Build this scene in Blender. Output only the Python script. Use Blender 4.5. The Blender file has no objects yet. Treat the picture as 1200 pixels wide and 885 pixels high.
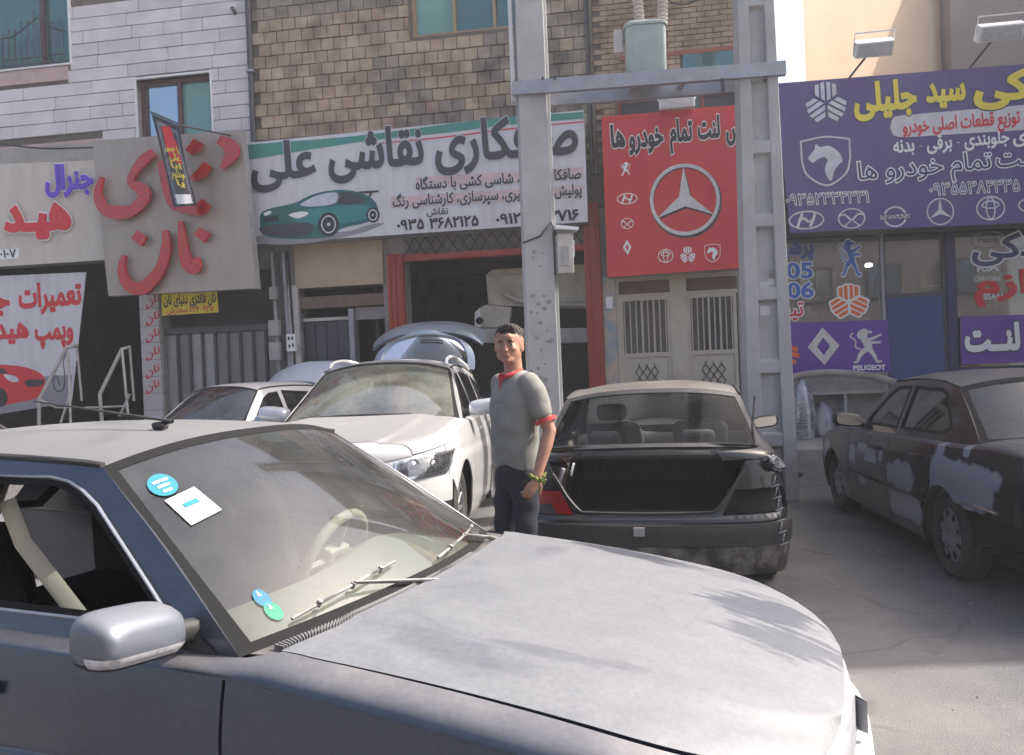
import bpy, bmesh, math, random
import numpy as np
from mathutils import Vector, Matrix
from mathutils.geometry import delaunay_2d_cdt
random.seed(7)
SC = bpy.context.scene
COL = SC.collection
# ------------------------------------------------------------------ camera
F_PX, CAM_H, HORIZON, ROLL = 950.0, 1.55, 435.0, 0.04
_p = -math.atan((HORIZON - 442.5) / F_PX)
C_F = Vector((0, math.cos(_p), -math.sin(_p)))
_r0 = Vector((1, 0, 0)); _u0 = _r0.cross(C_F)
C_R = _r0 * math.cos(ROLL) - _u0 * math.sin(ROLL)
C_U = _r0 * math.sin(ROLL) + _u0 * math.cos(ROLL)
C_O = Vector((0, 0, CAM_H))
cam = bpy.data.cameras.new('camera'); camo = bpy.data.objects.new('camera', cam); COL.objects.link(camo)
cam.sensor_width = 36; cam.lens = 36 * F_PX / 1200; cam.clip_start = .05; cam.clip_end = 2000
camo.matrix_world = Matrix(((C_R.x, C_U.x, -C_F.x, 0), (C_R.y, C_U.y, -C_F.y, 0), (C_R.z, C_U.z, -C_F.z, CAM_H), (0, 0, 0, 1)))
SC.camera = camo
# ------------------------------------------------------------------ light
SUN_AZ, SUN_EL = math.radians(12), math.radians(45)      # direction to the sun, from +x towards +y
wd = bpy.data.worlds.new('World'); SC.world = wd; wd.use_nodes = True
_n = wd.node_tree.nodes; _sky = _n.new('ShaderNodeTexSky'); _sky.sky_type = 'NISHITA'; _sky.sun_disc = False
_sky.sun_elevation = SUN_EL; _sky.sun_rotation = math.radians(90) - SUN_AZ
_sky.air_density = .8; _sky.dust_density = 7.0; _sky.ozone_density = 1.0
_n['Background'].inputs[1].default_value = 0.15
wd.node_tree.links.new(_sky.outputs[0], _n['Background'].inputs[0])
sl = bpy.data.lights.new('sun', 'SUN'); sl.energy = 3.5; sl.angle = math.radians(.55); sl.color = (1, .95, .89)
so = bpy.data.objects.new('sun', sl); COL.objects.link(so)
SUN = Vector((math.cos(SUN_EL) * math.cos(SUN_AZ), math.cos(SUN_EL) * math.sin(SUN_AZ), math.sin(SUN_EL)))
so.rotation_euler = SUN.to_track_quat('Z', 'Y').to_euler(); so.location = (8, 2, 12)
SC.view_settings.view_transform = 'Standard'; SC.view_settings.look = 'None'
SC.view_settings.exposure = 1.2; SC.view_settings.gamma = 1
SC.cycles.max_bounces = 7; SC.cycles.transparent_max_bounces = 16; SC.cycles.caustics_reflective = False; SC.cycles.caustics_refractive = False
SC.cycles.use_denoising = True
# ------------------------------------------------------------------ materials
def nodes(m):
    m.use_nodes = True
    return m.node_tree.nodes, m.node_tree.links, m.node_tree.nodes['Principled BSDF']
def M(name, c, rough=.6, metal=0., var=.12, scale=4., bump=.0, bscale=60., c2=None, thr=None, spec=.5, coat=0., det=6., stretch=None):
    """procedural principled material: base colour varied by noise towards c2, fine bump"""
    m = bpy.data.materials.new(name); n, l, b = nodes(m)
    tc = n.new('ShaderNodeTexCoord'); src = tc.outputs['Object']
    if stretch:
        mp = n.new('ShaderNodeMapping'); mp.inputs['Scale'].default_value = stretch; l.new(src, mp.inputs[0]); src = mp.outputs[0]
    nz = n.new('ShaderNodeTexNoise'); nz.inputs['Scale'].default_value = scale; nz.inputs['Detail'].default_value = det; nz.inputs['Roughness'].default_value = .62
    l.new(src, nz.inputs['Vector'])
    mx = n.new('ShaderNodeMix'); mx.data_type = 'RGBA'
    if c2 is None:
        a = [x * (1 - var) for x in c]; d = [min(1, x * (1 + var)) for x in c]
    else: a, d = c, c2
    mx.inputs[6].default_value = (*a, 1); mx.inputs[7].default_value = (*d, 1)
    mr = n.new('ShaderNodeMapRange'); lo, hi = thr if thr else (.3, .7)
    mr.inputs[1].default_value = lo; mr.inputs[2].default_value = hi
    l.new(nz.outputs[0], mr.inputs[0]); l.new(mr.outputs[0], mx.inputs[0]); l.new(mx.outputs[2], b.inputs['Base Color'])
    b.inputs['Roughness'].default_value = rough; b.inputs['Metallic'].default_value = metal
    b.inputs['Specular IOR Level'].default_value = spec; b.inputs['Coat Weight'].default_value = coat
    b.inputs['Coat Roughness'].default_value = .05
    if bump:
        nb = n.new('ShaderNodeTexNoise'); nb.inputs['Scale'].default_value = bscale; nb.inputs['Detail'].default_value = 5
        l.new(src, nb.inputs['Vector']); bp = n.new('ShaderNodeBump'); bp.inputs['Strength'].default_value = bump; bp.inputs['Distance'].default_value = .02
        l.new(nb.outputs[0], bp.inputs['Height']); l.new(bp.outputs[0], b.inputs['Normal'])
    return m
def emis(name, c, s):
    m = bpy.data.materials.new(name); n, l, b = nodes(m)
    b.inputs['Emission Color'].default_value = (*c, 1); b.inputs['Emission Strength'].default_value = s
    return m
def glass(name, tint=(.82, .9, .88), dust=.12, dcol=(.5, .47, .42), refl=1.0, dscale=3.0, rough=.02, f0=.05, ior=1.6):
    """thin pane: see-through film, fresnel mirror, dust film"""
    m = bpy.data.materials.new(name); m.use_nodes = True; n, l = m.node_tree.nodes, m.node_tree.links
    n.remove(n['Principled BSDF']); out = n['Material Output']
    tr = n.new('ShaderNodeBsdfTransparent'); tr.inputs[0].default_value = (*tint, 1)
    gl = n.new('ShaderNodeBsdfGlossy'); gl.inputs['Roughness'].default_value = rough; gl.inputs[0].default_value = (refl, refl, refl, 1)
    fr = n.new('ShaderNodeFresnel'); fr.inputs[0].default_value = ior
    mul = n.new('ShaderNodeMath'); mul.operation = 'MULTIPLY_ADD'; mul.inputs[1].default_value = 1.1; mul.inputs[2].default_value = f0; mul.use_clamp = True
    l.new(fr.outputs[0], mul.inputs[0])
    m1 = n.new('ShaderNodeMixShader'); l.new(mul.outputs[0], m1.inputs[0]); l.new(tr.outputs[0], m1.inputs[1]); l.new(gl.outputs[0], m1.inputs[2])
    df = n.new('ShaderNodeBsdfDiffuse'); df.inputs[0].default_value = (*dcol, 1)
    tc = n.new('ShaderNodeTexCoord'); nz = n.new('ShaderNodeTexNoise'); nz.inputs['Scale'].default_value = dscale; nz.inputs['Detail'].default_value = 5; nz.inputs['Roughness'].default_value = .6
    l.new(tc.outputs['Object'], nz.inputs[0]); mr = n.new('ShaderNodeMapRange'); mr.inputs[1].default_value = .3; mr.inputs[2].default_value = .75; mr.inputs[3].default_value = dust * .3; mr.inputs[4].default_value = dust * 1.7
    l.new(nz.outputs[0], mr.inputs[0]); m2 = n.new('ShaderNodeMixShader'); l.new(mr.outputs[0], m2.inputs[0]); l.new(m1.outputs[0], m2.inputs[1]); l.new(df.outputs[0], m2.inputs[2])
    l.new(m2.outputs[0], out.inputs[0])
    return m
def paint(name, c, dust=(.42, .38, .33), amount=.6, rough=.3, metal=.5, patches=None, dthr=(.35, .75), coat=.6, up=(.55, .95), drough=.85):
    """car paint with a dust layer that gathers on faces that look up; patches = (colour, threshold, scale) of bare primer"""
    m = bpy.data.materials.new(name); n, l, b = nodes(m)
    tc = n.new('ShaderNodeTexCoord'); geo = n.new('ShaderNodeNewGeometry'); sp = n.new('ShaderNodeSeparateXYZ'); l.new(geo.outputs['Normal'], sp.inputs[0])
    mr = n.new('ShaderNodeMapRange'); mr.inputs[1].default_value = up[0]; mr.inputs[2].default_value = up[1]; l.new(sp.outputs[2], mr.inputs[0])
    nz = n.new('ShaderNodeTexNoise'); nz.inputs['Scale'].default_value = 2.2; nz.inputs['Detail'].default_value = 10; nz.inputs['Roughness'].default_value = .65; nz.inputs['Distortion'].default_value = .4
    l.new(tc.outputs['Object'], nz.inputs[0])
    m2 = n.new('ShaderNodeMapRange'); m2.inputs[1].default_value = dthr[0]; m2.inputs[2].default_value = dthr[1]; m2.inputs[3].default_value = 1; m2.inputs[4].default_value = .45; l.new(nz.outputs[0], m2.inputs[0])
    mu = n.new('ShaderNodeMath'); mu.operation = 'MULTIPLY'; l.new(mr.outputs[0], mu.inputs[0]); l.new(m2.outputs[0], mu.inputs[1])
    mu2 = n.new('ShaderNodeMath'); mu2.operation = 'MULTIPLY_ADD'; l.new(mu.outputs[0], mu2.inputs[0]); mu2.inputs[1].default_value = amount; mu2.inputs[2].default_value = .05 * amount; mu2.use_clamp = True
    base = n.new('ShaderNodeRGB'); base.outputs[0].default_value = (*c, 1); bo = base.outputs[0]
    if patches:
        pc, spots = patches; acc = None
        pz = n.new('ShaderNodeTexNoise'); pz.inputs['Scale'].default_value = 7; pz.inputs['Detail'].default_value = 2; l.new(tc.outputs['Object'], pz.inputs[0])
        for (x, z, rx, rz_) in spots:
            mp = n.new('ShaderNodeMapping'); mp.vector_type = 'TEXTURE'; mp.inputs['Location'].default_value = (x, 0, z); mp.inputs['Scale'].default_value = (rx, 1000, rz_); l.new(tc.outputs['Object'], mp.inputs[0])
            ab = n.new('ShaderNodeVectorMath'); ab.operation = 'ABSOLUTE'; l.new(mp.outputs[0], ab.inputs[0]); pw_ = n.new('ShaderNodeVectorMath'); pw_.operation = 'MULTIPLY'; l.new(ab.outputs[0], pw_.inputs[0]); l.new(ab.outputs[0], pw_.inputs[1])
            ln = n.new('ShaderNodeVectorMath'); ln.operation = 'LENGTH'; l.new(pw_.outputs[0], ln.inputs[0]); ad = n.new('ShaderNodeMath'); ad.operation = 'MULTIPLY_ADD'; l.new(pz.outputs[0], ad.inputs[0]); ad.inputs[1].default_value = 1.6; l.new(ln.outputs['Value'], ad.inputs[2])
            rr_ = n.new('ShaderNodeMapRange'); rr_.inputs[1].default_value = 1.52; rr_.inputs[2].default_value = 1.84; rr_.inputs[3].default_value = 1; rr_.inputs[4].default_value = 0; l.new(ad.outputs[0], rr_.inputs[0]); o = rr_.outputs[0]
            if acc: q = n.new('ShaderNodeMath'); q.operation = 'MAXIMUM'; l.new(acc, q.inputs[0]); l.new(o, q.inputs[1]); acc = q.outputs[0]
            else: acc = o
        pm = n.new('ShaderNodeMix'); pm.data_type = 'RGBA'; l.new(acc, pm.inputs[0]); l.new(bo, pm.inputs[6]); pm.inputs[7].default_value = (*pc, 1); bo = pm.outputs[2]
    mx = n.new('ShaderNodeMix'); mx.data_type = 'RGBA'; l.new(mu2.outputs[0], mx.inputs[0]); l.new(bo, mx.inputs[6]); mx.inputs[7].default_value = (*dust, 1)
    l.new(mx.outputs[2], b.inputs['Base Color'])
    def ramp(a, d, sock):
        r = n.new('ShaderNodeMapRange'); r.inputs[3].default_value = a; r.inputs[4].default_value = d; l.new(mu2.outputs[0], r.inputs[0]); l.new(r.outputs[0], b.inputs[sock])
    ramp(rough, drough, 'Roughness'); ramp(metal, 0, 'Metallic'); ramp(coat, .0, 'Coat Weight'); b.inputs['Coat Roughness'].default_value = .06
    return m
# ------------------------------------------------------------------ objects
def tag(o, label=None, cat=None, group=None, kind=None):
    if label: o['label'] = label
    if cat: o['category'] = cat
    if group: o['group'] = group
    if kind: o['kind'] = kind
    return o
def empty(name, label, cat, loc=(0, 0, 0), yaw=0, group=None):
    o = bpy.data.objects.new(name, None); COL.objects.link(o); o.location = loc; o.rotation_euler = (0, 0, yaw); o.empty_display_size = .2
    return tag(o, label, cat, group)
def link(name, me, mat=None, parent=None):
    o = bpy.data.objects.new(name, me); COL.objects.link(o)
    if mat is not None and not me.materials:
        for k in (mat if isinstance(mat, (list, tuple)) else [mat]): me.materials.append(k)
    if parent is not None: o.parent = parent
    return o
def mesh(verts, faces, smooth=False):
    me = bpy.data.meshes.new('mesh'); me.from_pydata([tuple(v) for v in verts], [], faces); me.validate(); me.update()
    if smooth:
        me.shade_smooth()
    return me
def fix(me, smooth_angle=None):
    bm = bmesh.new(); bm.from_mesh(me); bmesh.ops.remove_doubles(bm, verts=bm.verts, dist=1e-5); bmesh.ops.recalc_face_normals(bm, faces=bm.faces); bm.to_mesh(me); bm.free()
    if smooth_angle: me.shade_smooth(); me.set_sharp_from_angle(angle=math.radians(smooth_angle))
    return me
class Mb:
    """collects primitives into ONE mesh"""
    def __init__(s): s.v = []; s.f = []
    def add(s, v, f):
        k = len(s.v); s.v += [tuple(p) for p in v]; s.f += [tuple(i + k for i in q) for q in f]; return s
    def box(s, x0, x1, y0, y1, z0, z1, M4=None):
        v = [Vector((x, y, z)) for x in (x0, x1) for y in (y0, y1) for z in (z0, z1)]
        if M4 is not None: v = [M4 @ p for p in v]
        return s.add(v, [(0, 1, 3, 2), (4, 6, 7, 5), (0, 4, 5, 1), (2, 3, 7, 6), (0, 2, 6, 4), (1, 5, 7, 3)])
    def hexa(s, a, b):
        return s.add(list(a) + list(b), [(0, 1, 2, 3), (7, 6, 5, 4), (0, 4, 5, 1), (1, 5, 6, 2), (2, 6, 7, 3), (3, 7, 4, 0)])
    def tube(s, pts, r, n=8, caps=True, flat=1.0):
        pts = [Vector(p) for p in pts]; rs = r if isinstance(r, (list, tuple)) else [r] * len(pts)
        V = []; prev = None
        for i, p in enumerate(pts):
            t = (pts[min(i + 1, len(pts) - 1)] - pts[max(i - 1, 0)]).normalized()
            if prev is None: a = t.orthogonal().normalized()
            else: a = (prev - t * prev.dot(t)); a = a.normalized() if a.length > 1e-6 else t.orthogonal().normalized()
            prev = a; b = t.cross(a)
            for k in range(n):
                w = 2 * math.pi * k / n; V.append(p + a * math.cos(w) * rs[i] + b * math.sin(w) * rs[i] * flat)
        Fc = [(i * n + k, i * n + (k + 1) % n, (i + 1) * n + (k + 1) % n, (i + 1) * n + k) for i in range(len(pts) - 1) for k in range(n)]
        if caps: Fc += [tuple(range(n - 1, -1, -1)), tuple((len(pts) - 1) * n + k for k in range(n))]
        return s.add(V, Fc)
    def lathe(s, prof, n=24, M4=None, arc=1.0):
        V = []; m = len(prof)
        for k in range(n + (arc < 1)):
            w = 2 * math.pi * arc * k / n
            for r, z in prof:
                p = Vector((r * math.cos(w), r * math.sin(w), z)); V.append(M4 @ p if M4 is not None else p)
        kk = n if arc < 1 else n
        Fc = [(k * m + i, ((k + 1) % (n + (arc < 1))) * m + i, ((k + 1) % (n + (arc < 1))) * m + i + 1, k * m + i + 1) for k in range(kk) for i in range(m - 1)]
        return s.add(V, Fc)
    def build(s, name, mat, parent=None, smooth=None, bevel=None):
        me = fix(mesh(s.v, s.f), smooth); o = link(name, me, mat, parent)
        if bevel:
            b = o.modifiers.new('bevel', 'BEVEL'); b.width = bevel; b.segments = 3; b.limit_method = 'ANGLE'; b.angle_limit = math.radians(35)
            me.shade_smooth(); o.modifiers.new('wn', 'WEIGHTED_NORMAL')
        return o
def T4(loc=(0, 0, 0), rx=0, ry=0, rz=0, sc=(1, 1, 1)):
    return Matrix.Translation(loc) @ Matrix.Rotation(rz, 4, 'Z') @ Matrix.Rotation(ry, 4, 'Y') @ Matrix.Rotation(rx, 4, 'X') @ Matrix.Diagonal((*sc, 1))
def dupe(o, name=None):
    c = o.copy(); COL.objects.link(c)
    for ch in o.children:
        d = dupe(ch); d.parent = c
    return c
# ------------------------------------------------------------------ 2D regions
def dens(p, res):
    out = []
    for i in range(len(p)):
        a, b = p[i], p[(i + 1) % len(p)]; L = math.hypot(b[0] - a[0], b[1] - a[1]); k = max(1, int(math.ceil(L / res)))
        for j in range(k): out.append((a[0] + (b[0] - a[0]) * j / k, a[1] + (b[1] - a[1]) * j / k))
    return out
def sm(p, n=6, closed=False):
    """Catmull-Rom through points"""
    P = [Vector((*q, 0)) if len(q) == 2 else Vector(q) for q in p]; d = len(p[0]); N = len(P); out = []
    for i in range(N if closed else N - 1):
        a, b, c, e = (P[(i - 1) % N] if closed or i > 0 else P[0] * 2 - P[1]), P[i], P[(i + 1) % N], (P[(i + 2) % N] if closed or i + 2 < N else P[i + 1] * 2 - P[i])
        for j in range(n):
            t = j / n; out.append(tuple((.5 * ((2 * b) + (c - a) * t + (2 * a - 5 * b + 4 * c - e) * t * t + (3 * b - a - 3 * c + e) * t ** 3))[:d]))
    if not closed: out.append(tuple(P[-1][:d]))
    return out
def wind(pts, polys):
    """winding number and crossing parity of points against polygons"""
    X, Y = pts[:, 0], pts[:, 1]; W = np.zeros(len(X), int); Pn = np.zeros(len(X), int)
    for p in polys:
        p = np.asarray(p, float); a, b = p, np.roll(p, -1, 0)
        for (x0, y0), (x1, y1) in zip(a, b):
            if y0 == y1: continue
            m = (Y >= min(y0, y1)) & (Y < max(y0, y1)); xi = x0 + (Y[m] - y0) * (x1 - x0) / (y1 - y0); hit = X[m] < xi
            idx = np.nonzero(m)[0][hit]; W[idx] += 1 if y1 > y0 else -1; Pn[idx] += 1
    return W, Pn % 2
def tri2d(polys, grid=None, rule='odd', eps=1e-5):
    polys = [p for p in polys if len(p) > 2]
    V = []; E = []
    for p in polys:
        k = len(V); V += [Vector(q[:2]) for q in p]; E += [(k + i, k + (i + 1) % len(p)) for i in range(len(p))]
    if grid:
        A = np.array([tuple(v) for v in V]); gx, gy = grid if isinstance(grid, tuple) else (grid, grid)
        xs = np.arange(A[:, 0].min() + gx * .5, A[:, 0].max(), gx); ys = np.arange(A[:, 1].min() + gy * .5, A[:, 1].max(), gy)
        if len(xs) and len(ys):
            G = np.stack(np.meshgrid(xs, ys), -1).reshape(-1, 2); W, Pn = wind(G, polys); G = G[(Pn if rule == 'odd' else W) != 0]
            V += [Vector(g) for g in G]
    v, e, f, _, _, _ = delaunay_2d_cdt(V, E, [], 0, eps)
    if not f: return [], []
    va = np.array([tuple(q) for q in v]); fa = np.array([tuple(q[:3]) for q in f]); cen = va[fa].mean(1)
    W, Pn = wind(cen, polys); keep = (Pn if rule == 'odd' else W) != 0
    return [tuple(q) for q in va], [tuple(int(i) for i in q) for q in fa[keep]]
def patch(name, polys, fn, res, mat, parent, thick=0., grid=None, smooth=True, flip=False, out=None):
    """region(s) of a 2D parameter sheet lifted to 3D by fn, with thickness and the sheet's own normals"""
    P = [dens(p, res if not isinstance(res, tuple) else res[0]) for p in polys]
    v, f = tri2d(P, grid or res); used = sorted({i for q in f for i in q}); mp = {o: i for i, o in enumerate(used)}
    f = [tuple(mp[i] for i in q) for q in f]; N = len(used); V = []; NR = []; e = .012
    for i in used:
        a, b = v[i]; p = Vector(fn(a, b)); V.append(p)
        n = (Vector(fn(a + e, b)) - Vector(fn(a - e, b))).cross(Vector(fn(a, b + e)) - Vector(fn(a, b - e))); NR.append(n.normalized() if n.length > 1e-9 else None)
    t0 = sum(((V[q[1]] - V[q[0]]).cross(V[q[2]] - V[q[0]]) for q in f), Vector()); tn = [(V[q[1]] - V[q[0]]).cross(V[q[2]] - V[q[0]]) for q in f]
    if out is not None and sum(n.dot(Vector(out)) for n in tn) < 0: f = [q[::-1] for q in f]; tn = [-n for n in tn]
    acc = [Vector() for _ in range(N)]
    for q, n in zip(f, tn):
        for i in q: acc[i] += n
    for i in range(N):
        a = acc[i].normalized() if acc[i].length > 1e-12 else Vector((0, 0, 1))
        if NR[i] is None: NR[i] = a
        elif NR[i].dot(a) < 0: NR[i] = -NR[i]
        if NR[i].dot(a) < .5: NR[i] = a
    F2 = list(f); NN = list(NR)
    if thick:
        cnt = {}
        for q in f:
            for k in range(3): cnt[(q[k], q[(k + 1) % 3])] = 1
        V += [V[i] - NR[i] * thick for i in range(N)]; NN += [-n for n in NR]; F2 += [tuple(i + N for i in q[::-1]) for q in f]
        for (a, b) in cnt:
            if (b, a) in cnt: continue
            d = V[b] - V[a]; n = d.cross(NR[a]); n = n.normalized() if n.length > 1e-9 else NR[a]; k = len(V); V += [V[a], V[b], V[b + N], V[a + N]]; NN += [n] * 4; F2.append((k, k + 3, k + 2, k + 1))
    me = mesh(V, F2)
    if smooth and len(me.vertices) == len(NN): me.shade_smooth(); me.normals_split_custom_set_from_vertices([tuple(n) for n in NN])
    return link(name, me, mat, parent)
# ------------------------------------------------------------------ real planes seen through the photograph's camera
def ray(px, py): return (C_F + C_R * ((px - 600) / F_PX) + C_U * ((442.5 - py) / F_PX))
class Plane:
    def __init__(s, o, n): s.o = Vector(o); s.n = Vector(n).normalized()
    def at(s, px, py, off=0.):
        d = ray(px, py); t = (s.o + s.n * off - C_O).dot(s.n) / d.dot(s.n); return C_O + d * t
    def shift(s, off): return Plane(s.o + s.n * off, s.n)
FA = math.radians(8.7)
FD = Vector((math.cos(FA), -math.sin(FA), 0)); FN = Vector((-math.sin(FA), -math.cos(FA), 0)); FO = Vector((0, 12.2, 0))
FAC = Plane(FO, FN)                       # the shop fronts
def fz(px, py, off=0.):                    # photograph pixel -> (along the front, height)
    p = FAC.at(px, py, off); return (p - FO).dot(FD), p.z
def fp(u, z, off=0.): return FO + FD * u + FN * off + Vector((0, 0, z))
FM = Matrix(((FD.x, -FN.x, 0, FO.x), (FD.y, -FN.y, 0, FO.y), (0, 0, 1, 0), (0, 0, 0, 1)))   # local x along, local y into the building
# ------------------------------------------------------------------ lettering
_F = {'ا': ('FE8D', 'FE8E'), 'ب': ('FE8F', 'FE90', 'FE91', 'FE92'), 'پ': ('FB56', 'FB57', 'FB58', 'FB59'), 'ت': ('FE95', 'FE96', 'FE97', 'FE98'), 'ج': ('FE9D', 'FE9E', 'FE9F', 'FEA0'), 'خ': ('FEA5', 'FEA6', 'FEA7', 'FEA8'), 'د': ('FEA9', 'FEAA'), 'ر': ('FEAD', 'FEAE'), 'ز': ('FEAF', 'FEB0'), 'س': ('FEB1', 'FEB2', 'FEB3', 'FEB4'), 'ش': ('FEB5', 'FEB6', 'FEB7', 'FEB8'), 'ص': ('FEB9', 'FEBA', 'FEBB', 'FEBC'), 'ط': ('FEC1', 'FEC2', 'FEC3', 'FEC4'), 'ع': ('FEC9', 'FECA', 'FECB', 'FECC'), 'ف': ('FED1', 'FED2', 'FED3', 'FED4'), 'ق': ('FED5', 'FED6', 'FED7', 'FED8'), 'ک': ('FB8E', 'FB8F', 'FB90', 'FB91'), 'گ': ('FB92', 'FB93', 'FB94', 'FB95'), 'ل': ('FEDD', 'FEDE', 'FEDF', 'FEE0'), 'م': ('FEE1', 'FEE2', 'FEE3', 'FEE4'), 'ن': ('FEE5', 'FEE6', 'FEE7', 'FEE8'), 'و': ('FEED', 'FEEE'), 'ه': ('FEE9', 'FEEA', 'FEEB', 'FEEC'), 'ی': ('FBFC', 'FBFD', 'FBFE', 'FBFF')}
def shape_fa(s):
    if all(ord(c) < 256 for c in s): return s
    out = []; n = len(s); dual = lambda c: c == 'ـ' or (c in _F and len(_F[c]) == 4); join = lambda c: c == 'ـ' or c in _F
    for i, c in enumerate(s):
        if c == 'ـ' or c not in _F: out.append(c); continue
        p = i > 0 and dual(s[i - 1]); q = i < n - 1 and join(s[i + 1]) and dual(c)
        out.append(chr(int(_F[c][(3 if q else 1) if p else (2 if q else 0)], 16)))
    r = out[::-1]; res = []; i = 0; isd = lambda ch: ch in '0123456789۰۱۲۳۴۵۶۷۸۹-'
    while i < len(r):
        if isd(r[i]):
            j = i
            while j < len(r) and isd(r[j]): j += 1
            res += r[i:j][::-1]; i = j
        else: res.append(r[i]); i += 1
    return ''.join(res)
def glyphs(s, off):
    c = bpy.data.curves.new('lettering', 'FONT'); c.body = shape_fa(s); c.size = 1; c.fill_mode = 'NONE'; c.resolution_u = 4
    o = bpy.data.objects.new('lettering', c); COL.objects.link(o); dg = bpy.context.evaluated_depsgraph_get(); dg.update()
    me = o.evaluated_get(dg).to_mesh(); V = [tuple(v.co[:2]) for v in me.vertices]; adj = {}
    for e in me.edges:
        a, b = e.vertices; adj.setdefault(a, []).append(b); adj.setdefault(b, []).append(a)
    polys = []; seen = set()
    for i in range(len(V)):
        if i in seen or i not in adj: continue
        loop = [i]; seen.add(i); cur = i; nxt = min(adj[i], key=lambda k: (k != i + 1, k))
        while nxt not in seen:
            loop.append(nxt); seen.add(nxt); cand = [k for k in adj[nxt] if k not in seen]
            if not cand: break
            nxt = cand[0]
        if len(loop) > 2: polys.append([V[k] for k in loop])
    bpy.data.objects.remove(o); bpy.data.curves.remove(c)
    sg = 1 if sum(area2(p) for p in polys) > 0 else -1
    return [grow(p, off * sg) for p in polys]
def area2(p): return sum(p[i - 1][0] * p[i][1] - p[i][0] * p[i - 1][1] for i in range(len(p)))
def grow(p, d):
    if not d: return p
    q = [p[0]]
    for a in p[1:]:
        if math.hypot(a[0] - q[-1][0], a[1] - q[-1][1]) > .004: q.append(a)
    if len(q) < 3: return p
    out = []; N = len(q)
    for i in range(N):
        a, b, c = q[i - 1], q[i], q[(i + 1) % N]; l1 = math.hypot(b[0] - a[0], b[1] - a[1]) or 1; l2 = math.hypot(c[0] - b[0], c[1] - b[1]) or 1
        n1 = ((b[1] - a[1]) / l1, -(b[0] - a[0]) / l1); n2 = ((c[1] - b[1]) / l2, -(c[0] - b[0]) / l2); m = (n1[0] + n2[0], n1[1] + n2[1]); L = math.hypot(*m)
        if L < .3: out += [(b[0] + n1[0] * d, b[1] + n1[1] * d), (b[0] + n2[0] * d, b[1] + n2[1] * d)]; continue
        k = min(1.6, 2 / (L * L)) ; out.append((b[0] + m[0] * d * k, b[1] + m[1] * d * k))
    return out
def flat(name, polys, fn, mat, parent, rule='odd', depth=0., nrm=None):
    v, f = tri2d(polys, None, rule, 1e-6)
    if not f: return None
    W = [Vector(fn(*q)) for q in v]
    if depth:
        me = mesh(W, f); bm = bmesh.new(); bm.from_mesh(me); bmesh.ops.dissolve_limit
        r = bmesh.ops.extrude_face_region(bm, geom=bm.faces[:]); bmesh.ops.translate(bm, verts=[g for g in r['geom'] if isinstance(g, bmesh.types.BMVert)], vec=nrm * depth)
        bmesh.ops.recalc_face_normals(bm, faces=bm.faces); bm.to_mesh(me); bm.free()
    else:
        me = mesh(W, f)
    o = link(name, me, mat, parent)
    if parent is not None and parent.type == 'EMPTY' and (parent.location.length > 1e-6 or parent.rotation_euler.z): o.matrix_parent_inverse = parent.matrix_basis.inverted()
    return o
def text(s, pl, x0, x1, yb, em, mat, parent, bold=.0, off=.004, slope=-.07, name='lettering', outline=None, ow=.03, depth=0., vskew=.05):
    """s written on the plane from pixel x0 to x1, base line at pixel yb (at x0), em height em pixels"""
    def put(bo, o, m, d, nm):
        P = glyphs(s, bo); allx = [q[0] for p in ref for q in p]; a, b = min(allx), max(allx)
        def fn(x, y):
            X = x0 + (x - a) / (b - a) * (x1 - x0); return pl.at(X - y * em * vskew, yb + slope * (X - x0) - y * em, o)
        return flat(nm, P, fn, m, parent, 'wind', d, pl.n)
    ref = glyphs(s, bold)
    if outline is not None: put(bold + ow, off, outline, 0, 'lettering_outline'); off += .004
    return put(bold, off, mat, depth, name)
def circ(cx, cy, rx, ry=None, n=40, a0=0, a1=360):
    ry = ry or rx; return [(cx + rx * math.cos(math.radians(a0 + (a1 - a0) * k / n)), cy + ry * math.sin(math.radians(a0 + (a1 - a0) * k / n))) for k in range(n + (abs(a1 - a0) < 360))]
def stroke(pts, w):
    """polyline to ribbon polygon; w one width or one per point"""
    ws = list(np.interp(np.linspace(0, 1, len(pts)), np.linspace(0, 1, len(w)), w)) if isinstance(w, (list, tuple)) else [w] * len(pts); L = []; R = []
    for i, p in enumerate(pts):
        a, b = pts[max(i - 1, 0)], pts[min(i + 1, len(pts) - 1)]; d = math.hypot(b[0] - a[0], b[1] - a[1]) or 1; nx, ny = -(b[1] - a[1]) / d, (b[0] - a[0]) / d
        L.append((p[0] + nx * ws[i] / 2, p[1] + ny * ws[i] / 2)); R.append((p[0] - nx * ws[i] / 2, p[1] - ny * ws[i] / 2))
    return ccw(L + R[::-1])
def outl(p, w): return [stroke([p[i], p[(i + 1) % len(p)]], w) for i in range(len(p))] + [circ(*q, w / 2, n=6) for q in p]
def ccw(p):
    a = sum(p[i][0] * p[(i + 1) % len(p)][1] - p[(i + 1) % len(p)][0] * p[i][1] for i in range(len(p)))
    return p if a > 0 else p[::-1]
def ring(cx, cy, rx, ry, w): return [circ(cx, cy, rx, ry), circ(cx, cy, rx - w, ry - w)[::-1]]
def rot(p, deg): c, s = math.cos(math.radians(deg)), math.sin(math.radians(deg)); return [(x * c - y * s, x * s + y * c) for x, y in p]
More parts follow.
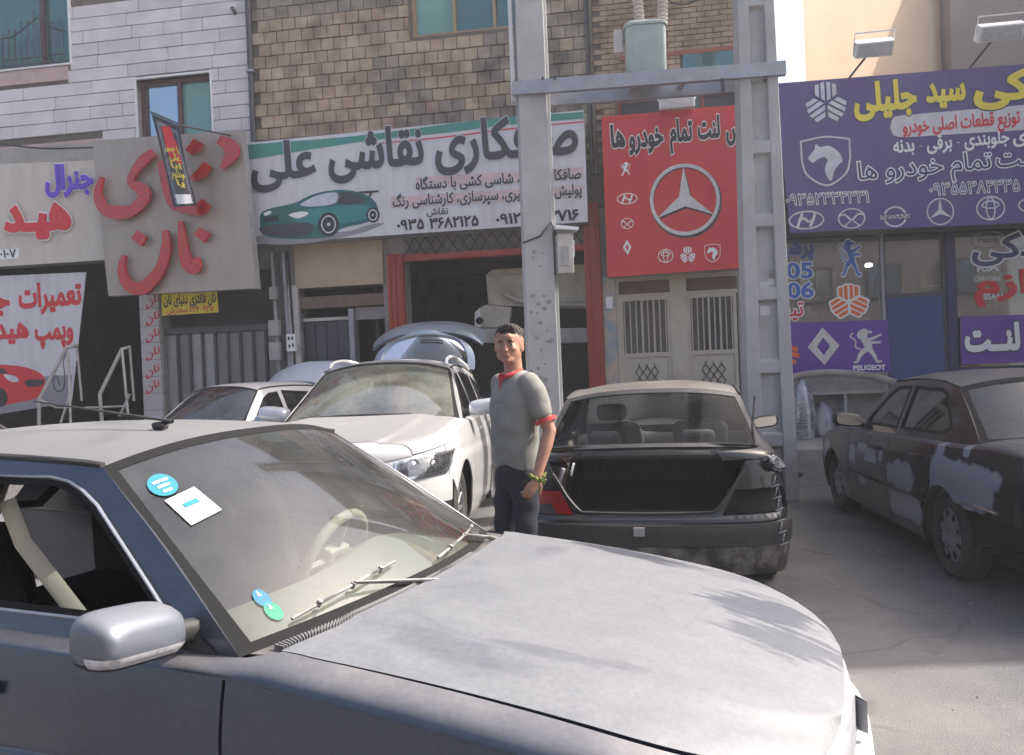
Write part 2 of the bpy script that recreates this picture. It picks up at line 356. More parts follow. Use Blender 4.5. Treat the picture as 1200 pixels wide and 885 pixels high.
# emblems in a unit square, y up
def e_star(): return ring(0, 0, 1, 1, .1) + [ccw(rot([(0, .93), (.16, .1), (0, -.06), (-.16, .1)], k)) for k in (0, 120, 240)]
def e_hyundai():
    return ring(0, 0, 1, .55, .09) + [stroke(sm([(-.5, -.38), (-.38, 0), (-.2, .4)]), .15), stroke(sm([(.5, .38), (.38, 0), (.2, -.4)]), .15), stroke(sm([(-.38, .0), (-.1, .1), (.1, -.1), (.38, 0)]), .13)]
def e_mazda(): return ring(0, 0, .95, .8, .1) + [stroke(sm([(-.85, .25), (-.45, .3), (-.15, -.02), (0, -.12), (.15, -.02), (.45, .3), (.85, .25)]), .13), stroke([(-.55, -.62), (-.1, -.2)], .1), stroke([(.55, -.62), (.1, -.2)], .1)]
def e_toyota(): return ring(0, 0, 1, .8, .1) + ring(0, 0, .34, .75, .09) + [stroke(sm([(-.62, .2), (-.3, .42), (.3, .42), (.62, .2)]), .1), stroke([(-.6, .15), (-.25, 0), (.25, 0), (.6, .15)], .09)]
def e_nissan(): return [stroke(circ(0, 0, .75, .75, 20, 20, 160), .14), stroke(circ(0, 0, .75, .75, 20, 200, 340), .14), [(-1, -.17), (1, -.17), (1, .17), (-1, .17)]]
def e_renault(): return [ccw([(0, 1), (.62, 0), (0, -1), (-.62, 0)]), ccw([(0, .48), (.26, 0), (0, -.48), (-.26, 0)])[::-1]]
def e_saipa():
    out = []
    for k in (0, 120, 240):
        for s in (-1, 1):
            out.append(ccw(rot([(s * .06, .95), (s * .3, .95), (s * .3, .36), (s * .06, .2)] if 0 else [(s * .05, 1.0), (s * .24, .95), (s * .24, .22), (s * .05, .1)], k)))
            out.append(ccw(rot([(s * .32, .9), (s * .52, .86), (s * .52, .40), (s * .32, .26)], k)))
    return out
def e_horse(shield=True):
    h = sm([(-.62, .0), (-.66, .12), (-.42, .42), (-.36, .62), (-.2, .5), (.15, .52), (.5, .25), (.62, -.1), (.5, -.2), (.3, -.45), (.15, -.85), (-.02, -.6), (-.05, -.3), (.06, -.02), (-.1, .1), (-.38, -.02), (-.5, -.1)], 4, True)
    o = [ccw(h)]
    if shield:
        a = sm([(-.95, .78), (0, .92), (.95, .78)], 6) + sm([(.95, .0), (.75, -.6), (0, -1.05), (-.75, -.6), (-.95, 0)], 5); b = [(x * .93, y * .93) for x, y in a]
        o += [ccw(a), ccw(b)[::-1]]
    return o
def e_lion():
    S = [stroke(sm([(.2, .55), (.0, .2), (-.15, -.15)]), [.35, .42, .34]), stroke(sm([(-.1, .35), (-.45, .48), (-.8, .62)]), [.2, .15, .1]), stroke(sm([(.05, .12), (-.4, .2), (-.75, .18)]), [.2, .14, .1]),
         stroke(sm([(-.1, -.1), (-.35, -.5), (-.5, -.85), (-.75, -.88)]), [.3, .2, .14, .12]), stroke(sm([(-.05, -.1), (.35, -.4), (.55, -.8), (.75, -.85)]), [.32, .24, .14, .12]),
         ccw(sm([(.05, .5), (-.1, .75), (.0, .98), (.3, .95), (.5, .72), (.42, .45)], 4, True)), stroke(sm([(.25, -.2), (.6, .0), (.6, .35), (.85, .6), (.7, .8)]), .08), stroke([(-.05, .8), (-.3, .78)], .14)]
    return S
def e_lion_tall():
    return [[(-x, y) for x, y in p][::-1] for p in e_lion()]
def emblem(name, E, pl, cx, cy, rx, ry, mat, parent, off=.006, slope=-.06, vskew=.05, shape_=None, depth=0.):
    def fn(x, y): return pl.at(cx + x * rx - y * ry * vskew, cy + x * rx * slope - y * ry, off)
    return flat(name, E, fn, mat, parent, 'wind', depth, pl.n)
def poly_px(name, pts, pl, mat, parent, off=.005, depth=0.):
    return flat(name, [ccw(list(pts))], lambda x, y: pl.at(x, y, off), mat, parent, 'wind', depth, pl.n)
def board(root_label, cat, name, px4, pl, thick, face, frame, parent=None, group=None):
    """a sign panel: px4 = tl, tr, br, bl pixel corners on plane pl"""
    c = [pl.at(*p) for p in px4]; base = (c[2] + c[3]) / 2 - pl.n * thick
    r = empty(name, root_label, cat, (0, 0, 0), group=group)
    b = [p - pl.n * thick for p in c]
    Mb().hexa([p - pl.n * .012 for p in c], b).build('casing', frame, r)
    Mb().hexa(c, [p - pl.n * .010 for p in c]).build('face_panel', face, r)
    return r
# ------------------------------------------------------------------ materials of the place
def MR(name, cols, rough=.85, bump=.35, bscale=40, mott=.25):
    """every piece draws its own tone from cols"""
    m = bpy.data.materials.new(name); n, l, b = nodes(m)
    oi = n.new('ShaderNodeObjectInfo'); cr = n.new('ShaderNodeValToRGB'); cr.color_ramp.interpolation = 'LINEAR'
    while len(cr.color_ramp.elements) < len(cols): cr.color_ramp.elements.new(.5)
    for i, c in enumerate(cols): cr.color_ramp.elements[i].position = i / (len(cols) - 1); cr.color_ramp.elements[i].color = (*c, 1)
    l.new(oi.outputs['Random'], cr.inputs[0])
    tc = n.new('ShaderNodeTexCoord'); nz = n.new('ShaderNodeTexNoise'); nz.inputs['Scale'].default_value = 3; nz.inputs['Detail'].default_value = 8
    geo = n.new('ShaderNodeNewGeometry'); l.new(geo.outputs['Position'], nz.inputs[0])
    hs = n.new('ShaderNodeMapRange'); hs.inputs[1].default_value = .3; hs.inputs[2].default_value = .7; hs.inputs[3].default_value = 1 - mott; hs.inputs[4].default_value = 1 + mott
    l.new(nz.outputs[0], hs.inputs[0]); vm = n.new('ShaderNodeVectorMath'); vm.operation = 'SCALE'; l.new(cr.outputs[0], vm.inputs[0]); l.new(hs.outputs[0], vm.inputs['Scale'])
    l.new(vm.outputs[0], b.inputs['Base Color']); b.inputs['Roughness'].default_value = rough
    nb = n.new('ShaderNodeTexNoise'); nb.inputs['Scale'].default_value = bscale; nb.inputs['Detail'].default_value = 4; l.new(geo.outputs['Position'], nb.inputs[0])
    bp = n.new('ShaderNodeBump'); bp.inputs['Strength'].default_value = bump; bp.inputs['Distance'].default_value = .01; l.new(nb.outputs[0], bp.inputs['Height']); l.new(bp.outputs[0], b.inputs['Normal'])
    return m
m_asph = M('asphalt', (.10, .10, .105), .9, c2=(.185, .177, .168), scale=.9, bump=.5, bscale=130, thr=(.35, .68), det=12)
def asphalt_wear(m):
    n, l = m.node_tree.nodes, m.node_tree.links; b = n['Principled BSDF']; src = b.inputs['Base Color'].links[0].from_socket; geo = n.new('ShaderNodeNewGeometry')
    def mixin(src, fac, col):
        mx = n.new('ShaderNodeMix'); mx.data_type = 'RGBA'; l.new(fac, mx.inputs[0]); l.new(src, mx.inputs[6]); mx.inputs[7].default_value = (*col, 1); return mx.outputs[2]
    def rng(s_, a, c, x=0., y=1.):
        r = n.new('ShaderNodeMapRange'); r.inputs[1].default_value = a; r.inputs[2].default_value = c; r.inputs[3].default_value = x; r.inputs[4].default_value = y; l.new(s_, r.inputs[0]); return r.outputs[0]
    v = n.new('ShaderNodeTexNoise'); v.inputs['Scale'].default_value = 1.7; v.inputs['Detail'].default_value = 3; v.inputs['Distortion'].default_value = 1.2; l.new(geo.outputs['Position'], v.inputs[0]); src = mixin(src, rng(v.outputs[0], .63, .72, 0, .65), (.055, .052, .05))
    w = n.new('ShaderNodeTexVoronoi'); w.feature = 'DISTANCE_TO_EDGE'; w.inputs['Scale'].default_value = .55; nz = n.new('ShaderNodeTexNoise'); nz.inputs['Scale'].default_value = 2.5; nz.inputs['Detail'].default_value = 6
    l.new(geo.outputs['Position'], nz.inputs[0]); vm = n.new('ShaderNodeVectorMath'); vm.operation = 'MULTIPLY_ADD'; vm.inputs[1].default_value = (.5, .5, 0); l.new(nz.outputs['Color'], vm.inputs[0]); l.new(geo.outputs['Position'], vm.inputs[2]); l.new(vm.outputs[0], w.inputs[0])
    src = mixin(src, rng(w.outputs['Distance'], .002, .006, .35, 0), (.05, .048, .045))
    p = n.new('ShaderNodeTexVoronoi'); p.inputs['Scale'].default_value = 26; l.new(geo.outputs['Position'], p.inputs[0]); src = mixin(src, rng(p.outputs['Distance'], .07, .11, .8, 0), (.30, .29, .27))
    g = n.new('ShaderNodeTexNoise'); g.inputs['Scale'].default_value = 180; g.inputs['Detail'].default_value = 2; l.new(geo.outputs['Position'], g.inputs[0]); src = mixin(src, rng(g.outputs[0], .58, .68, 0, .5), (.27, .26, .245)); l.new(src, b.inputs['Base Color'])
asphalt_wear(m_asph)
m_conc = M('concrete', (.30, .295, .28), .9, c2=(.42, .41, .39), scale=3, bump=.4, bscale=45, det=10)
m_concd = M('stained_concrete', (.20, .19, .18), .9, c2=(.36, .34, .32), scale=5, bump=.5, bscale=30, det=10)
m_pole = M('pole_concrete', (.33, .33, .325), .85, c2=(.47, .47, .46), scale=2.2, bump=.35, bscale=50, det=12)
m_poster = M('posters', (.30, .36, .38), .8, c2=(.5, .42, .32), scale=6, det=8, thr=(.45, .55))
m_mortar = M('mortar', (.15, .13, .11), .95, var=.25, scale=8, bump=.6, bscale=60)
m_brick = MR('clay_block', [(.34, .275, .20), (.38, .305, .22), (.33, .265, .185), (.40, .33, .245), (.36, .285, .205), (.345, .235, .18), (.37, .30, .22), (.30, .245, .185)], mott=.42, bump=.8, bscale=55)
m_brick2 = MR('weathered_block', [(.22, .19, .155), (.26, .22, .175), (.20, .175, .15), (.34, .285, .215), (.24, .20, .16)], mott=.5, bump=.9, bscale=55)
m_stone = MR('marble_slab', [(.62, .585, .57), (.66, .62, .60), (.63, .595, .58), (.70, .66, .635), (.56, .535, .53), (.67, .62, .595)], .45, .1, 20, .1)
m_pink = M('pink_plaster', (.52, .39, .36), .9, var=.12, scale=5, bump=.2)
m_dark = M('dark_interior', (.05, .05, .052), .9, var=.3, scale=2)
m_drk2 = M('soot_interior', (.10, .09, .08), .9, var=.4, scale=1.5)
m_wframe = M('brown_frame', (.10, .055, .05), .45, var=.15)
m_steel = M('grey_steel', (.30, .31, .33), .5, .3, var=.15, scale=6)
m_steeld = M('dark_steel', (.07, .072, .08), .5, .3, var=.2, scale=6)
m_black = M('black_rubber', (.022, .022, .023), .75, var=.2, scale=8)
m_red = M('red_paint', (.40, .035, .03), .5, c2=(.28, .05, .04), scale=5, bump=.15, det=10)
m_cream = M('cream_metal', (.50, .46, .38), .55, c2=(.38, .33, .26), scale=4, thr=(.5, .75), det=11)
m_beige = M('beige_panel', (.50, .40, .28), .8, c2=(.38, .29, .2), scale=2, det=9)
m_white = M('white_paint', (.75, .75, .74), .5, var=.06, scale=3)
m_whited = M('dusty_white', (.55, .53, .49), .6, c2=(.33, .31, .28), scale=4, det=10)
m_green = emis('x', (0, 0, 0), 0) if 0 else M('green_glass', (.16, .36, .31), .06, 0, var=.08, scale=2, spec=.8)
m_skyglass = M('mirror_glass', (.40, .50, .58), .04, .85, var=.04, scale=2)
m_teal = M('teal_glass', (.06, .17, .17), .05, .3, var=.1, scale=2, spec=.9)
m_tank = M('tank_paint', (.36, .42, .40), .45, var=.08, scale=5)
m_porc = M('porcelain', (.55, .50, .47), .25, var=.1)
m_galv = M('galvanised', (.33, .34, .37), .5, .45, var=.15, scale=5)
m_purple = M('purple_vinyl', (.085, .055, .22), .35, c2=(.10, .085, .20), scale=2, stretch=(2, 2, .4), thr=(.4, .8))
m_purple2 = M('bright_purple', (.12, .045, .32), .35, var=.06)
m_redv = M('red_vinyl', (.58, .035, .045), .35, c2=(.46, .04, .045), scale=2.5, stretch=(2, 2, .4), thr=(.45, .8))
m_greyv = M('taupe_panel', (.36, .32, .28), .4, .2, c2=(.29, .26, .225), scale=2.5, stretch=(2, 2, .4), thr=(.45, .8))
m_whitev = M('white_vinyl', (.62, .62, .64), .45, c2=(.50, .49, .48), scale=3, stretch=(3, 3, .35), thr=(.45, .8))
m_creamv = M('cream_vinyl', (.58, .53, .46), .5, c2=(.47, .42, .36), scale=2.5, stretch=(2, 2, .4), thr=(.45, .8))
i_white = M('ink_white', (.8, .8, .8), .4, var=.02); i_black = M('ink_black', (.02, .02, .025), .4, var=.1)
i_dark = M('ink_charcoal', (.045, .045, .055), .4, var=.1); i_red = M('ink_red', (.62, .02, .03), .4, var=.05)
i_yel = M('ink_yellow', (.80, .66, .05), .4, var=.08); i_blue = M('ink_blue', (.04, .13, .48), .4, var=.05)
i_viol = M('ink_violet', (.13, .05, .55), .4, var=.05); i_orange = M('ink_orange', (.75, .16, .03), .4, var=.05)
i_silver = M('ink_silver', (.55, .56, .58), .3, .3, var=.15, scale=9); i_teal = M('ink_teal', (.015, .12, .125), .4, var=.1)
i_grey = M('ink_grey', (.25, .25, .27), .4, var=.1); i_gem = M('red_acrylic', (.42, .008, .010), .15, var=.3, scale=25, coat=.6)
i_dblue = M('ink_navy', (.03, .05, .14), .5, var=.15)
g_shop = glass('shop_glass', (.62, .68, .68), .05, (.3, .32, .33), 1., 1.5, .02, .10)
g_dark = glass('window_glass', (.5, .55, .56), .1)
# ------------------------------------------------------------------ ground
def gz(x, y):
    t = min(1, max(0, (y - 8.2) / 1.6)); return .14 * t * t * (3 - 2 * t) * min(1, max(0, (2.1 - x) / .8)) if x < 2.1 else 0.
xs = [-400, -60, -20] + [-12 + .5 * i for i in range(49)] + [20, 60, 400]; ys = [-400, -60, -20, -5] + [.4 * i for i in range(40)] + [20, 60, 400]
gv = [(x, y, gz(x, y)) for y in ys for x in xs]; nx = len(xs)
gf = [(j * nx + i, j * nx + i + 1, (j + 1) * nx + i + 1, (j + 1) * nx + i) for j in range(len(ys) - 1) for i in range(nx - 1)]
tag(link('ground', mesh(gv, gf, True), m_asph), kind='structure')
def rect_u(xl, xr, yt, yb, off=0.):
    ym, xm = (yt + yb) / 2, (xl + xr) / 2
    return fz(xl, ym, off)[0], fz(xr, ym, off)[0], fz(xm, yb, off)[1], fz(xm, yt, off)[1]
def R4(a, b, c, d): return [(a, c), (b, c), (b, d), (a, d)]
def room(parent, u0, u1, z0, z1, d, mat, name='interior_wall', y0=.0):
    b = Mb(); v = [(u0, y0, z0), (u1, y0, z0), (u1, y0, z1), (u0, y0, z1), (u0, d, z0), (u1, d, z0), (u1, d, z1), (u0, d, z1)]
    me = mesh(v, [(4, 5, 6, 7), (0, 4, 7, 3), (1, 2, 6, 5), (3, 7, 6, 2), (0, 1, 5, 4)]); o = link(name, me, mat, parent)
    s = o.modifiers.new('solid', 'SOLIDIFY'); s.thickness = .05; s.offset = 1
    return o
def window(parent, r, fr, panes, depth=.12, fw=.07, sill=None, split=(.5,)):
    u0, u1, z0, z1 = r; w = Mb()
    w.box(u0, u0 + fw, depth - .05, depth + .01, z0, z1).box(u1 - fw, u1, depth - .05, depth + .01, z0, z1).box(u0 + fw, u1 - fw, depth - .05, depth + .01, z1 - fw, z1).box(u0 + fw, u1 - fw, depth - .05, depth + .01, z0, z0 + fw)
    for s in split: c = u0 + (u1 - u0) * s; w.box(c - fw * .5, c + fw * .5, depth - .052, depth + .012, z0 + fw, z1 - fw)
    f = w.build('window', fr, parent)
    ed = [u0 + fw] + [u0 + (u1 - u0) * s for s in split] + [u1 - fw]
    for i in range(len(ed) - 1):
        pm = panes[i % len(panes)]
        Mb().box(ed[i] + (fw * .5 if i else 0), ed[i + 1] - (fw * .5 if i < len(ed) - 2 else 0), depth + .014, depth + .03, z0 + fw, z1 - fw).build('pane', pm, f)
    return f
UNIT = {}
def block(name, parent, mat, u0, u1, z0, z1, y, d, key):
    if key not in UNIT:
        me = Mb().box(-.5, .5, -.5, .5, -.5, .5); mm = fix(mesh(me.v, me.f)); bm = bmesh.new(); bm.from_mesh(mm)
        bmesh.ops.bevel(bm, geom=[e for e in bm.edges], offset=.03, segments=1, affect='EDGES'); bm.to_mesh(mm); bm.free(); mm.materials.append(mat); UNIT[key] = mm
    o = bpy.data.objects.new(name, UNIT[key]); COL.objects.link(o); o.parent = parent
    o.location = ((u0 + u1) / 2, y, (z0 + z1) / 2); o.scale = (u1 - u0, d, z1 - z0)
    return o
def wall_holes(name, parent, outer, holes, mat, thick=.25, y=0.):
    return patch(name, [outer] + holes, lambda u, z: (u, y, z), 4, mat, parent, thick, 6, False, out=(0, -1, 0))
def clip(a, b, holes, z0, z1):
    segs = [(a, b)]
    for (h0, h1, k0, k1) in holes:
        if z1 <= k0 + .03 or z0 >= k1 - .03: continue
        ns = []
        for s, e in segs:
            if e <= h0 or s >= h1: ns.append((s, e)); continue
            if s < h0: ns.append((s, h0))
            if e > h1: ns.append((h1, e))
        segs = ns
    return [(s, e) for s, e in segs if e - s > .03]
# ------------------------------------------------------------------ stone building, left
UB = fz(293, 60)[0]
sb = empty('stone_building', 'pale stone-clad building with brown-framed green windows, behind the bakery sign', 'building', FO, -FA)
U0 = fz(-130, 200)[0]
w1 = rect_u(0, 81, -60, 79); w1 = (w1[0] - .35, w1[1], w1[2], w1[3]); w2 = rect_u(163, 249, 90, 184)
shop1 = (U0, fz(168, 380)[0], .55, fz(80, 318)[1] + .25); shut = (fz(191, 400)[0], fz(325, 400)[0], .35, fz(250, 340)[1] + .3)
UBL = fz(325, 400)[0]; ZS = 4.05
wall_holes('wall', sb, R4(U0, UB, ZS, 9.4), [R4(*w1)[::-1], R4(*w2)[::-1]], m_mortar)
wall_holes('lower_wall', sb, R4(U0, UBL, 0, ZS - .003), [R4(*shop1)[::-1], R4(*shut)[::-1]], m_concd)
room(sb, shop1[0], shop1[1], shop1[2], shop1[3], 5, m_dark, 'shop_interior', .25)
Mb().box(U0, UB, .02, 8, 9.4, 9.6).build('roof', m_conc, sb)
Mb().box(U0 - .01, U0 + .2, .26, 8, 0, 9.38).build('side_wall', m_conc, sb)
rowh = .205; z = ZS + .02; ri = 0
pink = [(fz(-20, 120)[0], fz(82, 100)[0], fz(40, 98)[1], fz(40, 82)[1]), (U0, fz(122, 165)[0], fz(60, 190)[1], fz(60, 168)[1])]
while z < 7.6:
    u = U0 - random.random() * .8
    while u < UB:
        L = random.uniform(.55, 1.25)
        for a, b in clip(max(u, U0), min(u + L - .008, UB - .005), [w1, w2] + pink, z, z + rowh): block('stone_slab', sb, m_stone, a, b, z, z + rowh - .014, -.012 + random.uniform(-.003, .003), .045, 'slab')
        u += L
    z += rowh
for p in pink: Mb().box(p[0], p[1], -.03, 0, p[2], p[3]).build('plaster_band', m_pink, sb)
window(sb, w2, m_wframe, [m_skyglass, m_green], split=(.53,)); wv = window(sb, w1, m_wframe, [m_teal, m_teal], split=(.66,))
for w in (w1, w2):
    Mb().box(w[0] - .03, w[1] + .03, -.05, .1, w[2] - .03, w[2]).build('sill', m_white, sb)
    k = Mb()
    k.box(w[0] - .035, w[0], -.045, .1, w[2], w[3]).box(w[1], w[1] + .035, -.045, .1, w[2], w[3]).box(w[0] - .035, w[1] + .035, -.045, .1, w[3], w[3] + .035).build('reveal', m_white, sb)
# balcony grille in front of the upper window: bars are single pieces
gr = Mb(); zz = w1[2] + .04
gr.tube([(w1[0] + .05, -.06, zz), (w1[1] - .04, -.06, zz)], .012).tube([(w1[0] + .05, -.06, zz + .1), (w1[1] - .04, -.06, zz + .1)], .01)
mid = w1[0] + (w1[1] - w1[0]) * .66
def arc_top(u): return zz + .46 + .28 * (1 - min(1, abs(u - mid) / .5)) ** 1.2
gr.tube([(u_, -.06, arc_top(u_)) for u_ in np.linspace(w1[0] + .05, w1[1] - .04, 30)], .012); gro = gr.build('grille', m_steeld, sb)
n_ = 0
for u_ in np.arange(w1[0] + .08, w1[1] - .05, .115):
    t = arc_top(u_) + (.05 if n_ % 2 else .12); n_ += 1
    Mb().tube([(u_, -.06, zz), (u_, -.06, t)], .009, 6).tube([(u_, -.06, t), (u_, -.06, t + .05)], [.018, .002], 6).build('bar', m_steeld, gro)
# drainpipe on the seam of the two buildings
dp = empty('drain_pipe', 'dark vertical drainpipe between the stone building and the brick building', 'drainpipe')
Mb().tube([fp(UB + .03, 4.4, .07), fp(UB + .03, 9.3, .07)], .045, 10).build('pipe', m_steeld, dp, 40)
for z in (5.2, 6.4, 7.6): Mb().box(-.06, .06, -.06, .06, -.02, .02, Matrix.Translation(fp(UB + .03, z, .07))).build('bracket', m_galv, dp)
cm = empty('security_camera', 'small white camera high on the stone wall by the drainpipe', 'camera')
Mb().box(-.04, .04, -.03, .03, -.03, .03, Matrix.Translation(fp(*fz(275, 10), .05))).build('mount', m_white, cm)
Mb().tube([fp(*fz(275, 12), .08), fp(*fz(283, 22), .2)], .03, 10).build('camera_body', m_steeld, cm)
# bakery shutters
sh = shut; Mb().box(sh[0], sh[1], .25, .3, sh[2], sh[3]).build('shutter_back', m_dark, sb)
nb_ = 9; sw = (sh[1] - sh[0]) / nb_
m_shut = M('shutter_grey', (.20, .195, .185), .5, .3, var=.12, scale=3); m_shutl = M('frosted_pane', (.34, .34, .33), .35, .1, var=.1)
for i in range(nb_):
    a = sh[0] + i * sw; paler = i in (0, 1, 2, 3)  # panels that take the paler material
    Mb().box(a + .01, a + sw - .03, .10, .14, sh[2], 2.35).build('shutter_panel', m_shutl if paler and i != 1 else m_shut, sb)
    Mb().box(a + sw - .03, a + sw + .01, .06, .15, sh[2], 2.4).build('shutter_post', m_steeld, sb)
Mb().box(sh[0], sh[1], .05, .2, 2.36, 2.46).build('shutter_rail', m_steeld, sb)
# tiled column with red script
m_tile = M('white_tile', (.55, .52, .50), .35, c2=(.45, .42, .41), scale=12)
tcx = rect_u(168, 190, 340, 470); tz = 3.3
tc_ = empty('tiled_column', 'narrow white tiled pillar with red script, beside the bakery shutters', 'pillar', FO, -FA)
for i in range(11): Mb().box(tcx[0], tcx[1], -.06, .1, .35 + i * .27, .35 + i * .27 + .262).build('tile', m_tile, tc_)
Mb().box(tcx[0] + .01, tcx[1] - .01, -.045, .2, .3, tz + .05).build('pillar_core', m_mortar, tc_)
for i, yy in enumerate((352, 372, 392, 413, 434, 452)):
    text('نان', FAC, 171, 187, yy + 8, 13, i_red, tc_, .02, .066 + .002, -.5)
# steps and railings
st = empty('entrance_steps', 'reddish brown steps up to the dark shop at the left', 'steps', FO, -FA)
ma = M('brown_step', (.16, .10, .085), .8, c2=(.26, .22, .2), scale=3, det=9)
su0, su1 = U0, fz(185, 470)[0]
for i in range(3): Mb().box(su0, su1, -1.2 + i * .38, -.01 if i < 2 else .02, .0 + i * .185, .185 * (i + 1)).build('step', ma, st, bevel=.01)
rp = FAC.shift(1.0)
def railing(lbl, segs, scroll=None):
    r = empty('stair_railing', lbl, 'railing', group='railings of the entrance steps')
    for i, (pts, w) in enumerate(segs): Mb().tube([rp.at(*q[:2], off=q[2] if len(q) > 2 else 0) for q in pts], w, 8).build('post' if i else 'handrail', m_whited, r, 50)
    if scroll: Mb().tube([rp.at(*q) for q in sm(scroll, 5)], .008, 6).build('scroll', m_steeld, r, 60)
    return r
railing('white tube railing with a black scroll, in front of the hydraulics banner', [([(46, 500), (46, 468), (78, 408), (90, 405, -.5)], .028), ([(80, 412), (83, 500)], .02), ([(90, 405, -.5), (96, 470, -.5)], .02), ([(70, 500), (82, 462)], .02), ([(46, 468), (66, 478), (85, 478, -.2)], .015)], [(70, 452), (66, 440), (62, 448), (66, 458), (74, 456), (76, 440), (74, 425), (78, 415)])
railing('plain white tube railing at the right end of the steps', [([(120, 500), (117, 462), (143, 409), (152, 407, -.5)], .028), ([(143, 410), (150, 485)], .02), ([(152, 407, -.5), (157, 470, -.5)], .02), ([(140, 488), (152, 462)], .02), ([(100, 478), (150, 476)], .015)])
# ------------------------------------------------------------------ brick building, middle
bb = empty('brick_building', 'hollow-block brick building over the body shop, mortar bare, green windows', 'building', FO, -FA)
UE = fz(884, 60)[0]; UP = fz(691, 60)[0]
bw1 = rect_u(481, 605, -70, 38); bw2 = rect_u(800, 868, 62, 83); bw3 = rect_u(724, 868, 108, 160)
door1 = rect_u(352, 452, 334, 470); door1 = (door1[0], door1[1], .14, door1[3])
gar = rect_u(478, 688, 293, 470); gar = (gar[0], gar[1], .14, gar[3]); ddo = rect_u(724, 866, 322, 470); ddo = (ddo[0], ddo[1], .14, ddo[3])
wall_holes('wall', bb, R4(UBL, UE, .0, 3.9), [R4(*door1)[::-1], R4(*gar)[::-1], R4(*ddo)[::-1]], m_concd)
wall_holes('upper_wall', bb, R4(UB + .001, UE, 3.903, 9.2), [R4(*h)[::-1] for h in (bw1, bw3)], m_mortar)
Mb().box(UE - .25, UE - .002, .26, 9, 0, 9.19).build('side_wall', m_mortar, bb)
Mb().box(UB, UE, .02, 9, 9.2, 9.4).build('roof', m_conc, bb)
bh, bl, z, i, cnt = .187, .205, 4.95, 0, 0
rows = []
while z < 7.75:
    u = UB + .06 + (.1 if i % 2 else 0)
    while u < UP - .1:
        for a, b in clip(u, min(u + bl - .012, UP - .06), [(bw1[0] - .05, bw1[1] + .05, bw1[2] - .05, 99)], z, z + bh): rows.append((a, b, z, i))
        u += bl * random.uniform(.985, 1.015)
    z += bh; i += 1
rows.sort(key=lambda r: (fp(r[0], r[2]) - C_O).length)
vis = [r for r in rows if r[2] < 7.05]; rest = [r for r in rows if r[2] >= 7.05]
vis, rest = vis[:298], vis[298:] + rest
ug = fz(500, 60)[0]
for a, b, z, i in vis:
    weath = (a > fz(432, 60)[0] and z < 6.1 + .5 * math.sin(a * 2)) or a > ug + .6
    weath = weath and random.random() < .8
    block('brick', bb, m_brick2 if weath else m_brick, a, b, z, z + bh - .016, -.006 + random.uniform(-.010, .010), .05, 'bw' if weath else 'bk')
s_ = Mb()
for a, b, z, i in rest: s_.box(a, b, -.03 + random.uniform(-.005, .005), .01, z, z + bh - .016)
tag(s_.build('brickwork', m_brick2, bb), kind='stuff')
s_ = Mb(); z = 4.55; i = 0                      # small dark bricks: right bay, and the courses over the sign
while z < 7.75:
    for lo, hi in ((UP + .06, UE - .005), (UB + .05, UP - .06) if z < 4.93 else (0, 0)):
        u = lo + (.11 if i % 2 else 0)
        while u < hi - .05:
            for a, b in clip(u, min(u + .20, hi), [(h[0] - .04, h[1] + .04, h[2] - .04, h[3] + .04) for h in (bw2, bw3)], z, z + .075): s_.box(a, b, -.025 + random.uniform(-.006, .006), .01, z, z + .066)
            u += .215
    z += .08; i += 1
tag(s_.build('small_brickwork', MR('small_brick', [(.33, .24, .17)] * 2, mott=.45), bb), kind='stuff')
Mb().box(UP - .06, UP - .01, -.06, .02, 4.4, 9.1).build('column_edge', m_steeld, bb); Mb().box(UP + .005, UP + .05, -.05, .02, 4.4, 9.1).build('column_edge', m_mortar, bb)
window(bb, bw1, M('wood_frame', (.36, .25, .15), .7), [m_green, m_teal, m_teal], .1, .05, split=(.4, .78))
for r in (bw3,): window(bb, r, M('rust_frame', (.25, .06, .05), .6), [m_steeld, m_teal, m_steeld], .1, .05, split=(.42, .7))
Mb().box(bw2[0], bw2[1], -.04, .0, bw2[2], bw2[3]).build('vent_panel', m_teal, bb); Mb().box(bw2[0] - .9, bw2[1], -.045, .0, bw2[3], bw2[3] + .06).build('lintel', M('rust_lintel', (.30, .09, .06), .7), bb)
# narrow entrance beside the body shop
Mb().box(door1[0] - .02, door1[1] + .02, -.04, .02, door1[3] - .02, fz(400, 280)[1] + .3).build('beige_panel', m_beige, bb)
room(bb, door1[0], door1[1], .14, door1[3], 2.5, m_dark, 'entry_interior', .25)
zt = fz(390, 372)[1]; dm = fz(408, 400)[0]
Mb().box(door1[0], door1[1], .02, .22, zt + .16, zt + .34).build('lintel', M('old_wood', (.16, .12, .09), .8, var=.3), bb)
Mb().box(door1[0] + .03, dm, .08, .16, zt - .04, zt + .01).build('door_rail', m_whited, bb)
for i in range(4):
    w_ = (dm - door1[0] - .05) / 4; Mb().box(door1[0] + .03 + i * w_, door1[0] + .03 + (i + 1) * w_ - .012, .12, .15, .16, zt - .05).build('door_panel', M('navy_panel', (.05, .055, .07), .4, .2, var=.15) if i == 0 else bpy.data.materials['navy_panel'], bb)
Mb().box(dm + .02, dm + .1, .0, .24, .15, zt + .12).build('door_post', m_steel, bb)
Mb().box(dm + .1, door1[1], .1, .16, zt - .05, zt + .14).build('shutter_box', M('shutter_box', (.28, .26, .25), .5), bb)
Mb().box(dm + .1, door1[1], .9, .95, .15, zt - .06).build('door_panel', M('brown_panel', (.10, .07, .05), .7, var=.3), bb)
mp_ = rect_u(326, 350, 300, 470)
Mb().box(mp_[1] - .12, mp_[1] + .04, -.08, .0, .14, fz(340, 335)[1]).build('plaster_edge', m_whited, bb)
pg = empty('conduit_pipes', 'cluster of pipes and cables running down the wall left of the narrow entrance', 'pipes')
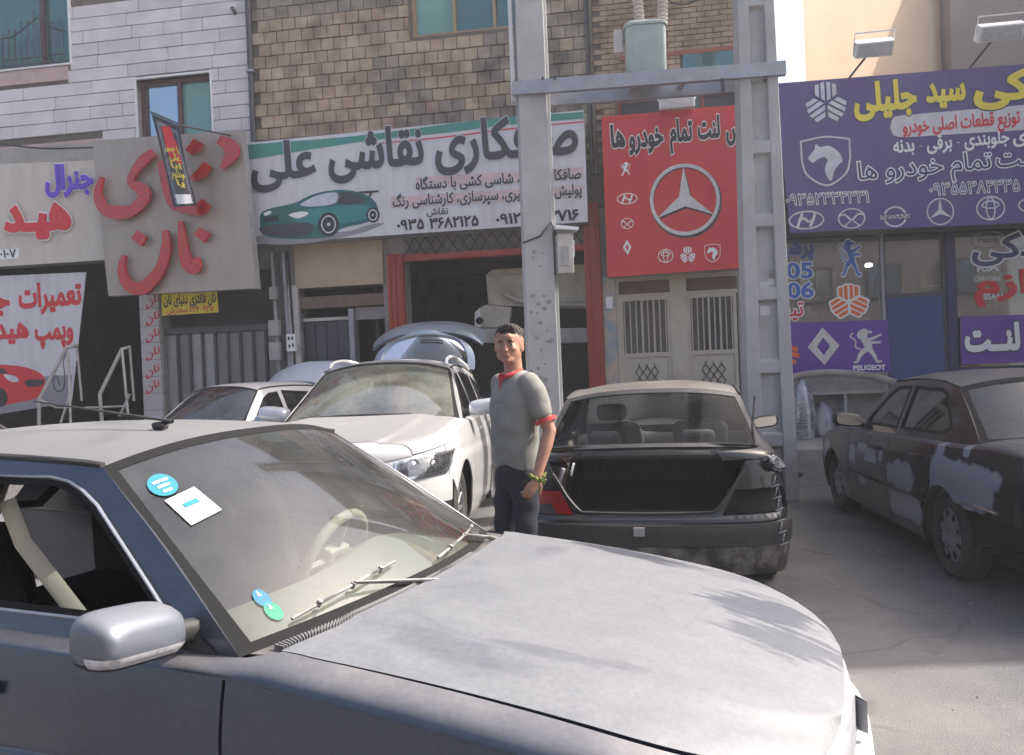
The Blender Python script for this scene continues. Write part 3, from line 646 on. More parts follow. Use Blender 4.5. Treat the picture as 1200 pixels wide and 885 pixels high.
for k, (x, w) in enumerate(((327, .03), (333, .022), (340, .03), (346, .018))): Mb().tube([fp(fz(x, 380)[0], .16, .08), fp(fz(x, 380)[0], 2.2, .08), fp(fz(x - 2, 380)[0], 3.55, .1)], w, 8).build('pipe', (m_conc, m_steeld, m_steel, m_black)[k], pg, 50)
for k, (x, y, w, h) in enumerate(((327, 385, 12, 18), (328, 412, 12, 20), (326, 345, 8, 14))): q = rect_u(x - w / 2, x + w / 2, y - h / 2, y + h / 2); Mb().box(q[0], q[1], -.2, -.12, q[2], q[3], FM).build('junction_box', m_conc, pg)
eb = empty('electric_meter', 'small white meter box on the plaster edge beside the narrow entrance', 'meter box'); q = rect_u(341, 351, 392, 412)
Mb().box(q[0], q[1], -.17, -.085, q[2], q[3], FM).build('meter_box', m_white, eb, bevel=.005)
for dx, dz in ((.2, .65), (.6, .65), (.25, .2), (.65, .25)):
    Mb().box(q[0] + dx * (q[1] - q[0]), q[0] + (dx + .2) * (q[1] - q[0]), -.176, -.171, q[2] + dz * (q[3] - q[2]), q[2] + (dz + .2) * (q[3] - q[2]), FM).build('dial', i_black, eb)
# garage mouth
Mb().box(gar[0] - .27, gar[0] - .01, -.1, .1, .14, gar[3] + .02).build('red_pillar', m_red, bb, bevel=.01)
for k in range(3): Mb().box(gar[0] - .255 + k * .085, gar[0] - .215 + k * .085, -.125, -.101, .15, gar[3]).build('pillar_rib', m_red, bb)
Mb().box(gar[1] + .0, gar[1] + .24, -.1, .1, .14, gar[3] + .6).build('red_pillar', m_red, bb, bevel=.01)
for k in range(2): Mb().box(gar[1] + .03 + k * .11, gar[1] + .07 + k * .11, -.125, -.101, .15, gar[3] + .5).build('pillar_rib', m_red, bb)
Mb().box(gar[0] - .01, gar[1], -.06, .1, gar[3] - .09, gar[3] + .0).build('red_lintel', m_red, bb)
zl = gar[3] + .005
gl_ = Mb(); k = gar[0]
while k < gar[1] - .05:
    gl_.tube([(k, -.03, zl), (k + .17, -.03, zl + .26)], .009, 5).tube([(k + .17, -.036, zl), (k, -.036, zl + .26)], .009, 5); k += .17
gl_.build('lattice', m_steeld, bb); Mb().box(gar[0], gar[1], .0, .01, zl, zl + .3).build('lattice_back', m_conc, bb)
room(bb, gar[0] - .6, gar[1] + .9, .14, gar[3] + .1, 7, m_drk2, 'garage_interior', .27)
Mb().box(gar[0], gar[1], -.3, .3, .10, .16).build('threshold', m_conc, bb)
Mb().box(gar[1] - .5, gar[1] - .44, 2.2, 5.5, .15, 2.6).build('partition', M('grey_partition', (.13, .13, .14), .8), bb)
# poster pillar and double steel door
q = rect_u(706, 724, 330, 470); Mb().box(gar[1] + .245, ddo[0] - .005, -.05, .0, .14, fz(715, 325)[1]).build('poster_pillar', m_poster, bb)
q2 = rect_u(710, 718, 348, 362); Mb().box(q2[0], q2[1], -.056, -.051, q2[2], q2[3]).build('poster', i_white, bb)
dw = (ddo[1] - ddo[0]); post = .09; zlow = fz(760, 415)[1]; zmid = fz(760, 348)[1]
def door_leaf(a, b):
    f = Mb(); f.box(a, a + .05, -.02, .05, .16, zmid).box(b - .05, b, -.02, .05, .16, zmid).box(a + .05, b - .05, -.02, .05, zmid - .05, zmid).box(a + .05, b - .05, -.02, .05, zlow - .04, zlow + .02)
    d = f.build('door', m_cream, bb)
    Mb().box(a + .05, b - .05, .0, .03, .16, zlow - .04).build('door_plate', m_cream, d)
    Mb().box(a + .05, b - .05, .03, .04, zlow + .02, zmid - .05).build('pane', M('dull_glass', (.06, .075, .09), .15, var=.4, scale=3) if 'dull_glass' not in bpy.data.materials else bpy.data.materials['dull_glass'], d)
    k = 8
    for i in range(k):
        x = a + .07 + (b - a - .14) * i / (k - 1); Mb().tube([(x, -.01, zlow + .02), (x, -.01, zmid - .05)], .010 if i not in (3, 5) else .018, 6).build('bar', m_cream, d)
    c = (a + b) / 2; o_ = Mb(); zc = zlow - .34
    for sx in (-1, 0, 1):
        for s in (-1, 1): o_.tube([(c + sx * .11, -.012, zc - .16), (c + sx * .11 + s * .055, -.012, zc - .08), (c + sx * .11, -.012, zc), (c + sx * .11 + s * .055, -.012, zc + .08), (c + sx * .11, -.012, zc + .16), (c + sx * .11, -.012, zc + .2)], .008, 5)
    o_.build('lattice', m_steeld, d)
cx = (ddo[0] + ddo[1]) / 2
door_leaf(ddo[0] + .04, cx - post * 1.0); door_leaf(cx + post * 1.6, ddo[1] - .02)
f = Mb(); f.box(cx - post, cx + post * 1.6, -.04, .06, .15, ddo[3]).box(ddo[0], ddo[0] + .04, -.04, .06, .15, ddo[3]).box(ddo[0] + .04, cx - post, -.03, .05, zmid + .0, zmid + .05).box(cx + post * 1.6, ddo[1], -.03, .05, zmid + .0, zmid + .05).box(ddo[0] + .04, cx - post, -.03, .05, ddo[3] - .06, ddo[3]).box(cx + post * 1.6, ddo[1], -.03, .05, ddo[3] - .06, ddo[3])
f.build('door_frame', m_cream, bb); Mb().box(ddo[0] + .04, ddo[1], .02, .04, zmid + .05, ddo[3] - .06).build('transom', M('brown_transom', (.13, .08, .06), .6), bb)
Mb().box(ddo[0], ddo[1], .05, .2, .14, ddo[3]).build('door_back', m_dark, bb)
# ------------------------------------------------------------------ parts shop, right
ps = empty('parts_shop', 'single-storey car parts shop with a glass front under the purple sign', 'building', FO, -FA)
PU0, PU1 = fz(890, 300)[0], 9.3; ZP = .45; ztop = 5.1
win1 = rect_u(926, 1033, 272, 436); win1 = (PU0 + .12, win1[1], win1[2], win1[3]); dr = rect_u(1037, 1112, 290, 500); dr = (dr[0], dr[1], ZP, win1[3])
win2 = rect_u(1122, 1330, 290, 428); win2 = (win2[0], win2[1], win1[2], win1[3])
m_navy = M('navy_panel_paint', (.022, .032, .10), .45, var=.12, scale=2)
wall_holes('wall', ps, R4(PU0, PU1, 0, ztop), [R4(*win1)[::-1], R4(*dr)[::-1], R4(*win2)[::-1]], m_navy, .15)
Mb().box(PU0, PU1, .0, 8, ztop, ztop + .2).build('roof', m_conc, ps)
Mb().box(PU0, PU0 + .15, .16, 8, 0, ztop - .002).build('side_wall', m_conc, ps)
Mb().box(PU0 + .02, win1[1], -.06, -.002, ZP, win1[2] - .02).build('wainscot', m_concd, ps)
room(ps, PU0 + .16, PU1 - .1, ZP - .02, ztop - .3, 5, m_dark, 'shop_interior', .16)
for w in (win1, win2): Mb().box(w[0], w[1], .0, .008, w[2], w[3]).build('window', g_shop, ps)
fdr = Mb(); fdr.box(dr[0], dr[0] + .05, .03, .09, dr[2], dr[3]).box(dr[1] - .05, dr[1], .03, .09, dr[2], dr[3]).box(dr[0] + .05, dr[1] - .05, .03, .09, fz(1075, 347)[1], fz(1075, 347)[1] + .05)
dro = fdr.build('door', m_steeld, ps); zb_ = fz(1075, 347)[1]
Mb().box(dr[0] + .05, dr[1] - .05, .04, .08, dr[2], zb_ - .002).build('door_plate', M('blue_door', (.025, .055, .20), .4, var=.1), dro); Mb().box(dr[0] + .05, dr[1] - .05, .055, .06, zb_ + .05, dr[3]).build('pane', g_shop, dro)
Mb().box(win1[1] + .0, win1[1] + .04, -.03, .1, ZP, win1[3]).build('window_post', m_steel, ps)
# goods on shelves inside
def shelf(u0, u1, y, lbl):
    r = empty('goods_shelf', lbl, 'shelf', FO, -FA, group='shelves inside the parts shop')
    for k in range(4): Mb().box(u0, u1, y, y + .4, ZP + .5 + k * .55, ZP + .53 + k * .55).build('shelf_board', m_steel, r)
    cols = [(.5, .5, .46), (.45, .08, .05), (.12, .18, .4), (.55, .45, .15), (.3, .3, .3), (.2, .32, .2)]
    for k in range(4):
        u = u0 + .03
        while u < u1 - .12:
            w = random.uniform(.1, .26); h = random.uniform(.12, .38); c = random.choice(cols); nm = 'carton_%d' % cols.index(c)
            m = bpy.data.materials.get(nm) or M(nm, c, .7, var=.15, scale=6); Mb().box(u, min(u + w, u1), y + .04, y + .34, ZP + .532 + k * .55, ZP + .532 + k * .55 + h).build('carton', m, r); u += w + .02
shelf(win1[0] + .1, win1[1] - .1, 1.6, 'shelf of cartons behind the left shop window'); shelf(win2[0] + .1, win2[0] + 2.3, 1.5, 'shelf of cartons behind the right shop window'); shelf(dr[0] - .3, dr[1] + .3, 3.6, 'shelf of cartons deep behind the shop door')
lampi = Mb().lathe([(.001, -.03), (.05, -.02), (.06, 0), (.05, .03), (.001, .04)], 16, FM @ T4((dr[0] + .42, 2.2, fz(1075, 308, -2.2)[1]))).build('ceiling_lamp', emis('lamp_glow', (1, .97, .9), 12)); tag(lampi, 'small glowing ceiling lamp seen through the shop door glass', 'lamp')
# raised pavement before the shop
pv = Mb().box(PU0 - .05, 9.4, -1.75, .0, -.1, ZP - .004, FM).build('pavement', m_concd); tag(pv, kind='structure')
# ------------------------------------------------------------------ buildings behind and round about
def far_building(name, lbl, v4, z1, mat, wins=None):
    r = empty(name, lbl, 'building'); b = Mb(); n4 = len(v4)
    b.add([(x, y, 0) for x, y in v4] + [(x, y, z1) for x, y in v4], [(i, (i + 1) % 4, (i + 1) % 4 + 4, i + 4) for i in range(4)]).build('wall', mat, r)
    mx_ = sum(p[0] for p in v4) / 4; my_ = sum(p[1] for p in v4) / 4
    v5 = [(mx_ + (x - mx_) * 1.02, my_ + (y - my_) * 1.02) for x, y in v4]
    Mb().hexa([(x, y, z1) for x, y in v5], [(x, y, z1 + .3) for x, y in v5]).build('roof', m_conc, r)
    for (i, us, zs_, w, h) in (wins or []):
        a, c = Vector((*v4[i], 0)), Vector((*v4[(i + 1) % 4], 0)); d = (c - a).normalized(); nn = Vector((d.y, -d.x, 0))
        if nn.dot(a - Vector((mx_, my_, 0))) < 0: nn = -nn
        for z in zs_:
            for u in us:
                p = a + d * u + Vector((0, 0, z)); mm = Matrix(((d.x, nn.x, 0, p.x), (d.y, nn.y, 0, p.y), (0, 0, 1, p.z), (0, 0, 0, 1)))
                f = Mb().box(-w / 2, w / 2, 0, .05, 0, h, mm).build('window', m_wframe, r); Mb().box(-w / 2 + .07, -.03, .051, .055, .07, h - .07, mm).box(.03, w / 2 - .07, .051, .055, .07, h - .07, mm).build('pane', m_skyglass, f)
    return r
a = 20.; bp1 = C_O + ray(943, 60) * 16.5; bp2 = C_O + ray(1103, 60) * 19.5; bp3 = C_O + ray(1330, 60) * 18.
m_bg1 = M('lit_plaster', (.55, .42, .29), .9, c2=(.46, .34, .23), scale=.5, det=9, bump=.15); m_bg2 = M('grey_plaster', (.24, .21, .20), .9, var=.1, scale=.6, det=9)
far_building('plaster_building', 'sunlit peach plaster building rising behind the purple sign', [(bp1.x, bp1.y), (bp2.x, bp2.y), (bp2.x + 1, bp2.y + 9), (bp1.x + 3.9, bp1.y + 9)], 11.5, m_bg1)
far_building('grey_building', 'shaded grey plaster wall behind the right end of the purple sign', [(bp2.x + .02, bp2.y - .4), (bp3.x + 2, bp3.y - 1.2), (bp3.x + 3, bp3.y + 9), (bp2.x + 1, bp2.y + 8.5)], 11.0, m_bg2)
far_building('shade_building', 'tall plain block added out of view at the far right to shade the street', [(9.6, 6.0), (24, 6.0), (24, 14), (9.6, 14)], 8.9, m_bg2, [(0, (2, 5, 8, 11), (1, 4, 7), 1.5, 1.5)])  # unseen block, placed and sized so its shadow covers the right of the street
for k, (x0, x1, h, c) in enumerate(((-24, -9, 8, m_bg2), (-8.6, 3, 9.5, m_bg1), (3.4, 14, 7, m_bg2))):
    far_building('street_building', ['grey block across the street, leftmost', 'peach block across the street, middle', 'low grey block across the street, right'][k], [(x1, -17), (x0, -17), (x0, -26), (x1, -26)], h, c, [(0, tuple(np.arange(2, x1 - x0 - 1, 3)), (1, 4.2), 1.5, 1.6)])
# ------------------------------------------------------------------ signs on the fronts
PL1 = FAC.shift(.45); PLB = FAC.shift(.75); PLA = FAC.shift(.40); PLR = FAC.shift(.45); PLP = FAC.shift(.55)
# hydraulics fascia, far left
hs = board('cream fascia sign with violet and red script over the dark shop at far left', 'sign', 'shop_sign', [(-150, 199), (126, 187), (133, 304), (-150, 322)], PL1, .3, m_creamv, m_steel)
Mb().hexa([PL1.at(-150, 186), PL1.at(122, 166), PL1.at(124, 187), PL1.at(-150, 199)], [PL1.at(-150, 186, -.4), PL1.at(122, 166, -.4), PL1.at(124, 187, -.4), PL1.at(-150, 199, -.4)]).build('cornice', m_conc, hs)
text('جنرال', PL1, 54, 110, 222, 38, i_viol, hs, .045, .03, -.04, outline=i_white, ow=.035, depth=.02)
text('هیـد', PL1, 5, 84, 270, 52, i_red, hs, .06, .03, -.05, outline=i_white, ow=.035, depth=.02)
text('ریک', PL1, -90, -8, 275, 52, i_red, hs, .06, .03, -.05, outline=i_white, ow=.035, depth=.02)
poly_px('number_plate', [(-60, 296), (22, 291), (22, 303), (-60, 309)], PL1, i_white, hs, .006)
text('۰۱۰۷', PL1, 0, 19, 302, 13, i_black, hs, .02, .012, -.05)
# canopy edge cable
cb = empty('slack_cable', 'black cable sagging along the top of the cream fascia sign', 'cable'); Mb().tube([PL1.at(*q, .1) for q in sm([(-60, 165), (0, 169), (50, 174), (109, 173)], 4)], .012, 6).build('cable', m_black, cb)
# hydraulics banner
hb = board('white hanging banner with red script and a red car, left of the dark doorway', 'banner', 'cloth_banner', [(-150, 330), (101, 319), (84, 470), (-150, 500)], FAC.shift(.3), .01, m_whitev, m_whitev); ph = FAC.shift(.3)
text('تعمیرات', ph, 22, 96, 360, 36, i_red, hb, .045, .006, -.06); text('جعبه', ph, -60, 12, 366, 36, i_red, hb, .045, .006, -.06)
text('وپمپ', ph, 41, 86, 398, 32, i_red, hb, .045, .006, -.05); text('هیدرولیک', ph, -70, 34, 400, 32, i_red, hb, .045, .006, -.05)
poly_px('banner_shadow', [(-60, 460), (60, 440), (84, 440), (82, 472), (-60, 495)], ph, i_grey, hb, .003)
poly_px('printed_car', sm([(-90, 440), (-40, 428), (10, 428), (35, 432), (50, 440), (53, 452), (50, 463), (30, 470), (-20, 478), (-90, 480)], 4, True), ph, i_red, hb, .006)
poly_px('printed_window', [(-40, 432), (2, 431), (10, 437), (-30, 442)], ph, i_black, hb, .009); poly_px('printed_lamp', sm([(4, 439), (18, 441), (22, 447), (12, 447)], 3, True), ph, i_silver, hb, .009)
poly_px('printed_grille', sm([(30, 446), (50, 445), (48, 452), (32, 453)], 3, True), ph, i_black, hb, .009)
for x in (0, 8): poly_px('printed_wheel', circ(x - 8, 466, 9, 11), ph, i_black, hb, .009 if x else .011)
# bakery box sign
bs = board('large taupe box sign with glossy red raised bakery letters', 'sign', 'bakery_sign', [(108, 165), (283, 152), (300, 338), (127, 347)], PLB, .16, m_greyv, m_steel)
def red3(name, pts, w):
    return flat(name, [stroke(sm(pts, 5), w)], lambda x, y: PLB.at(x, y, .05), i_gem, bs, 'wind', .07, PLB.n)
def dot3(x, y, r): return flat('raised_dot', [ccw([(x - r, y), (x - r * .3, y - r), (x + r, y - r * .25), (x + r * .3, y + r)])], lambda a, b: PLB.at(a, b, .05), i_gem, bs, 'wind', .07, PLB.n)
red3('raised_letter', [(182, 180), (170, 190), (159, 204), (156, 216), (168, 222), (171, 232), (160, 246), (140, 250), (124, 244), (117, 228), (122, 208)], [10, 12, 8, 7, 15, 14, 12, 17, 13, 8, 3])
red3('raised_letter', [(190, 190), (196, 215), (205, 240), (222, 246), (236, 246), (244, 238)], [6, 9, 10, 11, 15, 12])
red3('raised_letter', [(246, 194), (238, 204), (226, 211)], [11, 12, 6]); red3('raised_letter', [(259, 165), (271, 172), (273, 183), (262, 198)], [10, 17, 15, 5])
dot3(232, 172, 8); dot3(226, 177, 6); dot3(240, 246, 6)
red3('raised_letter', [(196, 271), (197, 292), (189, 318), (170, 338), (153, 334), (145, 318), (148, 300)], [6, 11, 12, 16, 13, 9, 4]); red3('raised_letter', [(214, 260), (216, 285), (222, 310), (231, 314), (233, 302)], [5, 10, 14, 14, 5])
dot3(166, 280, 9); dot3(239, 276, 9)
# small bakery board
yb = board('small yellow board with black script hung under the bakery sign', 'sign', 'small_sign', [(189, 345), (254, 341), (256, 366), (190, 370)], FAC.shift(.2), .03, i_yel, m_steeld); py_ = FAC.shift(.2)
text('نان فانتزی دنیای نان', py_, 192, 253, 357, 15, i_black, yb, .03, .005, -.05); text('۰۹۳۵ ۲۲۴ سفارش', py_, 196, 250, 367, 9, i_red, yb, .02, .005, -.05)
# pennant on a rod
pn = empty('pennant_flag', 'black, white and red mourning pennant hanging from a slanted rod before the bakery sign', 'flag'); pq = FAC.shift(1.25)
Mb().tube([pq.at(174, 130, .15), pq.at(215, 148, .1), pq.at(287, 162, -.7)], .014, 7).build('rod', m_steeld, pn)
def flagpt(u, v):
    l = (177 + (203 - 177) * v ** .9, 133 + (243 - 133) * v); r = (211 + (231 - 211) * v ** 1.4, 148 + (241 - 148) * v)
    return l[0] + (r[0] - l[0]) * u, l[1] + (r[1] - l[1]) * u
def flayer(nm, poly, m, off):
    P = [dens(poly, .08)]; v, f = tri2d(P, .1)
    W = [pq.at(*flagpt(a, b), off + .035 * math.sin(a * 7 + b * 5) * (.3 + b)) for a, b in v]; return link(nm, mesh(W, f, True), m, pn)
flayer('cloth', [(0, 0), (1, 0), (1, 1), (0, 1)], i_black, 0)
flayer('white_band', [(.1, .05), (.9, .08), (.93, .96), (.12, .96)], M('faded_silver_print', (.24, .25, .30), .7, c2=(.07, .08, .12), scale=26), .004); flayer('dark_field', [(.22, .1), (.8, .12), (.84, .98), (.24, .98)], i_dark, .008)
flayer('red_field', [(.28, .1), (.62, .06), (.8, .28), (.82, .5), (.6, .5), (.3, .42)], i_red, .012)
for k, (s, v0, u0, u1) in enumerate((('یا حسین', .36, .22, .8), ('علی', .46, .3, .78), ('ابا', .56, .3, .75), ('مظلوم', .66, .25, .8), ('یا', .76, .38, .72))):
    P = glyphs(s, .03); xx = [q[0] for p in P for q in p]; a_, b_ = min(xx), max(xx)
    flat('lettering', P, lambda x, y: pq.at(*flagpt(u0 + (x - a_) / (b_ - a_) * (u1 - u0), v0 - y * .10), .017 + .035 * math.sin((u0 + (x - a_) / (b_ - a_) * (u1 - u0)) * 7 + v0 * 5) * (.3 + v0)), i_yel, pn, 'wind')
flayer('lace', [(.2, .86), (.85, .86), (.86, .97), (.2, .97)], i_white, .02)
# body shop sign
A = board('long white sign with teal top edge, dark script and a printed teal sports car', 'sign', 'body_shop_sign', [(284, 168), (684, 129), (689, 260), (301, 286)], PLA, .35, m_whitev, m_steel)
i_tealb = M('ink_teal_band', (.05, .26, .22), .4); poly_px('teal_band', sm([(284.5, 170), (420, 159), (560, 141), (683.7, 131)], 5) + sm([(684, 139), (600, 146), (520, 156), (440, 164), (360, 176), (300, 186), (286, 187)], 5), PLA, i_tealb, A, .004)
poly_px('red_line', sm([(430, 169), (520, 160), (600, 150), (684, 142)], 4) + sm([(684, 143.4), (600, 151.6), (520, 161.6), (430, 170)], 4), PLA, i_red, A, .006)
text('صافکاری', PLA, 510, 678, 190, 64, i_dark, A, .034, .01, -.075, outline=i_silver, ow=.016); text('نقاشی', PLA, 385, 497, 200, 62, i_dark, A, .034, .01, -.085, outline=i_silver, ow=.016)
text('علی', PLA, 294, 371, 212, 58, i_dark, A, .034, .01, -.10, outline=i_silver, ow=.016)
m_pinkv = M('ink_pink', (.62, .46, .46), .5)
poly_px('pink_stripe', [(487, 208), (683, 196), (683, 208), (487, 221)], PLA, m_pinkv, A, .004); poly_px('pink_stripe', [(458, 231), (684, 217), (684, 230), (458, 244)], PLA, m_pinkv, A, .004)
text('صافکاری رنگ، شاسی کشی با دستگاه', PLA, 487, 681, 222, 17, i_dark, A, .035, .008, -.068, outline=i_white, ow=.03)
text('پولیش، لیسه گیری، سپرسازی، کارشناسی رنگ', PLA, 460, 682, 242, 17, i_dark, A, .035, .008, -.066, outline=i_white, ow=.03)
text('نقاش', PLA, 500, 525, 252, 11, i_dark, A, .02, .008, -.05); text('۰۹۳۵-۳۶۸۲۱۲۵', PLA, 465, 561, 270, 17, i_black, A, .035, .008, -.06); text('۰۹۱۲-۰۳۶۳۷۱۶', PLA, 581, 679, 263, 17, i_black, A, .035, .008, -.06)
# printed sports car
poly_px('printed_shadow', sm([(298, 279), (330, 272), (400, 272), (430, 264), (450, 262), (420, 274), (360, 285), (310, 286)], 4, True), PLA, i_grey, A, .004)
poly_px('printed_body', sm([(305, 262), (306, 250), (318, 244), (345, 238), (366, 228), (390, 223), (415, 224), (435, 232), (443, 244), (440, 256), (425, 262), (400, 268), (385, 278), (335, 280), (308, 275)], 4, True), PLA, i_teal, A, .006)
poly_px('printed_side', sm([(345, 250), (380, 243), (425, 240), (440, 246), (430, 256), (400, 262), (352, 262)], 4, True), PLA, M('ink_teal2', (.03, .22, .22), .4), A, .008)
poly_px('printed_window', sm([(352, 240), (372, 229), (395, 226), (393, 238), (370, 242)], 4, True), PLA, i_silver, A, .010); poly_px('printed_window', sm([(397, 226), (417, 227), (428, 236), (397, 239)], 3, True), PLA, i_dark, A, .010)
for x, y, r in ((385, 263, 14), (437, 252, 9)):
    poly_px('printed_tyre', circ(x, y, r * .86, r), PLA, i_black, A, .012); flat('printed_rim', ring(x, y, r * .62, r * .75, 1.6), lambda a, b: PLA.at(a, b, .015), i_silver, A); poly_px('printed_hub', circ(x, y, r * .15), PLA, i_silver, A, .015)
poly_px('printed_grille', [(309, 255), (326, 252), (327, 259), (310, 261)], PLA, i_black, A, .010); poly_px('printed_bumper', sm([(306, 266), (335, 262), (365, 262), (362, 275), (335, 278), (309, 274)], 3, True), PLA, i_dark, A, .009)
poly_px('printed_lamp', sm([(338, 252), (352, 248), (362, 250), (350, 256)], 3, True), PLA, i_white, A, .011); poly_px('printed_wing', [(420, 224.5), (444, 223), (444, 225), (436, 226), (434, 231), (432, 231), (433, 226.5), (420, 227)], PLA, i_black, A, .011)
poly_px('printed_lamp', sm([(309, 250), (316, 247), (318, 250), (311, 253)], 3, True), PLA, i_white, A, .011)
# red brake lining sign
R = board('square red sign with a big chrome three-pointed star in a ring', 'sign', 'brake_sign', [(705, 137), (862, 123), (872, 314), (712, 325)], PLR, .25, m_redv, m_whited)
text('ها', PLR, 716, 733, 172, 34, i_black, R, .048, .01, -.05, outline=i_white, ow=.04); text('خودرو', PLR, 737, 778, 173, 34, i_black, R, .048, .01, -.1, outline=i_white, ow=.04); text('تمام', PLR, 785, 812, 166, 34, i_black, R, .048, .01, -.1, outline=i_white, ow=.04)
text('لنت', PLR, 818, 844, 162, 34, i_black, R, .048, .01, -.08, outline=i_white, ow=.04); text('س', PLR, 851, 870, 162, 34, i_black, R, .048, .01, -.05, outline=i_white, ow=.04)
emblem('star_shadow', e_star(), PLR, 804, 236, 42, 43, i_dark, R, .006); emblem('star_emblem', e_star(), PLR, 802.5, 234, 41, 42, i_silver, R, .010, depth=.01)
for E, x, y, rx, ry in ((e_lion(), 733, 198, 7, 8), (e_hyundai(), 735, 233, 12, 12), (e_mazda(), 735, 262, 8, 8), (e_renault(), 735, 290, 8, 9), (e_toyota(), 780, 300, 9, 10), (e_saipa(), 806, 299, 9, 10), (e_horse(), 835, 296, 10, 11)): emblem('brand_emblem', E, PLR, x, y, rx, ry, i_white, R, .008)
# purple parts sign
m_pf = m_purple
P_ = board('long purple parts sign with yellow script, horse shield and a row of car emblems', 'sign', 'parts_sign', [(908, 98), (1420, 58), (1420, 252), (926, 273)], PLP, .45, m_pf, m_steeld)
text('جلیلی', PLP, 1001, 1075, 131, 44, i_yel, P_, .05, .01, -.09, outline=i_dblue, ow=.03); text('سید', PLP, 1085, 1132, 119, 40, i_yel, P_, .05, .01, -.08, outline=i_dblue, ow=.03); text('یدکی', PLP, 1141, 1250, 117, 46, i_yel, P_, .05, .01, -.05, outline=i_dblue, ow=.03)
poly_px('white_pill', sm([(1043, 150), (1047, 138), (1060, 135)], 4) + [(1400, 106), (1400, 140)] + sm([(1060, 161), (1048, 159), (1043, 150)], 4)[:-1], PLP, m_whitev, P_, .005)
text('و توزیع قطعات اصلی خودرو', PLP, 1058, 1205, 156, 21, i_red, P_, .03, .010, -.09)
text('جلوبندی - برقی - بدنه', PLP, 1047, 1183, 179, 22, i_white, P_, .03, .008, -.09); text('- ی', PLP, 1187, 1215, 167, 22, i_white, P_, .03, .008, -.05)
text('تمام خودرو ها', PLP, 1006, 1162, 211, 29, i_dblue, P_, .005, .008, -.09, outline=i_white, ow=.05); text('لنت', PLP, 1168, 1215, 196, 29, i_dblue, P_, .005, .008, -.08, outline=i_white, ow=.05)
text('۰۹۳۵۲۳۳۴۳۳۱', PLP, 922, 1018, 241, 19, i_dblue, P_, -.005, .008, -.045, outline=i_white, ow=.05); text('۰۹۳۵۵۳۸۴۳۳۵', PLP, 1090, 1195, 229, 20, i_dblue, P_, -.005, .008, -.05, outline=i_white, ow=.05)
emblem('emblem', e_saipa(), PLP, 968, 121, 24, 25, i_silver, P_, .008, depth=.008); emblem('horse_shield', e_horse(), PLP, 968, 187, 31, 30, i_silver, P_, .008)
for E, x, y, rx, ry in ((e_hyundai(), 945, 258, 21, 20), (e_mazda(), 998, 256, 17, 15), (e_nissan(), 1049, 254, 17, 15), (e_star(), 1102, 248, 16, 16), (e_toyota(), 1161, 244, 17, 18), (e_hyundai(), 1213, 240, 20, 18)): emblem('brand_emblem', E, PLP, x, y, rx, ry, i_silver, P_, .008)
text('NISSAN', PLP, 1034, 1065, 257, 8, i_dblue, P_, .02, .012, -.04)
# stickers on the shop glass
G1 = FAC.shift(.003)
def sticker(lbl, nm, fn_):
    r = empty(nm, lbl, 'sticker'); fn_(r); return r
def s1(r): emblem('lion_outline', [q for p in e_lion_tall() for q in outl(p, .16)] + e_lion_tall(), G1, 997, 303, 15, 22, i_silver, r, 0); emblem('lion', e_lion_tall(), G1, 997, 303, 15, 22, i_blue, r, .004)
sticker('blue rampant lion emblem with white outline on the shop window', 'window_sticker', s1)
def s2(r): emblem('emblem_outline', [q for p in e_saipa() for q in outl(p, .2)], G1, 995, 354, 22, 20, i_white, r, 0); emblem('emblem', e_saipa(), G1, 995, 354, 22, 20, i_orange, r, .004)
sticker('orange three-armed arrow emblem on the shop window', 'window_sticker', s2)
def s3(r):
    text('05', G1, 922, 953, 326, 25, i_blue, r, .03, .004, -.02, outline=i_silver, ow=.05); text('06', G1, 923, 954, 349, 25, i_blue, r, .03, .004, -.02, outline=i_silver, ow=.05)
    text('پرشیا', G1, 912, 953, 298, 24, i_dblue, r, .02, .004, -.02, outline=i_blue, ow=.035); text('تیبا', G1, 915, 942, 371, 25, i_red, r, .02, .004, -.05, outline=i_white, ow=.05)
sticker('column of outlined blue numbers and red script at the left edge of the shop window', 'window_lettering', s3)
def s4(r): text('یدکی', G1, 1139, 1235, 303, 38, i_dblue, r, .03, .008, -.05, outline=i_white, ow=.045); text('لوازم', G1, 1142, 1250, 345, 36, i_red, r, .04, .006, -.05)
sticker('white outlined script above red script on the right shop window', 'window_lettering', s4)
def s5(r):
    emblem('oval', ring(0, 0, 1, 1, .1), G1, 1158, 281, 21, 10, i_grey, r, 0); text('Ford', G1, 1146, 1170, 285, 12, i_grey, r, .02, .004, -.03)
    text('KIA', G1, 1145, 1171, 318, 13, i_silver, r, .03, .01, -.02); text('CHANGAN', G1, 1142, 1172, 330, 8, i_silver, r, .02, .0, -.02); text('NISSAN', G1, 1143, 1175, 351, 9, i_silver, r, .02, .0, -.02)
sticker('faint stacked car maker names on the right shop window', 'window_lettering', s5)
PB = FAC.shift(.06)
rb = board('purple banner with silver diamond and lion emblems under the left shop window', 'banner', 'window_banner', [(900, 379), (1040, 375), (1044, 436), (902, 440)], PB, .04, m_purple2, m_steel)
emblem('diamond_emblem', e_renault(), PB, 965, 406, 30, 22, i_silver, rb, .008, depth=.006); emblem('lion_emblem', e_lion_tall(), PB, 1016, 406, 22, 21, i_silver, rb, .008)
emblem('orange_emblem', [stroke([(-1, .6), (.6, .1)], .35), stroke([(-1, .05), (.7, -.35)], .35), stroke([(-1, -.5), (.4, -.8)], .3)], PB, 926, 412, 15, 16, i_orange, rb, .006); text('PEUGEOT', PB, 1000, 1038, 434, 8, i_white, rb, .04, .008, -.02)
rb2 = board('purple banner with thick white script under the right shop window', 'banner', 'window_banner', [(1126, 371), (1400, 362), (1402, 420), (1127, 427)], PB, .04, m_purple2, m_steel)
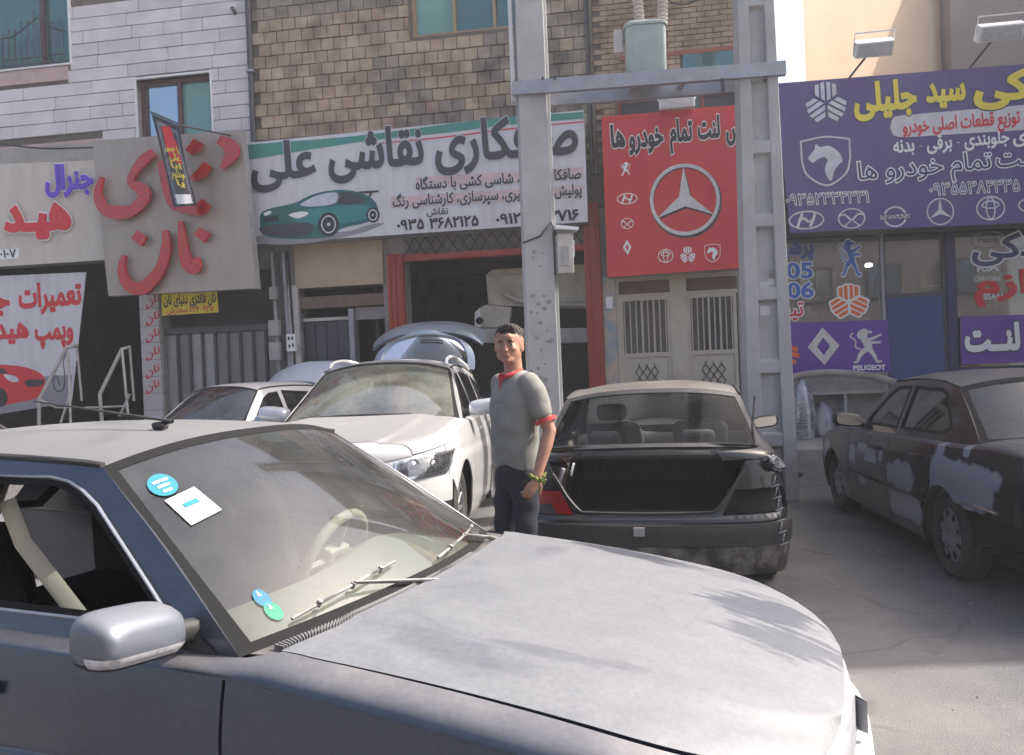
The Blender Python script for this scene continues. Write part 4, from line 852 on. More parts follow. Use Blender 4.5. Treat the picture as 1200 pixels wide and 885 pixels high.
text('لنــت', PB, 1131, 1196, 410, 40, i_white, rb2, .06, .012, -.03, outline=i_dark, ow=.03); text('جلوبندی', PB, 1205, 1330, 406, 40, i_white, rb2, .06, .012, -.03, outline=i_dark, ow=.03)
# ------------------------------------------------------------------ lamps on the signs
def floodlight(lbl, pl, px, py, w, h, arm):
    r = empty('floodlight', lbl, 'floodlight', group='floodlights over the shop signs' if arm else None)
    o = pl.at(px, py, .55 if arm else .15); s = (o - C_O).length / F_PX; W, H = w * s / 2, h * s / 2
    mm = Matrix.Translation(o) @ Matrix.Rotation(-FA, 4, 'Z') @ Matrix.Rotation(math.radians(35 if arm else 8), 4, 'X')
    Mb().box(-W, W, -.05, .10, -H, H, mm).build('lamp_housing', m_white, r, bevel=.01); Mb().box(-W * .88, W * .88, -.06, -.052, -H * .8, H * .8, mm).build('lens', i_silver, r)
    Mb().tube([mm @ Vector((-W - .01, .02, 0)), mm @ Vector((-W - .01, .04, H + .1)), mm @ Vector((W + .01, .04, H + .1)), mm @ Vector((W + .01, .02, 0))], .012, 6).build('bracket', m_white, r)
    for k in range(5): x = -W * .8 + k * W * .4; Mb().box(x - .006, x + .006, .101, .13, -H * .8, H * .8, mm).build('cooling_fin', m_galv, r)
    if arm: Mb().tube([pl.at(*arm, -.2), o + Vector((0, 0, .02))], .016, 6).build('arm', m_steeld, r)
floodlight('white floodlight on a bent arm above the left part of the purple sign', PLP, 1024, 57, 36, 15, (994, 93)); floodlight('white floodlight on an arm above the right end of the purple sign', PLP, 1172, 38, 40, 15, (1137, 79))
floodlight('small white floodlight standing on the top edge of the red sign', PLR, 793, 117, 38, 18, None)
# ------------------------------------------------------------------ power poles
def pole_base(px, D): v = ray(px, 560); t = D / v.y; return Vector((v.x * t, D, 0))
pr = pole_base(903, 9.0); prx, pry = pr.x, pr.y
RP = empty('power_pole', 'wide recessed concrete power pole at the right end of the crossbeam', 'power pole', (prx, pry, 0), math.radians(-5), 'concrete power poles')
H_ = 8.6
def hw(z): return .265 - .0128 * z
def taper(b, x0, x1, y0, y1, z0, z1): b.hexa([(x0(z0), y0, z0), (x1(z0), y0, z0), (x1(z0), y1, z0), (x0(z0), y1, z0)], [(x0(z1), y0, z1), (x1(z1), y0, z1), (x1(z1), y1, z1), (x0(z1), y1, z1)])
for s in (-1, 1):
    b = Mb(); taper(b, (lambda z: -hw(z)) if s < 0 else (lambda z: hw(z) * .44), (lambda z: -hw(z) * .40) if s < 0 else (lambda z: hw(z)), -.16, .16, 0, H_); b.build('pole_flange', m_pole, RP, bevel=.012)
b = Mb(); taper(b, lambda z: -hw(z) * .42, lambda z: hw(z) * .46, -.10, .05, 0, H_); b.build('pole_web', m_pole, RP)
for k in range(11):
    z = .62 + k * .80; b = Mb(); z2 = z + .13
    b.hexa([(-hw(z) * .41, -.152, z), (hw(z) * .45, -.152, z), (hw(z) * .45, -.101, z - .03), (-hw(z) * .41, -.101, z - .03)], [(-hw(z2) * .41, -.152, z2), (hw(z2) * .45, -.152, z2), (hw(z2) * .45, -.101, z2 + .02), (-hw(z2) * .41, -.101, z2 + .02)]); b.build('pole_rib', m_pole, RP)
for k in range(7):
    z = 1.7 + random.random() * .9; x = random.uniform(-.09, .09); Mb().box(x - .05, x + .05, -.1045, -.1015, z, z + random.uniform(.08, .2)).build('paper_scrap', i_silver if k % 2 else m_conc, RP)
pl_ = pole_base(643, 9.25)
LP = empty('power_pole', 'narrow plain concrete power pole with a meter box, left of the other pole', 'power pole', (pl_.x, pl_.y, 0), math.radians(4), 'concrete power poles')
b = Mb(); taper(b, lambda z: -.205 + .004 * z, lambda z: .155 - .004 * z, -.14, .14, 0, H_); b.build('pole_shaft', m_pole, LP, bevel=.012)
b = Mb(); taper(b, lambda z: .157 - .004 * z, lambda z: .20 - .004 * z, -.05, .17, 0, H_); b.build('pole_flange', m_pole, LP, bevel=.008)
Mb().box(-.25, -.215, -.06, .06, 4.6, H_).build('white_pipe', m_white, LP)
for k in range(26):
    z = random.uniform(1.3, 2.9); x = random.uniform(-.17, .1); a_ = random.uniform(.015, .045); b = random.uniform(0, 6)
    P = [(x + a_ * math.cos(t) * random.uniform(.5, 1), z + a_ * .8 * math.sin(t) * random.uniform(.5, 1)) for t in np.linspace(0, 6.1, 9)]
    link('chip_mark', mesh([(p[0], -.1425, p[1]) for p in P], [tuple(range(9))]), m_concd, LP)
Mb().tube([(-.20, -.145, 2.98), (0, -.155, 3.05), (.12, -.165, 3.2), (.2, -.16, 3.0)], .01, 6).build('tie_wire', m_black, LP)
zb = 2.62; mbx = empty('meter_cabinet', 'pale metal cabinet with glaring white cover on the side of the narrow pole', 'cabinet', (pl_.x + .26, pl_.y - .08, zb), math.radians(12)); mbx.scale = (.8, .8, .85)
Mb().box(-.11, .12, -.12, .12, .0, .52).build('cabinet_body', m_whited, mbx, bevel=.012); Mb().hexa([(-.14, -.17, .58), (.19, -.17, .56), (.19, .15, .56), (-.14, .15, .58)], [(-.14, -.17, .63), (.19, -.17, .60), (.19, .15, .60), (-.14, .15, .63)]).build('cabinet_cover', m_white, mbx)
Mb().box(-.06, .05, -.135, -.121, .1, .36).build('door_plate', m_conc, mbx); Mb().box(.121, .15, -.08, .07, .22, .44).build('side_box', m_galv, mbx, bevel=.008)
# crossbeam carried by the two poles
cy = lambda x: pl_.y + (pry - pl_.y) * (x - pl_.x) / (prx - pl_.x)
CBp = Plane(Vector((pl_.x, pl_.y - .2, 0)), Vector((pry - pl_.y, -(prx - pl_.x), 0)))
XB = empty('crossbeam', 'grey steel double crossbeam bolted across the two concrete poles', 'beam')
for off, nm in ((0, 'channel'), (-.46, 'channel')):
    a, b, c, d = CBp.at(600, 94), CBp.at(921, 72), CBp.at(921, 86), CBp.at(600, 108); sh_ = -CBp.n * (-off) if off else Vector()
    zt_ = (a.z + b.z) / 2 + .0; zbm = zt_ - .15; A_, B_ = a.copy(), b.copy(); q1 = [Vector((A_.x, A_.y, zbm)), Vector((B_.x, B_.y, zbm)), Vector((B_.x, B_.y, zt_)), Vector((A_.x, A_.y, zt_))]
    q1 = [p + CBp.n * off for p in q1]; k = Mb()
    k.hexa(q1, [p - CBp.n * .012 for p in q1]); dn = [p - CBp.n * .07 * (1 if off == 0 else 1) for p in q1]
    for zz in (0, 2): e = Vector((0, 0, .012 if zz == 0 else -.012)); k.hexa([q1[zz] - CBp.n * .0125, q1[(zz + 1) % 4 if zz == 0 else 3] - CBp.n * .0125, q1[1 if zz == 0 else 3] - CBp.n * .0125 + e, q1[zz] - CBp.n * .0125 + e], [dn[zz], dn[1 if zz == 0 else 3], dn[1 if zz == 0 else 3] + e, dn[zz] + e])
    k.build(nm, m_galv, XB)
    ZT = zt_
for x in (745, 805): p = CBp.at(x, 84); Mb().hexa([Vector((p.x - .03, p.y + .06, ZT - .1)), Vector((p.x + .03, p.y + .06, ZT - .1)), Vector((p.x + .03, p.y + .42, ZT - .1)), Vector((p.x - .03, p.y + .42, ZT - .1))], [Vector((p.x - .03, p.y + .06, ZT - .02)), Vector((p.x + .03, p.y + .06, ZT - .02)), Vector((p.x + .03, p.y + .42, ZT - .02)), Vector((p.x - .03, p.y + .42, ZT - .02))]).build('cross_piece', m_galv, XB)
for x in (636, 898, 650): p = CBp.at(x, 92); Mb().tube([p + CBp.n * .03 + Vector((0, 0, .0)), p - CBp.n * .52], .014, 6).build('bolt', m_steeld, XB)
Mb().tube([CBp.at(846, 92, .02), CBp.at(848, 108, .02)], .02, 6).build('clamp', m_steeld, XB)
# transformer on the beam
tp = CBp.at(757, 80, -.26); TF = empty('transformer', 'grey-green oil transformer tank with ribbed insulators standing on the crossbeam', 'transformer', (tp.x, tp.y, ZT + .002), math.radians(-5))
def rr(w, d, r, n=5): return [(sx * (w - r) + r * math.cos(t), sy * (d - r) + r * math.sin(t)) for sx, sy, t0 in ((1, 1, 0), (-1, 1, 90), (-1, -1, 180), (1, -1, 270)) for t in [math.radians(t0 + 90 * k / n) for k in range(n + 1)]]
def loft(b, prof, w, d, r):
    n = len(rr(w, d, r)); V = []
    for z, s in prof: V += [(x * s, y * s, z) for x, y in rr(w, d, r)]
    b.add(V, [(i * n + k, i * n + (k + 1) % n, (i + 1) * n + (k + 1) % n, (i + 1) * n + k) for i in range(len(prof) - 1) for k in range(n)] + [tuple(range(n - 1, -1, -1)), tuple((len(prof) - 1) * n + k for k in range(n))]); return b
loft(Mb(), [(0, .90), (.03, .97), (.54, 1)], .225, .19, .09).build('tank', m_tank, TF, 40); loft(Mb(), [(.542, 1.07), (.57, 1.07), (.59, .98)], .225, .19, .09).build('lid', m_tank, TF, 40)
for x in (-.02, .17):
    prof = [(.03, .59)] + [(r, .60 + k * .045 + dz) for k in range(12) for r, dz in ((.035, 0), (.062, .012), (.062, .022), (.035, .035))] + [(.02, 1.2)]
    Mb().lathe(prof, 16, T4((x, 0, 0), ry=.05 if x > 0 else -.05)).build('insulator', m_porc, TF, 40)
Mb().box(-.35, -.25, -.05, .05, .30, .56).build('side_box', m_porc, TF, bevel=.01); Mb().box(-.26, -.2, -.02, .02, .42, .46).build('side_bracket', m_galv, TF)
wr = empty('power_wires', 'loose black wires running up from the transformer insulators', 'wires')
Mb().tube(sm([(tp.x, tp.y, ZT + 1.2), (tp.x - .1, tp.y, ZT + 1.45), (tp.x - .5, tp.y + .1, ZT + 1.7), (tp.x - 1.2, tp.y + .3, ZT + 2.6)], 5), .01, 5).build('wire', m_black, wr); Mb().tube(sm([(tp.x + .2, tp.y, ZT + .9), (tp.x + .45, tp.y - .1, ZT + .78), (tp.x + .7, tp.y - .1, ZT + .95), (tp.x + .9, tp.y, ZT + 1.6)], 5), .01, 5).build('wire', m_black, wr)
# ------------------------------------------------------------------ things on the raised pavement
def stack_bowls(loc, lbl):
    r = empty('bowl_stack', lbl, 'bowls', loc); k = 0
    for k in range(12): Mb().lathe([(.09, k * .045), (.105, k * .045 + .005), (.125, k * .045 + .035), (.128, k * .045 + .035), (.1, k * .045 + .002)], 18).build('bowl', m_steel if k % 2 else i_silver, r, 40)
    m = bpy.data.materials.get('thin_plastic') or glass('thin_plastic', (.9, .92, .95), .32, (.65, .67, .75), 1, 6, .15, .12)
    b = Mb(); prof = [(.15, .0), (.155, .3), (.14, .58), (.10, .72), (.04, .80), (.02, .9)]; b.lathe(prof, 18); me = fix(mesh(b.v, b.f), 60)
    for v in me.vertices: a = math.atan2(v.co.y, v.co.x); v.co.x *= 1 + .12 * math.sin(a * 5 + v.co.z * 9); v.co.y *= 1 + .12 * math.cos(a * 4 + v.co.z * 13)
    link('plastic_bag', me, m, r)
def on_pav(px, py): p = Plane((0, 0, ZP), (0, 0, 1)).at(px, py); return p
q = on_pav(942, 514); stack_bowls(tuple(q), 'stack of metal bowls in a clear bag on the raised pavement')
def bag(loc, s, lbl):
    r = empty('plastic_sack', lbl, 'sack', loc, group='plastic sacks by the shop'); bm = bmesh.new(); bmesh.ops.create_icosphere(bm, subdivisions=4, radius=1)
    for v in bm.verts:
        c = v.co; n = math.sin(c.x * 7 + c.z * 4) * .08 + math.sin(c.y * 11 - c.z * 6) * .06 + math.sin(c.x * 17 + c.y * 13) * .03
        c *= 1 + n; c.z = max(c.z, -.75); c.z += .75; c.x *= .62 * (1 - .25 * max(0, c.z - .9)); c.y *= .62; c *= s
    me = bpy.data.meshes.new('mesh'); bm.to_mesh(me); bm.free(); me.shade_smooth(); link('sack_body', me, m_sack, r); Mb().lathe([(.05 * s, 1.55 * s), (.03 * s, 1.68 * s), (.09 * s, 1.85 * s)], 9).build('knot', m_sack, r, 50)
m_sack = M('white_plastic', (.42, .43, .50), .35, c2=(.55, .56, .60), scale=9, bump=.5, bscale=22)
q = on_pav(963, 512); bag((q.x + .05, q.y + .12, ZP), .30, 'bulging whitish sack behind the bowls'); bag((q.x + .32, q.y + .2, ZP), .24, 'smaller tied whitish sack right of the others')
bp_ = empty('spare_bumper', 'grey spare car bumper leaning under the purple banner', 'bumper')
Mb().tube([FAC.at(*p, off=.35) for p in sm([(915, 452), (935, 441), (975, 437), (1020, 441), (1050, 449)], 5)], .035, 8, flat=2).build('bumper_skin', m_whited, bp_, 50); bx = FAC.at(980, 475, .3)
bn = empty('metal_bench', 'low grey metal bench with spare parts under the purple banner', 'bench'); bq = [FAC.at(x, 470, .3) for x in (925, 1060)]
Mb().hexa([Vector((bq[0].x, bq[0].y, 1.05)), Vector((bq[1].x, bq[1].y, 1.05)), Vector((bq[1].x, bq[1].y + .25, 1.05)), Vector((bq[0].x, bq[0].y + .25, 1.05))], [Vector((bq[0].x, bq[0].y, 1.09)), Vector((bq[1].x, bq[1].y, 1.09)), Vector((bq[1].x, bq[1].y + .25, 1.09)), Vector((bq[0].x, bq[0].y + .25, 1.09))]).build('seat', m_conc, bn)
for t in (.05, .5, .95): p = bq[0].lerp(bq[1], t); Mb().box(p.x - .02, p.x + .02, p.y + .02, p.y + .22, ZP, 1.05).build('leg', m_steel, bn)
fm = empty('floor_jack', 'black oily metal frame lying on the ground beside the wide pole', 'car part'); g0 = Plane((0, 0, .1), (0, 0, 1)).at(950, 560)
Mb().tube([(g0.x - .2, g0.y, .15), (g0.x + .35, g0.y + .1, .12), (g0.x + .4, g0.y + .35, .1), (g0.x - .1, g0.y + .3, .12), (g0.x - .2, g0.y, .15)], .035, 8).build('frame', m_black, fm, 50); Mb().tube([(g0.x, g0.y + .1, .0), (g0.x + .1, g0.y + .12, .22)], .05, 8).build('knuckle', m_steeld, fm, 50)
# ------------------------------------------------------------------ cars: every panel is a region of a curved sheet
def curve(pts, smooth=True):
    P = sm(pts, 8) if smooth and len(pts) > 2 else list(pts); P = sorted(P); X = [p[0] for p in P]; Y = [p[1] for p in P]
    return lambda x: float(np.interp(x, X, Y))
def sstep(a, b, x): t = min(1, max(0, (x - a) / (b - a))); return t * t * (3 - 2 * t)
class Body:
    def __init__(s, D):
        s.D = D; n = D.get('n', 2.6); W, xn, xt, cf, cr = D['W'], D['xn'], D['xt'], D['cf'], D['cr']; P = []
        for k in range(61): f = math.radians(90 * (1 - k / 60)); P.append((xt + cr - cr * math.sin(f) ** (2 / n), W * math.cos(f) ** (2 / n) if f < 1.5707 else 0))
        for k in range(1, 60): P.append((xt + cr + (xn - cf - xt - cr) * k / 60, W))
        for k in range(61): f = math.radians(90 * k / 60); P.append((xn - cf + cf * math.sin(f) ** (2 / n), W * max(0, math.cos(f)) ** (2 / n)))
        xm, L = (xn + xt) / 2, (xn - xt) / 2; P = np.array([(x, y * (1 - D.get('bow', .05) * ((x - xm) / L) ** 2)) for x, y in P])
        d = np.hypot(*np.diff(P, axis=0).T); S = np.concatenate([[0], np.cumsum(d)]); k0 = np.interp(0, P[:, 0], S); S -= k0
        s.S, s.X, s.Y = S, P[:, 0], P[:, 1]; s.smax, s.smin = S[-1], S[0]
        g = np.gradient(P, S, axis=0); nn = np.stack([g[:, 1], -g[:, 0]], 1) * -1; nn /= np.linalg.norm(nn, axis=1)[:, None]; nn = -nn if nn[90, 1] < 0 else nn
        s.NX, s.NY = nn[:, 0], nn[:, 1]
        s.ps, s.pf, s.pr = curve(D['side']), curve(D['front']), curve(D['rear']); s.zs = curve(D['zs']); s.hc = curve(D['hc']); s.zr = curve(D['rail'])
        E = [s.B(q, s.zs(float(np.interp(q, S, s.X))), 1) for q in S]; ex = np.maximum.accumulate([e[0] for e in E]); s.EX = ex + np.arange(len(ex)) * 1e-7; s.EY = np.array([max(0, e[1]) for e in E])
        s.xa0, (s.xa1, s.za1), s.xc0, (s.xc1, s.zc1) = D['A0'], D['A1'], D['C0'], D['C1']
    def B(s, q, z, sd=1, off=0.):
        x, y, nx, ny = (float(np.interp(q, s.S, a)) for a in (s.X, s.Y, s.NX, s.NY)); w = abs(nx) ** 1.5
        i = s.ps(z) * (1 - w) + (s.pf(z) if nx > 0 else s.pr(z)) * w - off
        return (x - nx * i, sd * max(0, y - ny * i), z)
    def FQ(s, q, z, off=0.): return s.B(s.smax - abs(q), z, 1 if q >= 0 else -1, off)
    def RQ(s, q, z, off=0.): return s.B(s.smin + abs(q), z, 1 if q >= 0 else -1, off)
    def qx(s, x): return s.smax - float(np.interp(x, s.X, s.S))          # front q of a side position
    def ye(s, x): return float(np.interp(x, s.EX, s.EY))
    def T(s, x, u, off=0.):
        u = max(-1, min(1, u)); v = math.copysign(1 - (1 - abs(u)) ** 2, u); p = s.D.get('p', 6)
        r = s.D.get('ridge', 0); z = s.zs(x) + s.hc(x) * math.sqrt(max(0, 1 - abs(v) ** p)) + off
        if r and x > -1: z += r * (1 - sstep(.60, .70, abs(v))) * sstep(.78, .3, x) if False else r * (1 - sstep(.58, .70, abs(v)))
        return (x, v * s.ye(x), z)
    def zg(s, x): return s.zs(x) + s.hc(x) * math.sqrt(1 - .93 ** s.D.get('p', 6))
    def G(s, x, z, sd=1, off=0.):
        h = z - s.zg(x); return (x, sd * (.93 * s.ye(x) - s.D['tb'] * h - s.D.get('tc', .12) * h * h + off), z)
    def roof(s, a, u, off=0.):
        xr = s.xa1 + (s.xc1 - s.xa1) * a; zr = s.zr(xr); y = s.G(xr, zr)[1]
        return (xr + ((1 - a) * s.D['bf'] - a * s.D['br']) * (1 - u * u), u * y, zr + s.D['rc'] * (1 - abs(u) ** 2.6) + off)
    def W(s, u, t, off=0.):
        z0 = s.zg(s.xa0); a = s.G(s.xa0 + (s.xa1 - s.xa0) * t, z0 + (s.za1 - z0) * t); m = 1 - u * u; k = 1 - abs(u) ** 2.6
        bw = s.D['bb'] + (s.D['bf'] - s.D['bb']) * t; bul = .03 * 4 * t * (1 - t) * s.D.get('wbul', 1)
        n = Vector((.55, 0, .83)); return tuple(Vector((a[0] + bw * m, u * a[1], a[2] + (s.D['cb'] * (1 - t) * m + s.D['rc'] * t * k))) + n * (bul * m + off))
    def R(s, u, t, off=0.):
        z0 = s.zg(s.xc0); a = s.G(s.xc0 + (s.xc1 - s.xc0) * t, z0 + (s.zc1 - z0) * t); m = 1 - u * u; k = 1 - abs(u) ** 2.6
        bw = s.D['rb'] + (s.D['br'] - s.D['rb']) * t; n = Vector((-.6, 0, .8)); return tuple(Vector((a[0] - bw * m, u * a[1], a[2] + (s.D['cb'] * (1 - t) * m + s.D['rc'] * t * k))) + n * off)
def archpts(cx, cz, r, a0, a1, n=16): return [(cx + r * math.cos(math.radians(a0 + (a1 - a0) * k / n)), cz + r * math.sin(math.radians(a0 + (a1 - a0) * k / n))) for k in range(n + 1)]
def samp(f, a, b, n=12): return [(a + (b - a) * k / n, f(a + (b - a) * k / n)) for k in range(n + 1)]
def ringpoly(p, w):
    c = (sum(q[0] for q in p) / len(p), sum(q[1] for q in p) / len(p)); out = []; N = len(p)
    for i in range(N):
        a, b, d = Vector(p[i - 1]), Vector(p[i]), Vector(p[(i + 1) % N]); e1 = (b - a).normalized(); e2 = (d - b).normalized(); n1 = Vector((-e1.y, e1.x)); n2 = Vector((-e2.y, e2.x)); n = (n1 + n2)
        if n.length < 1e-6: n = n1
        n = n.normalized() / max(.4, n.normalized().dot(n1)); ar = sum(p[j][0] * p[(j + 1) % N][1] - p[(j + 1) % N][0] * p[j][1] for j in range(N)); out.append(tuple(b + n * w * (1 if ar > 0 else -1)))
    return out
def rbox(name, c, size, bev, mat, par, rot_=(0, 0, 0), smooth=True):
    o = Mb().box(-size[0] / 2, size[0] / 2, -size[1] / 2, size[1] / 2, -size[2] / 2, size[2] / 2, T4(c, *rot_)).build(name, mat, par)
    b = o.modifiers.new('bevel', 'BEVEL'); b.width = bev; b.segments = 4; o.data.shade_smooth(); return o
m_tyre = M('tyre_rubber', (.025, .025, .026), .85, c2=(.06, .055, .05), scale=6, bump=.2); m_rim = M('alloy', (.45, .45, .46), .35, .7, var=.1); m_hub = M('hubcap_grey', (.36, .37, .38), .45, .3, c2=(.12, .12, .12), scale=14)
m_blk = M('black_trim', (.02, .02, .022), .55, c2=(.05, .048, .045), scale=5); m_seal = M('seal_rubber', (.012, .012, .013), .85, spec=.2); m_chrome = M('chrome', (.72, .72, .72), .18, .9, var=.03)
m_under = M('underbody', (.012, .012, .012), .9); m_cloth = M('grey_cloth', (.045, .045, .047), .95, var=.3, scale=30, bump=.2); m_beige_tr = M('beige_trim', (.36, .33, .25), .7, var=.1, scale=8); m_olive = M('olive_trim', (.15, .14, .11), .8, var=.15)
m_lens = glass('lamp_lens', (.85, .88, .9), .05, (.6, .6, .6), 1, 5, .03, .10); m_refl = M('lamp_reflector', (.75, .75, .77), .15, .9, var=.1, scale=20); m_redl = M('tail_lamp_red', (.42, .012, .018), .15, var=.15, scale=3, spec=.8, coat=.7); m_amb = M('amber_lens', (.7, .25, .04), .2, spec=.8)
def wheel(par, x, y, r, style, w=.19, rr_=.62, name='wheel'):
    wh = bpy.data.objects.new(name, None); COL.objects.link(wh); wh.parent = par; sd = 1 if y > 0 else -1; wh.location = (x, y - sd * w / 2, r); wh.empty_display_size = .1
    A = Matrix.Rotation(-sd * math.pi / 2, 4, 'X'); ri = r * rr_; h = w / 2
    prof = [(ri, -h * .85), (r * .86, -h), (r * .965, -h * .8), (r, -h * .55), (r, h * .55), (r * .965, h * .8), (r * .86, h), (ri + .02, h * .95), (ri, h * .82)]
    Mb().lathe(prof, 40, A).build('tyre', m_tyre, wh, 30)
    if style == 'cap':
        b = Mb().lathe([(.001, h * .80), (r * .16, h * .80), (r * .2, h * .74), (ri * .62, h * .86), (ri * .98, h * .72), (ri, h * .6), (ri, -h * .5)], 40, A).build('rim', m_hub, wh, 35)
        for k in range(9):
            a = 2 * math.pi * k / 9; mm = A @ T4((math.cos(a) * ri * .78, math.sin(a) * ri * .78, h * .83), rz=a); Mb().box(-ri * .13, ri * .13, -ri * .07, ri * .07, -.004, .004, mm).build('slot', m_under, wh)
    else:
        Mb().lathe([(ri, h * .85), (ri * .95, h * .8), (ri * .93, h * .3), (ri * .93, -h * .8)], 40, A).build('rim', m_rim, wh, 35)
        for k in range(style):
            a = 2 * math.pi * k / style; mm = A @ Matrix.Rotation(a, 4, 'Z'); wd_ = ri * (.10 if style > 8 else .16)
            Mb().hexa([mm @ Vector(q) for q in ((ri * .1, -wd_, h * .3), (ri * .95, -wd_ * .55, h * .55), (ri * .95, wd_ * .55, h * .55), (ri * .1, wd_, h * .3))], [mm @ Vector(q) for q in ((ri * .1, -wd_, h * .55), (ri * .95, -wd_ * .5, h * .75), (ri * .95, wd_ * .5, h * .75), (ri * .1, wd_, h * .55))]).build('spoke', m_rim, wh, bevel=.004)
        Mb().lathe([(.001, h * .62), (ri * .18, h * .6), (ri * .2, h * .4), (ri * .2, 0)], 20, A).build('hub', m_rim, wh, 35); Mb().lathe([(.001, -h * .1), (ri * .8, -h * .1), (ri * .8, -h * .2)], 24, A).build('brake_disc', m_steel, wh, 35)
    return wh
def seat(par, x, y, mat, s=1., bench=False):
    w = 1.15 if bench else .47
    o = rbox('seat', (x, y, .46), (.50, w, .16), .06, mat, par, (0, -.1, 0)); b = rbox('backrest', (x - .30, y, .70 if bench else .78), (.15, w * .96, .44 if bench else .60), .06, mat, par, (0, -.28, 0))
    for dy in ((-.34, .34) if bench else (0,)): rbox('headrest', (x - .44 + (.08 if bench else 0), y + dy, 1.00 if bench else 1.17), (.10, .25, .14), .045, mat, par, (0, -.2, 0))
def car(name, label, pose, D, mats, opts, group=None):
    """mats: paint, dash, seat, bumper ; opts: flags"""
    B = Body(D); x0, y0, yaw = pose[:3]; r = empty(name, label, 'car', (x0, y0, pose[3] if len(pose) > 3 else 0), yaw, group)
    if len(pose) > 4: r.rotation_euler = (0, pose[4], yaw)
    mp, mb = mats['paint'], mats.get('bumper', mats['paint']); xa, xb = 0., -D['wb']; ra = D['ra']; rz_ = D['rw']; sill = .2; gp = .005
    zt = lambda a, b, n=14: samp(B.zs, a, b, n)
    th = .012; res = opts.get('res', .06)
    dx = D['doors']                                                 # door cuts x: front edge, B post, rear edge
    far = opts.get('far', False)
    for sd in (1, -1):
        f = lambda s_, z, sd=sd: B.B(s_, z, sd)
        up = (0, sd, 0); xf = D['fx']
        # front wing
        P = zt(dx[0] + gp, xf) + [(xf, D['bt'])] + [(xa + ra + .02, D['bt'])] + archpts(xa, rz_, ra, 28, 180) + [(xa - ra, sill), (dx[0] + gp, sill)]
        w = patch('front_wing', [P], f, res, opts.get('wing', mp), r, th, out=up)
        xg = D['hf'] - .05
        tp = [(dx[0] - .02, 1), (xg, 1), (xg, D['uh'] + .006)] + [(x, D['uh'] + .006) for x in np.linspace(xg, D['cx'] + .0, 12)[1:]] + [(D['cx'] - .08, D['uh'] + .006), (B.xa0 + .02, .735), (dx[0] - .02, .735)]
        patch('wing_top', [[(a, sd * b) for a, b in tp]], B.T, (res, .05), opts.get('wing', mp), r, th, (res, .05), out=(0, 0, 1))
        # doors
        P = zt(dx[0] - gp, dx[1] + gp) + [(dx[1] + gp, sill), (dx[0] - gp, sill)]
        if opts.get('door_off') != sd: patch('door', [P[::1]], f, res, opts.get('door', mp), r, th, out=up)
        rear_arch = archpts(xb, rz_, ra, 0, 180); P = zt(dx[1] - gp, dx[2] + gp) + [(dx[2] + gp, rz_ + math.sqrt(max(0, (ra + .012) ** 2 - (dx[2] - xb) ** 2)) if abs(dx[2] - xb) < ra else sill)]
        if abs(dx[2] - xb) < ra: P += [q for q in archpts(xb, rz_, ra + .012, 90, 0, 20) if q[0] > dx[2] + gp + .005] + [(xb + ra + .012, sill)]
        P += [(dx[1] - gp, sill)]
        d2 = patch('door', [P], f, res, opts.get('rdoor', mp), r, th, out=up)
        # rear quarter
        xr = D['rx']; P = zt(dx[2] - gp, xr) + [(xr, D['bt']), (xb - ra - .02, D['bt'])] + [q for q in archpts(xb, rz_, ra, 150, 0, 20) if q[0] < dx[2] - gp - .004] + [(dx[2] - gp, rz_ + math.sqrt(max(0, ra ** 2 - (dx[2] - gp - xb) ** 2)) if abs(dx[2] - xb) < ra else sill)]
        patch('rear_wing', [P], f, res, opts.get('qtr', mp), r, th, out=up)
        if not opts.get('hatch'):
            xq = D['xt'] + .10; tq = [(dx[0] - .02, 1), (xq, 1), (xq, D['ud'] + .006), (D['dkx'], D['ud'] + .006), (B.xc0 - .0, .735), (dx[0] - .02, .735)]
        else: tq = [(dx[0] - .02, 1), (xr, 1), (xr, .735), (dx[0] - .02, .735)]
        patch('waistline', [[(a, sd * b) for a, b in tq]], B.T, (res, .05), opts.get('qtr', mp), r, th, (res, .05), out=(0, 0, 1))
        # cabin side with window openings
        g = lambda x, z, sd=sd: B.G(x, z, sd); rail = samp(B.zr, B.xa1, B.xc1, 16)
        outl_ = samp(B.zg, B.xc0, B.xa0, 20) + sm([(B.xa0, B.zg(B.xa0)), (B.xa0 + (B.xa1 - B.xa0) * .5, B.zg(B.xa0) + (B.za1 - B.zg(B.xa0)) * .5 + .012), (B.xa1, B.za1)], 5)[1:-1] + rail + sm([(B.xc1, B.zc1), (B.xc1 + (B.xc0 - B.xc1) * .5, B.zc1 + (B.zg(B.xc0) - B.zc1) * .5 + .01), (B.xc0, B.zg(B.xc0))], 5)[1:-1]
        wins = D['wins']; patch('cabin_side', [outl_] + [w_[::-1] for w_ in wins], g, res * .8, mats.get('pillar', mp), r, .02, out=up)
        for k, w_ in enumerate(wins):
            patch('window_seal', [w_, ringpoly(w_, .022)[::-1]], lambda x, z, sd=sd: B.G(x, z, sd, .003), .08, m_seal, r, .012, out=up)
            if D.get('chrome'): Mb().tube([B.G(x, z, sd, .006) for x, z in w_ + w_[:1]], .006, 6).build('window_trim', D['chrome'], r, 60)
            if not ((opts.get('open_window') == sd or opts.get('door_off') == sd) and k == 0): patch('window', [ringpoly(w_, .016)], lambda x, z, sd=sd: B.G(x, z, sd, -.008), .12, mats.get('sglass', mats['glass']), r, out=up)
        Mb().tube([B.G(x, B.zr(x) + .004, sd, .002) for x in np.linspace(B.xa1, B.xc1, 20)], .010, 6).build('drip_rail', D.get('rail_mat', m_blk), r, 60)
